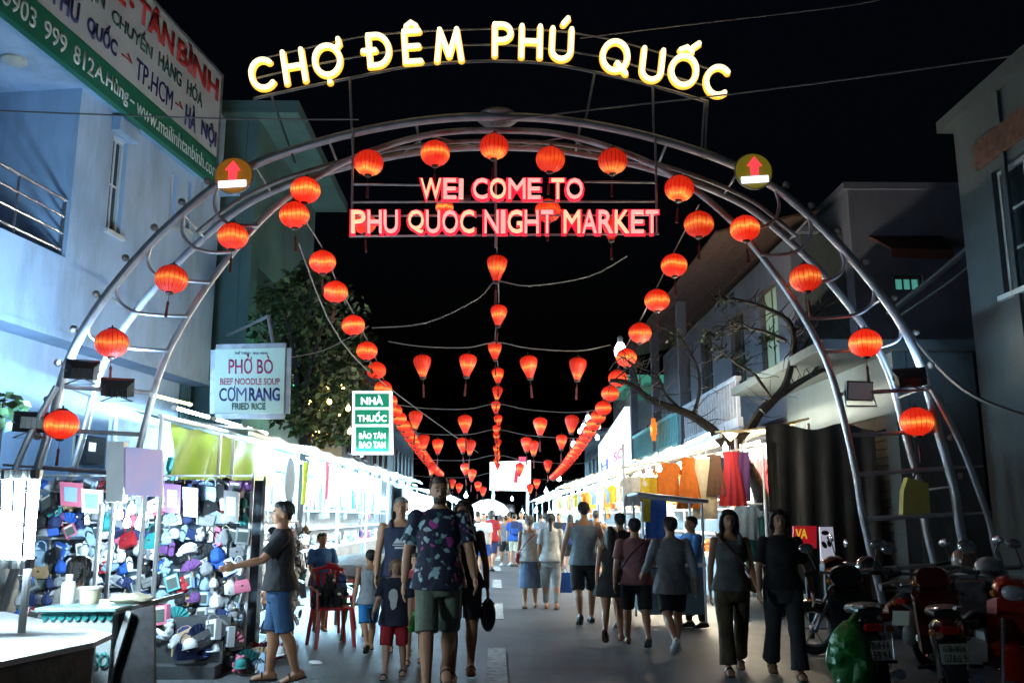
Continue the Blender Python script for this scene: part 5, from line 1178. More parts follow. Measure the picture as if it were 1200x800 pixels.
# plastic chairs and their load
def chair(p, rz, mc, label):
    t = thing('plastic_chair', (0, 0, 0), label, 'chair', 'plastic chairs')
    b = MB(); b.box((0, 0, .44), (.42, .40, .03), bev=.012); b.build('seat', mc, t)
    for sx in (-1, 1):
        for sy in (-1, 1):
            b = MB(); b.tube([(sx * .23, sy * .22, 0), (sx * .18, sy * .17, .44)], [.02, .026], 6); b.build('leg', mc, t)
        b = MB(); b.tube([(sx * .2, .18, .44), (sx * .2, .2, .66), (sx * .19, .24, .86)], .018, 6); b.build('back_post', mc, t)
        b = MB(); b.tube([(sx * .21, -.17, .44), (sx * .22, -.16, .64), (sx * .22, .19, .67)], .018, 6); b.build('armrest', mc, t)
    for k in range(4):
        x = -.12 + .08 * k; b = MB(); b.box((x, .21, .66), (.05, .014, .36), Matrix.Rotation(rad(-8), 3, 'X')); b.build('back_slat', mc, t, False)
    b = MB(); b.tube([(-.19, .24, .86), (0, .25, .9), (.19, .24, .86)], .024, 6); b.build('top_rail', mc, t)
    t.location = p; t.rotation_euler = (0, 0, rz); return t
p1 = atZ(387, 757); chair(p1, rad(25), cm('red', 'plastic'), 'red plastic chair loaded with black toys beside the boy'); chair(p1 + Vector((.35, .55, 0)), rad(-30), cm('green', 'plastic'), 'green plastic chair behind the red one'); chair(p1 + Vector((-.25, 1.5, 0)), rad(160), cm('red', 'plastic'), 'red plastic chair farther back by the white table')
for k, (dx, dy, dz, c) in enumerate([(-.12, -.05, .30, 'black'), (.1, -.08, .30, 'black'), (0, .1, .31, 'black'), (-.02, -.02, .45, 'black'), (.1, .1, .44, 'navy')]):
    ware('plush', c, p1 + Vector((dx, dy, .46 + dz - .03)), rad(20 * k), '%s plush toy on the red chair, %s in the pile' % (c, ORD[k]), 'toys on the red chair', 1.1, .1)
t = thing('display_table', p1 + Vector((-.1, 1.0, 0)), 'low table with rounded white cover in front of the left stalls', 'table'); q = p1 + Vector((.1, 2.4, 0))
b = MB(); b.lathe([(.62, .62), (.72, .7), (.66, .84), (.4, .95), (.05, .98)], 24, q, lobes=9, amp=.03); b.build('cover', cm('white'), t)
b = MB(); b.lathe([(.68, .60), (.68, .64)], 24, q); b.build('top', M_white_metal, t)
for a in range(4):
    v = q + Vector((.5 * math.cos(a * PI / 2 + .6), .5 * math.sin(a * PI / 2 + .6), 0)); b = MB(); b.tube([v, v + Vector((0, 0, .6))], .022, 6); b.build('leg', M_steel_dk, t)
b = MB(); p = atZ(370, 779); b.ell(p + Vector((0, 0, .02)), (.08, .05, .025), 10, 6); b.v = [(v[0] + .02 * mnoise.noise(Vector(v) * 30), v[1], max(.012, v[2] + .02 * mnoise.noise(Vector(v) * 20))) for v in b.v]; b.thing('crumpled_paper', cm('white'), 'crumpled white paper on the road near the man in black', 'paper')
# ================================================================ people
REMESH = []
def remesh_part(mb, name, m, parent, vox, smooth=4):
    me = bpy.data.meshes.new(name); me.from_pydata([tuple(p) for p in mb.v], [], mb.f)
    bm = bmesh.new(); bm.from_mesh(me); bmesh.ops.recalc_face_normals(bm, faces=bm.faces); bm.to_mesh(me); bm.free()
    for q in (m if isinstance(m, (list, tuple)) else [m]): me.materials.append(q)
    o = bpy.data.objects.new(name, me); o.parent = parent; COL.objects.link(o)
    r = o.modifiers.new('r', 'REMESH'); r.mode = 'VOXEL'; r.voxel_size = vox; r.use_smooth_shade = True
    s = o.modifiers.new('s', 'SMOOTH'); s.iterations = smooth; s.factor = .5
    REMESH.append(o); return o
def bake_people():
    dg = bpy.context.evaluated_depsgraph_get(); dg.update()
    for o in REMESH:
        me = bpy.data.meshes.new_from_object(o.evaluated_get(dg)); o.modifiers.clear(); old = o.data; o.data = me; me.name = old.name
        me.polygons.foreach_set('use_smooth', [True] * len(me.polygons)); bpy.data.meshes.remove(old)
TOR = [(.455, .070, .060, .0), (.49, .086, .066, .004), (.53, .093, .070, .006), (.57, .088, .064, .002), (.61, .080, .058, -.002), (.66, .080, .058, -.004), (.71, .088, .063, -.004), (.755, .097, .064, 0), (.795, .101, .056, .002), (.822, .086, .046, .004), (.84, .052, .04, .004), (.856, .034, .036, .002), (.885, .031, .034, -.004)]
TORF = [(.455, .072, .062, .0), (.49, .092, .070, .006), (.53, .098, .074, .008), (.57, .088, .063, .002), (.61, .073, .053, -.002), (.66, .070, .052, -.004), (.70, .078, .062, -.010), (.735, .084, .069, -.014), (.765, .086, .058, -.004), (.795, .088, .05, .002), (.818, .078, .042, .004), (.838, .044, .036, .004), (.855, .029, .031, .002), (.885, .026, .029, -.004)]
def ringv(H, z, hw, hd, yo, n=24, off=0, fold=0, seed=0, lean=None, fat=1.0):
    R = []
    for k in range(n):
        a = 2 * PI * k / n; f = 1 + (fold * (.6 * mnoise.noise(Vector((math.cos(a) * 2.2 + seed, math.sin(a) * 2.2, z * 9))) + .6 * mnoise.noise(Vector((math.cos(a) * 5 + seed, math.sin(a) * 5, z * 26)))) if fold else 0)
        p = Vector(((hw * fat + off) * f * math.cos(a) * H, ((hd * fat + off) * f * math.sin(a) + yo) * H, z * H)); R.append(lean(p) if lean else p)
    return R
def interp(T, z):
    if z <= T[0][0]: return T[0]
    for a, b in zip(T, T[1:]):
        if a[0] <= z <= b[0]:
            t = (z - a[0]) / (b[0] - a[0]); return tuple(a[i] + (b[i] - a[i]) * t for i in range(4))
    return T[-1]
M_skin = {k: mat('skin_' + k, c, .5, var=.06, scale=12, bump=.05, bscale=90) for k, c in {'fair': (.58, .31, .20), 'tan': (.42, .20, .11), 'mid': (.50, .26, .155), 'pale': (.64, .38, .27)}.items()}
M_hair = {k: mat('hair_' + k, c, .45, var=.3, scale=40, bump=.5, bscale=70) for k, c in {'black': (.012, .010, .010), 'brown': (.06, .035, .02), 'blond': (.38, .25, .12), 'grey': (.25, .24, .23)}.items()}
M_eye = mat('eye_dark', (.02, .015, .012), .15, bump=0); M_eyew = mat('eye_white', (.6, .58, .55), .25, bump=0); M_lip = mat('lip', (.30, .09, .08), .4, bump=0)
def garment(name, col, col2=None, scale=14): return mat('wear_' + name, col, .85, var=.14, scale=scale, bump=.8, bscale=13, col2=col2)
def person(foot, H, heading, label, legs=((12, 10), (-14, 12)), arms=((-12, 7, 12), (14, 7, 14)), skin='mid', hair=('short', 'black'), top=None, bottom=None, shoes=None, female=False, lod=0, headyaw=0, headpitch=0, lean=0, fat=1.0, beard=None, group=None, prints=(), face=True):
    """top = (kind, material, hem fraction); bottom = (kind, material, lower end fraction); heading 0 faces the camera"""
    T = TORF if female else TOR
    vox = (.0085, .013, .022)[lod]; gv = (.010, .014, .022)[lod]
    t = thing('person', (0, 0, 0), label, 'person', group)
    ln = rad(lean)
    def LEAN(p):
        q = p.copy(); dz = max(0, q.z - .52 * H); q.y -= dz * math.sin(ln); q.z -= dz * (1 - math.cos(ln)); return q
    # legs
    L = []; 
    for s, (a, bnd) in zip((-1, 1), legs):
        a, bnd = rad(a), rad(bnd); hip = Vector((s * .056 * fat, 0, .505)) * H
        kn = hip + Vector((s * .006, -math.sin(a), -math.cos(a))) * .232 * H
        an = kn + Vector((-s * .004, -math.sin(a - bnd), -math.cos(a - bnd))) * .232 * H
        L.append((s, hip, kn, an, a - bnd))
    zmin = min(x[3].z for x in L) - .040 * H
    D = Vector((0, 0, -zmin))
    def sh(p): return p + D
    bd = MB()
    bd.loft([[sh(LEAN(p)) for p in ringv(H, z, hw, hd, yo, 20, fat=fat if z < .82 else 1)] for z, hw, hd, yo in T])
    feet = []
    for s, hip, kn, an, ang in L:
        mid = kn.lerp(an, .3) + Vector((0, .010 * H, 0)); th = hip.lerp(kn, .45)
        P = [hip + Vector((0, 0, .02 * H)), th, kn, mid, kn.lerp(an, .72), an]; rr = [.056 * fat, .050 * fat, .034, .035, .025, .021]
        bd.tube([sh(p) for p in smoothpath(P, 3)], [H * x for x in [rr[min(i // 3, 5)] + (rr[min(i // 3 + 1, 5)] - rr[min(i // 3, 5)]) * ((i % 3) / 3) for i in range(16)]], 12)
        bd.ell(sh(an), (.022 * H,) * 3, 8, 6)
        # foot: pitched with the shin when the leg trails
        fp = max(-.7, min(.4, -ang * .9)) if ang < 0 else -.15
        fp = -fp if False else fp
        rot = Matrix.Rotation(min(.0, ang) * -.8, 3, 'X')
        F = []
        for (y, w, h, zc) in ((.045, .018, .018, -.022), (.03, .022, .028, -.014), (0, .023, .03, -.012), (-.04, .026, .022, -.02), (-.075, .028, .016, -.026), (-.098, .02, .011, -.03)):
            F.append([sh(an + rot @ Vector((math.cos(2 * PI * k / 12) * w * H, y * H, (zc + math.sin(2 * PI * k / 12) * h) * H * 1.0))) for k in range(12)])
        for r in F:
            for p in r: p.z = max(p.z, .004)
        feet.append(F); bd.loft(F)
    # arms and hands
    ARM = []
    sw_ = .112 if not female else .098
    for s, (sw, ab, el) in zip((-1, 1), arms):
        sw, ab, el = rad(sw), rad(ab), rad(el); S0 = Vector((s * (sw_ + (fat - 1) * .05), .002, .797)) * H
        d1 = Vector((s * math.sin(ab), -math.sin(sw) * math.cos(ab), -math.cos(sw) * math.cos(ab)))
        d2 = Vector((s * math.sin(ab * .4), -math.sin(sw + el) * math.cos(ab * .4), -math.cos(sw + el) * math.cos(ab * .4)))
        E = S0 + d1 * .165 * H; W = E + d2 * .142 * H; S0, E, W = [sh(LEAN(q)) for q in (S0, E, W)]
        ARM.append((s, S0, E, W, d2)); k = .88 if female else 1.0
        bd.tube([S0, S0.lerp(E, .45), E, E.lerp(W, .3), W], [.033 * H * k, .029 * H * k, .0235 * H * k, .0245 * H * k, .0165 * H * k], 10); bd.ell(S0, (.036 * H * k,) * 3, 8, 6)
        side = Vector((0, 1, 0)).cross(d2).normalized() if abs(d2.y) < .8 else Vector((0, 0, 1)).cross(d2).normalized()   # palm faces the body
        fwd = d2.cross(side).normalized()
        if fwd.dot(Vector((0, -1, 0)) - d2 * -d2.y) < 0: fwd = -fwd
        pc = W + d2 * .030 * H; M3 = Matrix((side, fwd, d2)).transposed()
        bd.ell(pc, (.0115 * H, .0235 * H, .034 * H), 10, 8, M3)
        inw = side if side.x * s < 0 else -side
        for i in range(4):
            b0 = W + d2 * (.054 * H) + fwd * ((.0165 - .011 * i) * H); ln_ = (.040, .046, .043, .034)[i] * H
            bd.tube([b0 - d2 * .012 * H, b0, b0 + d2 * ln_ * .5 + inw * .006 * H, b0 + d2 * ln_ * .86 + inw * .018 * H], [.0062 * H, .006 * H, .0056 * H, .0046 * H], 6)
        b0 = W + d2 * .02 * H + fwd * .018 * H; bd.tube([b0, b0 + d2 * .016 * H + fwd * .014 * H, b0 + d2 * .038 * H + fwd * .018 * H + inw * .008 * H], [.0075 * H, .0068 * H, .0052 * H], 6)
    # head
    hy = Matrix.Rotation(rad(headyaw), 3, 'Z') @ Matrix.Rotation(rad(-headpitch), 3, 'X'); hc = Vector((0, 0, .885)) * H
    def HD(x, y, z): return sh(LEAN(hc + hy @ (Vector((x, y, z)) * H - hc)))
    RH = Matrix.Rotation(0, 3, 'Z') @ hy
    def hell(x, y, z, r, n=12, m=9, mb=None): (mb or bd).ell(HD(x, y, z), tuple(q * H for q in r), n, m, RH)
    hell(0, .004, .937, (.046, .056, .057), 16, 12); hell(0, -.018, .900, (.0345, .036, .038), 14, 10); hell(0, -.030, .878, (.019, .019, .014)); hell(0, -.030, .917, (.036, .026, .03))
    hell(0, -.058, .914, (.0085, .012, .009)); hell(0, -.053, .924, (.0055, .010, .016)); hell(0, -.048, .944, (.030, .009, .007)); hell(0, -.052, .893, (.014, .005, .0055))
    for s in (-1, 1): hell(s * .046, .008, .918, (.006, .013, .019), 8, 6)
    bd.tube([sh(LEAN(Vector((0, .004, .83)) * H)), HD(0, .006, .90)], [.034 * H * (.84 if female else 1), .031 * H * (.84 if female else 1)], 12)
    remesh_part(bd, 'body', M_skin[skin], t, vox, 3)
    if face and lod < 2:
        for s in (-1, 1):
            e = MB(); e.cur = 0; hell(s * .0175, -.0505, .9275, (.0088, .0048, .0042), 8, 6, e); e.cur = 1; hell(s * .0175, -.0535, .9275, (.0042, .003, .004), 8, 6, e); e.build('eye', [M_eyew, M_eye], t)
            e = MB(); e.tube([HD(s * .0085, -.0565, .939), HD(s * .018, -.0555, .9425), HD(s * .029, -.049, .939)], .0022 * H, 5); e.build('eyebrow', M_hair['black' if hair[1] not in ('blond', 'grey') else 'brown'], t)
        e = MB(); hell(0, -.0562, .8925, (.0125, .003, .0032), 10, 6, e); e.build('lips', M_lip, t)
    # hair
    if hair[0] != 'bald':
        h = MB(); hell(0, .012, .946, (.0485, .0545, .0555), 16, 10, h); hell(0, -.018, .975, (.036, .032, .024), 12, 8, h)
        if hair[0] == 'short': hell(0, .034, .912, (.036, .022, .026), 12, 8, h)
        else:
            zl = {'bob': .85, 'long': .74, 'pony': .80}[hair[0]]
            w = .050 if hair[0] != 'pony' else .024
            rings = []
            for i in range(7):
                z = .94 + (zl - .94) * i / 6; ww = w * (1.0 if i < 4 else 1 - .13 * (i - 3)); rings.append([HD(ww * math.cos(2 * PI * k / 14), .032 + (.006 * i if hair[0] == 'pony' else 0.003 * i) + (.032 - .002 * i) * math.sin(2 * PI * k / 14), z) for k in range(14)])
            h.loft(rings)
            if hair[0] != 'pony':
                for s in (-1, 1):
                    h.tube([HD(s * .030, -.036, .978), HD(s * .046, -.018, .95), HD(s * .050, -.004, .90), HD(s * .046, .008, zl + .03)], [.012 * H, .015 * H, .017 * H, .011 * H], 8)
        remesh_part(h, 'hair', M_hair[hair[1]], t, vox, 3)
        if lod < 2:                                # loose locks that break the outline
            lk = MB(); rl = random.Random(int(H * 1000)); zend = {'short': .925, 'bob': .845, 'long': .73, 'pony': .90}[hair[0]]
            for _ in range(90):
                a = rl.uniform(-PI, PI); back = math.sin(a)
                ze = zend + rl.uniform(-.012, .02) if back > -.25 else rl.uniform(.955, .972)
                P = []
                for i in range(6):
                    u = i / 5; z = .998 + (ze - .998) * u; q = (z - .946) / .0555; rr_ = math.sqrt(max(.10, 1 - q * q)) if z > .946 else 1.0
                    jit = rl.uniform(-.0025, .0025); P.append(HD((.0495 * rr_ + jit) * math.cos(a + jit * 20), .012 + (.0555 * rr_ + jit) * math.sin(a + jit * 20), z))
                lk.tube(P, [.0012 * H, .003 * H, .0034 * H, .003 * H, .0024 * H, .0008 * H], 4)
            tag(lk.build('hair_locks', M_hair[hair[1]], t), kind='stuff')
    if beard:
        h = MB(); hell(0, -.020, .886, (.0365, .0375, .028), 12, 8, h); hell(0, -.05, .903, (.014, .009, .004), 10, 6, h); o = remesh_part(h, 'beard', M_hair[beard], t, vox, 3)
    # top
    seed = RND.random() * 20
    if top:
        kind, m, hem = top[:3]; g = MB(); off = .012
        zs = [hem + (.75 - hem) * i / 7 for i in range(8)] + [.775, .795]
        R_ = []
        for z in zs:
            _, hw, hd, yo = interp(T, z); fl = max(0, (.60 - z)) * .16 if kind != 'dress' else max(0, .60 - z) * .30
            if z < .52: _, hw, hd, yo = interp(T, .53)
            loose = {'tee': .010, 'shirt': .012, 'tank': .004, 'cami': .002, 'dress': .004}[kind]
            R_.append([sh(LEAN(p)) for p in ringv(H, z, hw + (loose if z < .72 else 0), hd + (loose if z < .72 else 0), yo, 30, off + fl, .085 if z < .74 else .03, seed, fat=fat)])
        if kind in ('tee', 'shirt'):
            for z, hw, hd in ((.815, .094, .054), (.832, .068, .048), (.843, .045, .043)): R_.append([sh(LEAN(p)) for p in ringv(H, z, hw * (1 if not female else .9), hd * (1 if not female else .92), .004, 30, .004, fat=fat if z < .83 else 1)])
        else:
            for z, hw, hd in ((.805, .066, .054),): R_.append([sh(LEAN(p)) for p in ringv(H, z, hw, hd * (1 if not female else .92), .004, 30, .004)])
        g.loft(R_)
        if kind in ('tank', 'cami', 'dress'):
            for s in (-1, 1):
                w = .016 if kind == 'tank' else .009
                g.tube([sh(LEAN(Vector((s * .058, -.058, .775)) * H)), sh(LEAN(Vector((s * .062, -.034, .822)) * H)), sh(LEAN(Vector((s * .060, .008, .842)) * H)), sh(LEAN(Vector((s * .060, .05, .79)) * H))], w * H, 8)
        else:
            for s, S0, E, W, d2 in ARM:
                fr = 1.0 if kind == 'tee' else .95
                if kind == 'shirt' and len(top) > 3: fr = top[3]
                k = .9 if female else 1.0
                a_ = Vector((S0.x - s * .03 * H, S0.y, S0.z - .006 * H)); end = S0.lerp(E, min(1, fr) * .78) if fr <= 1 else E.lerp(W, fr - 1)
                P = [a_, S0, S0.lerp(E, .4)] + ([end] if fr <= 1 else [E, end]); rr = [.039 * k, .0425 * k, .042 * k] + ([.043 * k] if fr <= 1 else [.034 * k, .029 * k])
                g.tube(P, [x * H for x in rr], 14); g.ell(S0, (.0435 * H * k,) * 3, 12, 9)
        remesh_part(g, {'tee': 'tee_shirt', 'shirt': 'shirt', 'tank': 'tank_top', 'cami': 'camisole', 'dress': 'dress'}[kind], m, t, gv, 3)
    if bottom:
        kind, m, low = bottom; g = MB(); o2 = .012
        zt = .60; pr = [sh(LEAN(p)) for p in []]
        PR = []
        for z in (.435, .47, .50, .53, .57, zt):
            _, hw, hd, yo = interp(T, z); PR.append([sh(LEAN(p)) for p in ringv(H, z, hw, hd, yo, 26, o2 - (.004 if z > .56 else 0), .03, seed, fat=fat)])
        if kind in ('skirt', 'longskirt'):
            rs = []
            n = 8
            mk = (L[0][2] + L[1][2]) / 2
            for i in range(n + 1):
                z = .52 + (low - .52) * i / n; sx = .100 + (.52 - z) * (.16 if kind == 'skirt' else .10); sy = .085 + (.52 - z) * (.18 if kind == 'skirt' else .16)
                rs.append([sh(p) for p in ringv(H, z, sx, sy, 0, 30, 0, .10, seed)])
            g.loft(PR[2:]); g.loft(rs)
        else:
            g.loft(PR)
            for s, hip, kn, an, ang in L:
                # low: fraction down the leg, 0 hip .. 1 knee .. 2 ankle
                P = [hip + Vector((0, 0, .03 * H)), hip.lerp(kn, .3)]; rr = [.058 * fat, .057 * fat]
                if low <= 1.15:
                    P += [hip.lerp(kn, .3 + (low - .3) * .5), hip.lerp(kn, low)]; rr += [.055 * fat, .056]
                else:
                    wd = .030 if kind == 'pants' else .055
                    P += [hip.lerp(kn, .7), kn, kn.lerp(an, (low - 1) * .5), kn.lerp(an, low - 1)]; rr += [.052, .046, (.042 + wd) / 2, wd]
                P = [sh(p) for p in smoothpath(P, 3)]; n = len(P)
                r2 = [(rr[min(i // 3, len(rr) - 1)] + (rr[min(i // 3 + 1, len(rr) - 1)] - rr[min(i // 3, len(rr) - 1)]) * (i % 3) / 3) * H * (1 + .05 * mnoise.noise(Vector((i * .7, seed, s)))) for i in range(n)]
                g.tube(P, r2, 16)
        remesh_part(g, {'shorts': 'shorts', 'pants': 'trousers', 'wide': 'wide_trousers', 'skirt': 'skirt', 'longskirt': 'long_skirt'}[kind], m, t, gv, 3)
    if shoes:
        for F in feet:
            g = MB(); c = sum((p for r in F for p in r), Vector()) / (len(F) * 12)
            rs = [[c + (p - c) * 1.10 for p in r] for r in F]
            for r in rs:
                for p in r: p.z = max(p.z - .003, .0) if shoes[0] == 'shoe' else max(.0, min(p.z, min(q.z for q in r) + .012))
            g.loft(rs)
            if shoes[0] == 'sandal':
                a = F[3]; g.tube([a[0] + Vector((.004, 0, 0)), a[2] + Vector((0, 0, .004)), a[3] + Vector((0, 0, .006)), a[4] + Vector((0, 0, .004)), a[6] - Vector((.004, 0, 0))], .008, 6)
            g.build('shoe' if shoes[0] == 'shoe' else 'sandal', shoes[1], t)
    for (m, polys, back) in prints:
        g = MB()
        for poly in polys:
            V = []
            for x, z in poly:
                _, hw, hd, yo = interp(T, z); hw += .022; hd += .022; y = hd * math.sqrt(max(.05, 1 - (x / hw) ** 2)); V.append(sh(LEAN(Vector((x, yo + (y + .008 if back else -y - .008), z)) * H)))
            g.prism(V, (0, .006 if back else -.006, 0))
        g.build('print', m, t, False)
    t.location = foot; t.rotation_euler = (0, 0, rad(heading)); t['_arm'] = 0; del t['_arm']
    return t, ARM
def sling(t, ARM, H, m, label, back=False):
    """small bag on a strap across the chest"""
    R3 = Matrix.Rotation(t.rotation_euler[2], 3, 'Z'); o = t.location; W = lambda x, y, z: o + R3 @ (Vector((x, y, z)) * H)
    bg = thing('sling_bag', W(.13, .0, .50), label, 'bag'); b = MB(); c = W(.135, -.01, .53); b.box(c, (.07, .2, .16), R3, .02); b.build('body', m, bg)
    b = MB(); b.tube([W(.125, -.05, .58), W(.03, -.095, .70), W(-.07, -.075, .80), W(-.085, .0, .842), W(-.06, .07, .79), W(.04, .085, .70), W(.125, .03, .58)], .009, 5); b.build('strap', m, bg)
def hand_world(t, ARM, i):
    s, S0, E, W, d2 = ARM[i]; R3 = Matrix.Rotation(t.rotation_euler[2], 3, 'Z'); return t.location + R3 @ (W + d2 * .09)
def gp(x, y): p = atZ(x, y); p.z = 0; p.z = .012; return p
# Hawaiian shirt cloth
def floral():
    m = mat('wear_floral', (.012, .018, .05), .8, bump=.3, bscale=40); nt = m.node_tree; n = nt.nodes; l = nt.links; b = n['Principled BSDF']; tc = n['Texture Coordinate'] if 'Texture Coordinate' in n else n.new('ShaderNodeTexCoord')
    v = n.new('ShaderNodeTexVoronoi'); v.inputs['Scale'].default_value = 13; no = n.new('ShaderNodeTexNoise'); no.inputs['Scale'].default_value = 7
    ad = n.new('ShaderNodeMixRGB'); ad.blend_type = 'ADD'; ad.inputs[0].default_value = .25; l.new(tc.outputs['Object'], ad.inputs[1]); l.new(no.outputs['Color'], ad.inputs[2]); l.new(tc.outputs['Object'], no.inputs['Vector']); l.new(ad.outputs[0], v.inputs['Vector'])
    rp = n.new('ShaderNodeValToRGB'); rp.color_ramp.elements[0].position = .36; rp.color_ramp.elements[1].position = .46; l.new(v.outputs['Distance'], rp.inputs[0])
    hs = n.new('ShaderNodeSeparateColor'); l.new(v.outputs['Color'], hs.inputs[0])
    cr = n.new('ShaderNodeValToRGB'); cr.color_ramp.interpolation = 'CONSTANT'; e = cr.color_ramp.elements; e[0].color = (.35, .5, .55, 1); e[1].position = .45; e[1].color = (.05, .16, .16, 1)
    for p, c in ((.62, (.45, .05, .28, 1)), (.78, (.02, .03, .07, 1)), (.9, (.5, .45, .5, 1))): q = e.new(p); q.color = c
    l.new(hs.outputs[0], cr.inputs[0]); mx = n.new('ShaderNodeMixRGB'); l.new(rp.outputs[0], mx.inputs[0]); l.new(cr.outputs[0], mx.inputs[1]); mx.inputs[2].default_value = (.012, .016, .04, 1); l.new(mx.outputs[0], b.inputs['Base Color']); return m
g_ = garment
M_shoeB = mat('shoe_black', (.02, .02, .022), .5); M_shoeW = mat('shoe_white', (.65, .65, .65), .5); M_shoeT = mat('sandal_tan', (.18, .10, .05), .6)
WP = g_('print_white', (.62, .64, .66))
person(gp(512, 809), 1.88, 8, 'tall man in open dark floral shirt and olive shorts walking towards the camera', ((16, 6), (-14, 22)), ((-12, 13, 16), (14, 12, 22)), 'mid', ('short', 'brown'), ('shirt', floral(), .47), ('shorts', g_('olive', (.16, .20, .15)), 1.02), ('sandal', M_shoeB), beard='brown')
t, A = person(gp(541, 796), 1.66, 4, 'long-haired woman in black walking half hidden behind the tall man', ((12, 8), (-12, 12)), ((4, 8, 10), (-8, 12, 10)), 'tan', ('long', 'black'), ('tank', g_('black', (.015, .015, .018)), .50), ('shorts', g_('greydark', (.06, .065, .07)), .75), ('sandal', M_shoeT), female=True)
h = hand_world(t, A, 1); b = MB(); b.ell((h.x, h.y, h.z - .16), (.075, .05, .15), 14, 9); bg = thing('shoulder_bag', (h.x, h.y, h.z - .3), 'dark bag hanging from the hand of the woman behind the tall man', 'bag'); b.build('body', cm('black', 'leather'), bg); b = MB(); b.tube([(h.x - .06, h.y, h.z - .06), (h.x, h.y, h.z + .01), (h.x + .06, h.y, h.z - .06)], .01, 6); b.build('handle', cm('black', 'leather'), bg)
mount = [[(-.045, .70), (-.02, .735), (-.005, .72), (.012, .745), (.045, .70)], [(-.05, .685), (.05, .685), (.05, .693), (-.05, .693)], [(-.035, .665), (.035, .665), (.035, .678), (-.035, .678)]]
person(gp(466, 766), 1.72, 6, 'man in navy tank top with white chest print walking behind the fair child', ((-8, 10), (10, 6)), ((8, 9, 10), (-8, 9, 12)), 'mid', ('short', 'grey'), ('tank', g_('navy', (.02, .03, .07)), .49), ('shorts', g_('navyshort', (.03, .035, .05)), 1.0), ('sandal', M_shoeB), fat=1.08, prints=[(WP, mount, False)])
ghost = [[(-.022, .60), (-.006, .575), (.012, .585), (.028, .60), (.032, .64), (.043, .69), (.034, .735), (.012, .752), (-.014, .748), (-.036, .725), (-.041, .68), (-.026, .645)]]
person(gp(461, 795), 1.10, -5, 'fair-haired child in dark tee with pale print and red shorts', ((14, 8), (-10, 14)), ((24, 8, 30), (6, 8, 22)), 'pale', ('bob', 'blond'), ('tee', g_('navytee', (.015, .02, .045)), .44), ('shorts', g_('red', (.42, .015, .03)), 1.0), ('sandal', M_shoeB), prints=[(WP, ghost, False)], fat=1.06)
person(gp(431, 764), 1.14, 200, 'boy in grey sleeveless top and bright blue shorts walking away by the red chair', ((18, 6), (-16, 26)), ((10, 14, 20), (-10, 10, 20)), 'tan', ('short', 'black'), ('tank', g_('greyvest', (.30, .33, .36)), .47), ('shorts', g_('brightblue', (.02, .22, .55)), .95), ('sandal', M_shoeB))
person(gp(485, 779), 1.12, 0, 'child in red top and bright green shorts half hidden beside the tall man', ((8, 6), (-8, 8)), ((6, 7, 10), (-6, 7, 10)), 'mid', ('short', 'brown'), ('tee', g_('redtee', (.40, .04, .03)), .48), ('shorts', g_('vividgreen', (.04, .42, .08)), .95), ('sandal', M_shoeB), lod=1)
person(gp(322, 800), 1.64, 285, 'man in black polo and blue shorts reaching towards the souvenir rack', ((6, 4), (-10, 8)), ((4, 6, 14), (40, 10, 38)), 'tan', ('short', 'black'), ('tee', g_('blackpolo', (.015, .015, .02)), .50), ('shorts', g_('denimblue', (.03, .09, .20)), 1.0), ('sandal', M_shoeB))
# people walking away up the street
t, A = person(gp(621, 713), 1.52, 178, 'woman in white sleeveless top and blue denim skirt walking away', ((8, 6), (-8, 10)), ((-6, 8, 10), (8, 8, 12)), 'mid', ('short', 'grey'), ('tank', g_('whitevest', (.55, .58, .58)), .50), ('longskirt', g_('denim', (.10, .15, .26)), .22), ('sandal', M_shoeT), female=True, lod=1, face=False)
sling(t, A, 1.52, cm('red', 'leather'), 'red sling bag worn by the woman in the denim skirt')
t, A = person(gp(646, 714), 1.56, 176, 'woman in white tee and pale trousers carrying a blue bag', ((-8, 8), (10, 6)), ((6, 8, 6), (-4, 8, 6)), 'mid', ('pony', 'black'), ('tee', g_('whitetee', (.62, .66, .68)), .49), ('pants', g_('palepants', (.42, .45, .47)), 1.9), ('sandal', M_shoeT), female=True, lod=1, face=False)
h = hand_world(t, A, 0); bg = thing('tote_bag', (h.x, h.y, h.z - .42), 'bright blue carrier bag in the hand of the woman in white', 'bag')
b = MB(); b.loft([[(h.x - .14, h.y - .05, h.z - .42), (h.x + .14, h.y - .05, h.z - .42), (h.x + .14, h.y + .05, h.z - .42), (h.x - .14, h.y + .05, h.z - .42)], [(h.x - .12, h.y - .04, h.z - .1), (h.x + .12, h.y - .04, h.z - .1), (h.x + .12, h.y + .04, h.z - .1), (h.x - .12, h.y + .04, h.z - .1)]]); b.build('body', cm('blue', 'plastic'), bg)
b = MB(); b.tube([(h.x - .07, h.y, h.z - .1), (h.x - .02, h.y, h.z + .01), (h.x + .02, h.y, h.z + .01), (h.x + .07, h.y, h.z - .1)], .008, 5); b.build('handle', cm('blue', 'plastic'), bg)
person(gp(686, 731), 1.72, 182, 'big man in grey blue sleeveless shirt and black shorts walking away', ((14, 8), (-14, 16)), ((-14, 16, 14), (14, 16, 14)), 'mid', ('short', 'black'), ('tank', g_('greyblue', (.22, .30, .36)), .48), ('shorts', g_('blackshort', (.015, .016, .02)), 1.0), ('shoe', M_shoeB), lod=1, fat=1.12, face=False)
person(gp(719, 753), 1.40, 170, 'slim girl in short dark dress with long black hair walking away', ((18, 6), (-18, 32)), ((20, 9, 80), (-14, 9, 12)), 'tan', ('long', 'black'), ('dress', g_('darkdress', (.02, .02, .022)), .40), None, ('sandal', M_shoeT), female=True, lod=1, face=False)
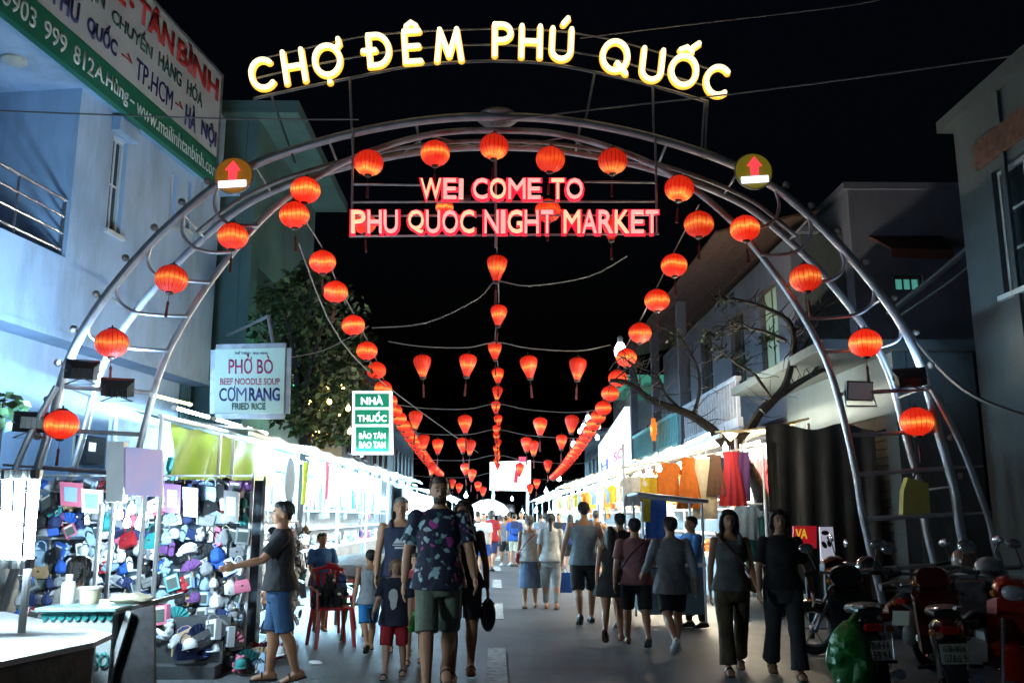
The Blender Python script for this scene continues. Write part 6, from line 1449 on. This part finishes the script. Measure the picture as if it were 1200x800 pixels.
t, A = person(gp(747, 757), 1.50, 178, 'man in dusty pink tee and black shorts walking away', ((-16, 22), (18, 6)), ((10, 12, 75), (-16, 14, 18)), 'mid', ('short', 'black'), ('tee', g_('dustypink', (.30, .13, .14)), .48), ('shorts', g_('blackshort', (.015, .016, .02)), .95), ('sandal', M_shoeB), lod=1, fat=1.1, face=False)
sling(t, A, 1.50, cm('black', 'leather'), 'small black sling bag worn by the man in dusty pink')
person(gp(790, 766), 1.52, 186, 'youth in loose grey long-sleeved shirt, black shorts and white shoes walking away', ((18, 6), (-18, 30)), ((-16, 14, 14), (18, 16, 40)), 'mid', ('short', 'black'), ('shirt', g_('softgrey', (.27, .27, .30)), .44, 1.7), ('shorts', g_('blackshort', (.015, .016, .02)), .85), ('shoe', M_shoeW), lod=1, fat=1.05, face=False)
person(gp(814, 736), 1.50, 290, 'vendor in blue shirt and black trousers standing at the cart', ((4, 3), (-4, 5)), ((16, 8, 50), (20, 8, 45)), 'tan', ('short', 'black'), ('shirt', g_('vendorblue', (.05, .20, .50)), .48, 1.5), ('pants', g_('blackpants', (.015, .016, .02)), 1.92), ('shoe', M_shoeB), lod=1)
person(gp(729, 735), 1.55, 184, 'person in black tee with backpack strap, behind the girl in the dark dress', ((8, 6), (-8, 10)), ((-6, 8, 10), (8, 8, 10)), 'tan', ('short', 'black'), ('tee', g_('black', (.015, .015, .018)), .48), ('shorts', g_('greydark', (.06, .065, .07)), .95), ('shoe', M_shoeB), lod=1, face=False)
# two women coming towards the camera on the right
camt = g_('greycami', (.13, .135, .14))
t, A = person(gp(862, 789), 1.58, -4, 'woman in grey camisole with dark yoke and dark trousers walking towards the camera', ((14, 6), (-12, 20)), ((-12, 8, 14), (12, 8, 30)), 'mid', ('long', 'black'), ('tank', camt, .50), ('wide', g_('brownblack', (.035, .02, .016), (.16, .12, .06), 5), 1.92), ('sandal', M_shoeB), female=True)
sling(t, A, 1.58, cm('brown', 'leather'), 'tan sling bag worn by the woman in the grey camisole')
person(gp(923, 794), 1.58, -6, 'woman in black square-necked top and long dark trousers beside the motorbikes', ((-12, 20), (14, 6)), ((8, 14, 22), (-10, 20, 16)), 'mid', ('bob', 'black'), ('tee', g_('black', (.015, .015, .018)), .52), ('wide', g_('charcoal', (.045, .05, .06)), 1.95), ('sandal', M_shoeB), female=True, fat=1.05)
# vendor sitting behind the counter, and one in the first left stall
person(Vector((-3.3, 7.35, .012)), 1.5, 165, 'dark-haired vendor in pale top sitting with back turned behind the counter', ((84, 84), (84, 86)), ((20, 8, 40), (20, 8, 40)), 'mid', ('bob', 'black'), ('tee', g_('paletop', (.5, .5, .46)), .48), ('pants', g_('blackpants', (.015, .016, .02)), 1.9), ('sandal', M_shoeB), female=True, lod=1, face=False)
person(Vector((-2.35, 12.4, .012)), 1.28, 30, 'child in blue top behind the red chair', ((4, 4), (-4, 6)), ((20, 8, 40), (20, 8, 40)), 'tan', ('short', 'black'), ('tee', g_('vendorblue', (.05, .20, .50)), .46), ('shorts', g_('denimblue', (.03, .09, .20)), .95), ('sandal', M_shoeB), lod=1)
person(Vector((-4.4, 19.6, .012)), 1.58, 90, 'vendor in grey top inside the second left stall', ((4, 4), (-4, 6)), ((10, 8, 40), (14, 8, 40)), 'tan', ('short', 'black'), ('tee', g_('softgrey', (.27, .27, .30)), .48), ('pants', g_('blackpants', (.015, .016, .02)), 1.9), ('sandal', M_shoeB), lod=2)
st = thing('stool', (-3.3, 7.37, 0), 'low plastic stool under the vendor behind the counter', 'stool')
b = MB(); b.box((-3.3, 7.37, .30), (.3, .3, .03), bev=.01); b.build('seat', cm('blue', 'plastic'), st)
for sx in (-1, 1):
    for sy in (-1, 1):
        b = MB(); b.tube([(-3.3 + sx * .14, 7.37 + sy * .14, 0), (-3.3 + sx * .11, 7.37 + sy * .11, .29)], .018, 6); b.build('leg', cm('blue', 'plastic'), st)
# far crowd
FAR = [(566, 672, 'white', 'blue', 'short'), (576, 669, 'red', 'navy', 'bob'), (603, 664, 'blue', 'cream', 'short'), (592, 663, 'grey', 'black', 'short'), (611, 661, 'white', 'cream', 'pony'), (559, 663, 'black', 'grey', 'short'), (586, 655, 'white', 'navy', 'bob'), (634, 662, 'grey', 'black', 'short'), (655, 668, 'black', 'navy', 'short'), (669, 672, 'navy', 'black', 'long'), (700, 690, 'black', 'grey', 'short'), (596, 650, 'orange', 'navy', 'short'), (617, 648, 'white', 'black', 'short'), (573, 648, 'pale blue', 'navy', 'short'), (640, 650, 'white', 'navy', 'bob'), (552, 652, 'navy', 'grey', 'short'), (480, 700, 'white', 'navy', 'short')]
for k, (x, y, c1, c2, hr) in enumerate(FAR):
    p = gp(x, y); rr = random.Random(k)
    sw = rr.choice((-1, 1)) * rr.uniform(6, 14)
    t, A = person(p, rr.uniform(1.52, 1.72), 180 + rr.uniform(-25, 25) if k % 4 else rr.uniform(-20, 20), 'distant walker in %s top and %s bottoms, %s nearest of the far crowd' % (c1, c2, ORD[sorted(range(len(FAR)), key=lambda i: -FAR[i][1]).index(k)]), ((sw, 8), (-sw, 10)), ((-sw, 9, 10), (sw, 9, 12)), rr.choice(['mid', 'tan', 'fair']), (hr, rr.choice(['black', 'black', 'brown'])), (rr.choice(['tee', 'tee', 'tank']), cm(c1), .48), (rr.choice(['shorts', 'shorts', 'pants']), cm(c2), .95) if True else None, ('shoe', M_shoeW if k % 3 == 0 else M_shoeB), female=hr in ('bob', 'long', 'pony'), lod=2, face=False, group='far crowd')
    if c1 == 'blue':
        bk = thing('backpack', (p.x, p.y - .2, .95), 'blue backpack on the back of a distant walker', 'backpack'); b = MB(); b.box((p.x, p.y - .2, 1.16), (.3, .16, .42), bev=.06); b.build('pack', cm('navy'), bk); b = MB(); b.box((p.x, p.y - .295, 1.06), (.22, .06, .18), bev=.02); b.build('pocket', cm('blue'), bk)
bake_people()
# ================================================================ motorbikes
def paint(name, c): return mat('paint_' + name, c, .22, .1, var=.06, bump=.02, coat=.6)
def torus(mb, c, R_, r, n=22, m=8):
    V = []
    for i in range(n):
        a = 2 * PI * i / n
        for j in range(m):
            q = 2 * PI * j / m; V.append(Vector(c) + Vector((r * math.sin(q), (R_ + r * math.cos(q)) * math.cos(a), (R_ + r * math.cos(q)) * math.sin(a))))
    mb.add(V, [(i * m + j, ((i + 1) % n) * m + j, ((i + 1) % n) * m + (j + 1) % m, i * m + (j + 1) % m) for i in range(n) for j in range(m)])
def sect(y, z, w, h, n=14, sq=2.6):
    R_ = []
    for k in range(n):
        a = 2 * PI * k / n; c, s = math.cos(a), math.sin(a)
        R_.append(Vector((w * math.copysign(abs(c) ** (2 / sq), c), y, z + h * math.copysign(abs(s) ** (2 / sq), s))))
    return R_
def motorbike(loc, heading, mp, label, steer=0, plate=None):
    t = thing('motorbike', (0, 0, 0), label, 'motorbike', 'motorbikes parked on the right')
    for y, nm in ((0, 'rear'), (1.24, 'front')):
        b = MB(); torus(b, (0, y, .285), .235, .048); w = b.build('wheel', M_rubber, t)
        b = MB(); torus(b, (0, y, .285), .185, .014, 20, 6); b.build('rim', M_chrome, w)
        for k in range(6):
            a = k * PI / 3; b = MB(); b.bar((0, y, .285), (0, y + .18 * math.cos(a), .285 + .18 * math.sin(a)), .02, .016); b.build('spoke', M_chrome, w, False)
        b = MB(); b.tube([(-.06, y, .285), (.06, y, .285)], .04, 10); b.build('hub', M_steel_dk, w)
    b = MB(); b.loft([sect(-.35, .70, .05, .05), sect(-.2, .68, .10, .09), sect(.05, .62, .13, .12), sect(.3, .55, .12, .12), sect(.45, .46, .10, .08)]); b.build('tail_fairing', mp, t)
    b = MB(); b.loft([sect(.4, .42, .09, .06), sect(.62, .40, .10, .07), sect(.85, .45, .11, .10)]); b.build('step_through', mp, t)
    b = MB(); b.loft([[Vector((x * w, y, z)) for x, z in ((-1, z0), (1, z0), (1.0, z1), (-1.0, z1))] for y, w, z0, z1 in ((.80, .17, .36, .82), (.88, .19, .40, .86), (.97, .12, .48, .90))]); b.build('leg_shield', mp, t)
    b = MB(); b.loft([sect(.92, .98, .13, .09), sect(1.02, .97, .15, .10), sect(1.11, .95, .11, .075)]); b.build('headlamp_cowl', mp, t)
    b = MB(); b.loft([sect(1.112, .95, .085, .055), sect(1.13, .948, .06, .04)]); b.build('headlight', mat('lamp_glass', (.6, .62, .66), .08, .3, bump=.02), t)
    for s in (-1, 1):
        b = MB(); b.ell((s * .13, 1.06, .93), (.035, .05, .03), 8, 6); b.build('indicator', mat('amber_lens', (.5, .16, .02), .15), t)
        b = MB(); b.tube([(s * .12, .93, 1.01), (s * .25, .9, 1.03), (s * .36, .83, 1.01)], .014, 8); b.build('handlebar', M_chrome, t)
        b = MB(); b.tube([(s * .25, .9, 1.03), (s * .37, .83, 1.01)], .021, 8); b.build('grip', M_rubber, t)
        b = MB(); b.tube([(s * .24, .9, 1.03), (s * .30, .93, 1.2)], .007, 6); m_ = b.build('mirror', M_black, t)
        b = MB(); b.ell((s * .31, .93, 1.24), (.07, .018, .045), 12, 8); b.build('mirror_glass', M_chrome, m_)
        b = MB(); b.tube([(s * .075, 1.0, .75), (s * .08, 1.24, .285)], .02, 8); b.build('fork', M_steel_dk, t)
        b = MB(); b.tube([(s * .09, -.05, .62), (s * .09, 0, .30)], .028, 8); b.build('shock', M_chrome, t)
        b = MB(); b.tube([(s * .10, -.02, .80), (s * .10, -.30, .83), (s * .05, -.40, .84)], .014, 6); b.build('grab_rail', M_chrome, t)
        b = MB(); b.ell((s * .12, -.30, .66), (.03, .04, .028), 8, 6); b.build('indicator', mat('amber_lens', (.5, .16, .02), .15), t)
        b = MB(); b.tube([(s * .1, .35, .33), (s * .24, .36, .32)], .016, 6); b.build('foot_peg', M_rubber, t)
    F = [[Vector((x, 1.24 + r * math.cos(a), .285 + r * math.sin(a))) for x, r in ((-.07, .31), (0, .325), (.07, .31), (.06, .295), (-.06, .295))] for a in [rad(20 + 14 * i) for i in range(9)]]
    b = MB(); b.loft(F); b.build('front_fender', mp, t)
    F = [[Vector((x, r * math.cos(a), .285 + r * math.sin(a))) for x, r in ((-.07, .33), (0, .34), (.07, .33), (.06, .315), (-.06, .315))] for a in [rad(70 + 16 * i) for i in range(8)]]
    b = MB(); b.loft(F); b.build('rear_fender', M_black, t)
    b = MB(); b.loft([sect(-.28, .79, .09, .035), sect(-.1, .80, .13, .045), sect(.15, .77, .135, .045), sect(.34, .76, .12, .05), sect(.5, .73, .07, .04)]); b.build('seat', mat('seat_vinyl', (.02, .02, .02), .38, bump=.1), t)
    b = MB(); b.loft([sect(-.355, .68, .075, .035), sect(-.385, .68, .06, .028)]); b.build('tail_light', mat('red_lens', (.35, .01, .012), .12), t)
    b = MB(); b.box((0, -.40, .52), (.19, .012, .14), Matrix.Rotation(rad(-14), 3, 'X')); pl = b.build('number_plate', mat('plate_white', (.34, .34, .27), .5, var=.06), t, False)
    if plate:
        for i, (tx, z0, z1) in enumerate(((plate[0], .535, .58), (plate[1], .465, .52))):
            dy = -.41 - .01 + (z0 - .52) * .25; lay_text(tx, Vector((-.075, dy, z0)), Vector((.075, dy, z0)), Vector((-.075, dy + .012, z1)), M_black, 'lettering', pl, bold=.01, depth=.002, out=.004)
    b = MB(); b.box((0, .42, .34), (.17, .34, .18), bev=.03); b.build('engine', M_steel_dk, t)
    b = MB(); b.tube([(.10, .5, .30), (.13, .2, .24), (.14, -.1, .28), (.14, -.36, .34)], [.018, .022, .045, .04], 10); b.build('exhaust', M_chrome, t)
    b = MB(); b.tube([(-.06, .42, .25), (-.2, .45, .02)], .012, 6); b.build('kickstand', M_steel_dk, t)
    t.location = loc; t.rotation_euler = (rad(0), rad(-4), heading)
    return t
motorbike((2.98, 7.35, 0), rad(-14), paint('black', (.012, .012, .014)), 'black motorbike seen from behind next to the woman in black, green bag at its side', plate=('68-H1', '283.41'))
motorbike((3.52, 7.15, 0), rad(-22), paint('darkred', (.09, .008, .012)), 'dark motorbike with red panels, second from the street', plate=('68-K1', '076.19'))
motorbike((4.3, 7.75, 0), rad(150), paint('red', (.34, .018, .010)), 'red motorbike with chrome headlamp facing the camera at the right edge')
motorbike((4.35, 9.3, 0), rad(-60), paint('black2', (.014, .014, .018)), 'black motorbike parked crosswise behind the front ones')
motorbike((4.75, 10.2, 0), rad(84), paint('maroon', (.08, .012, .010)), 'maroon motorbike seen from the side behind the woman in black')
motorbike((5.3, 9.2, 0), rad(160), paint('grey', (.06, .065, .07)), 'grey motorbike under the right gate leg')
# helmets on the mirrors, green bag, yellow case
t = thing('plastic_bag', (2.72, 7.1, .2), 'crumpled green plastic bag hung on the nearest motorbike', 'bag')
b = MB(); b.ell((2.72, 7.12, .46), (.2, .17, .24), 40, 28); b.v = [tuple(Vector(v) + Vector((.05, .05, .04)) * mnoise.noise(Vector(v) * 9) + Vector((.035, .035, .03)) * abs(mnoise.noise(Vector(v) * 24))) for v in b.v]; b.build('sack', mat('green_film', (.03, .26, .05), .38, var=.25, scale=6, bump=.7, bscale=22), t)
b = MB(); b.tube([(2.72, 7.12, .68), (2.78, 7.16, .76), (2.9, 7.25, .8)], [.05, .025, .015], 8); b.build('knot', mat('green_film', (.03, .30, .05)), t)
c = atY(1075, 583, AY + .2); t = thing('yellow_case', c - Vector((0, 0, .25)), 'yellow plastic case hung on a rung of the right gate leg', 'case')
P = [atY(x, y, AY + .18) for x, y in ((1064, 559), (1088, 566), (1091, 605), (1058, 605), (1059, 575))]
b = MB(); b.prism(P, (0, .12, 0)); b.build('shell', mat('yellow_plastic', (.46, .40, .10), .45, var=.1), t)
b = MB(); b.tube([atY(1070, 562, AY + .24), atY(1073, 553, AY + .24), atY(1080, 555, AY + .24), atY(1082, 565, AY + .24)], .012, 6); b.build('handle', M_black, t)
for k, (x, y, Y, c) in enumerate([(1130, 655, 9.6, (.25, .14, .10)), (1018, 665, 9.3, (.03, .03, .035)), (1160, 668, 8.0, (.3, .3, .32))]):
    p = atY(x, y, Y); t = thing('helmet', p, '%s helmet resting on a parked motorbike' % ('brown', 'black', 'grey')[k], 'helmet', 'helmets on the motorbikes')
    b = MB(); b.lathe([(.125, -.06), (.13, 0), (.11, .07), (.06, .11), (.005, .12)], 18, p); b.build('shell', mat('helmet_%d' % k, c, .25, coat=.5, bump=.02), t)
    b = MB(); b.prism([p + Vector((.13 * math.cos(a), .13 * math.sin(a) - .05, -.05)) for a in [PI + PI * i / 8 for i in range(9)]], (0, 0, .012)); b.build('visor', M_black, t)

# ================================================================ trees
M_bark = mat('bark_dark', (.030, .026, .024), .85, var=.3, scale=12, bump=.8, bscale=26)
M_leaf = [mat('leaf_%d' % i, c, .55, var=.2, scale=4, bump=.1) for i, c in enumerate([(.035, .075, .022), (.055, .11, .03), (.022, .05, .018)])]
t = thing('bare_tree', (4.45, 14.6, 0), 'dark nearly leafless tree leaning over the right stalls', 'tree')
TY = 14.3
tr = [Vector((4.35, TY, 0)), atY(898, 620, TY), atY(890, 575, TY), atY(874, 543, TY), atY(856, 520, TY)]
b = MB(); b.tube(smoothpath(tr, 4), [.15 - .004 * i for i in range(17)], 10); b.build('trunk', M_bark, t)
limbs = [([(880, 548), (850, 520), (830, 500), (800, 482), (765, 470), (735, 448), (715, 446)], .10, -.2), ([(856, 528), (876, 505), (893, 480), (915, 462), (950, 440), (985, 425)], .10, .3), ([(893, 482), (918, 455), (927, 425), (930, 395), (922, 375), (900, 362), (870, 353), (845, 350)], .07, .1),
         ([(922, 400), (905, 392), (880, 385), (858, 388)], .04, .3), ([(905, 470), (885, 440), (862, 425), (845, 410)], .035, -.3), ([(812, 488), (820, 455), (815, 425), (795, 390)], .035, -.2), ([(765, 470), (750, 455), (742, 430), (730, 418)], .028, .2), ([(930, 430), (945, 400), (950, 375), (965, 360)], .035, .2), ([(880, 385), (865, 378), (850, 384), (835, 392)], .02, .2), ([(800, 482), (780, 462), (770, 440), (745, 428)], .03, -.3), ([(950, 440), (975, 410), (1000, 395)], .03, .4)]
tips = []
for P, r, dy in limbs:
    Q = [atY(x, y, TY + dy * i / len(P)) for i, (x, y) in enumerate(P)]; S = smoothpath(Q, 4); b = MB(); b.tube([p + Vector((.012, .012, .01)) * mnoise.noise(p * 4) for p in S], [r * (1 - .72 * i / len(S)) for i in range(len(S))], 7); b.build('limb', M_bark, t)
    tips += S[len(S) // 3:]
rng = random.Random(4); b = MB()
for p in tips:
    for _ in range(2):
        d = Vector((rng.uniform(-1, 1), rng.uniform(-1, 1), rng.uniform(-.4, 1))).normalized(); q = p + d * rng.uniform(.2, .55); b.tube([p, p.lerp(q, .5) + Vector((rng.uniform(-.05, .05), 0, rng.uniform(-.05, .05))), q], [.010, .007, .004], 4)
tag(b.build('twigs', M_bark, t), kind='stuff')
def leaf_cloud(mb, c, rx, n, size, rng):
    for _ in range(n):
        d = Vector((rng.gauss(0, 1), rng.gauss(0, 1), rng.gauss(0, 1))).normalized() * rng.random() ** .45
        p = Vector(c) + Vector((d.x * rx[0], d.y * rx[1], d.z * rx[2])); mb.cur = rng.randrange(3)
        a = Vector((rng.uniform(-1, 1), rng.uniform(-1, 1), rng.uniform(-.9, .3))).normalized(); u = a.orthogonal().normalized(); s = size * rng.uniform(.6, 1.3)
        mb.add([p, p + a * s * .5 + u * s * .26 + Vector((0, 0, .01)), p + a * s, p + a * s * .5 - u * s * .26 + Vector((0, 0, .01))], [(0, 1, 2, 3)])
b = MB()
for (x, y) in [(840, 412), (872, 420), (834, 392), (850, 352), (790, 392), (900, 398)]: leaf_cloud(b, atY(x, y, TY), (.22, .2, .18), 34, .10, rng)
tag(b.build('leaves', M_leaf, t), kind='stuff')
# leafy tree on the left
t = thing('leafy_tree', (-4.4, 19.8, 0), 'dark leafy street tree between the noodle sign and the pharmacy sign', 'tree')
b = MB(); b.tube(smoothpath([(-4.4, 19.8, 0), (-4.35, 19.8, 1.5), (-4.2, 19.7, 3.0), (-4.3, 19.6, 4.2)], 4), [.16, .155, .15, .145, .14, .14, .135, .13, .13, .12, .11, .1, .09], 10); b.build('trunk', M_bark, t)
cl = []
for k, (x, y, r) in enumerate([(330, 385, .8), (355, 355, .9), (385, 365, .85), (345, 420, .8), (385, 410, .9), (405, 430, .7), (370, 455, .9), (395, 470, .8), (355, 480, .7), (400, 500, .6), (372, 500, .6), (330, 350, .6), (415, 400, .5), (360, 325, .5)]):
    c = atY(x, y, 19.7 + 1.0 * math.sin(k * 2.1)); cl.append((c, r)); b = MB(); m0 = Vector((-4.3, 19.6, 3.8)); b.tube(smoothpath([m0, m0.lerp(c, .5) + Vector((0, 0, .25)), c], 4), [.06, .055, .05, .045, .04, .035, .03, .025, .015], 6); b.build('limb', M_bark, t)
b = MB()
for c, r in cl: leaf_cloud(b, c, (r, r, r * .75), 330, .19, rng)
tag(b.build('crown', M_leaf, t), kind='stuff')
for k, (x, y) in enumerate([(377, 484), (402, 452), (386, 470), (398, 488), (362, 470), (410, 505), (352, 455), (385, 452), (408, 478), (372, 505)]):
    bulb_lamp(atY(x, y, 20.4 - (k % 3) * .8), 'yellow bulb glowing through the left tree, %s counted' % ORD[k], emat('yellow_bulb', (1, .62, .16), 16), .05 if k else .1, .3, 'yellow bulbs behind the left tree')
# young plant at the left edge
t = thing('potted_plant', FA.P(FA.px(6, 500, -.2)[0], 2.0, -.1), 'green leafy plant tip at the left edge above the lamps', 'plant'); c = atY(4, 478, 11.6)
b = MB(); b.tube([c + Vector((0, 0, -1.6)), c + Vector((0, 0, .1))], .02, 6); b.build('stem', M_bark, t); b = MB(); leaf_cloud(b, c, (.25, .2, .25), 60, .22, rng); tag(b.build('foliage', M_leaf, t), kind='stuff')
b = MB(); b.lathe([(.18, 0), (.24, .3), (.24, .34)], 16, c + Vector((0, 0, -1.95))); b.build('pot', cm('brown', 'plastic'), t)
b = MB(); b.box(c + Vector((0, 0, -2.45)), (.6, .5, 1.0)); b.box(c + Vector((0, 0, -2.45 - .5 - (c.z - 2.95) / 2)), (.5, .42, c.z - 2.95)) if False else None
b.build('plinth', M_trim, t, False)
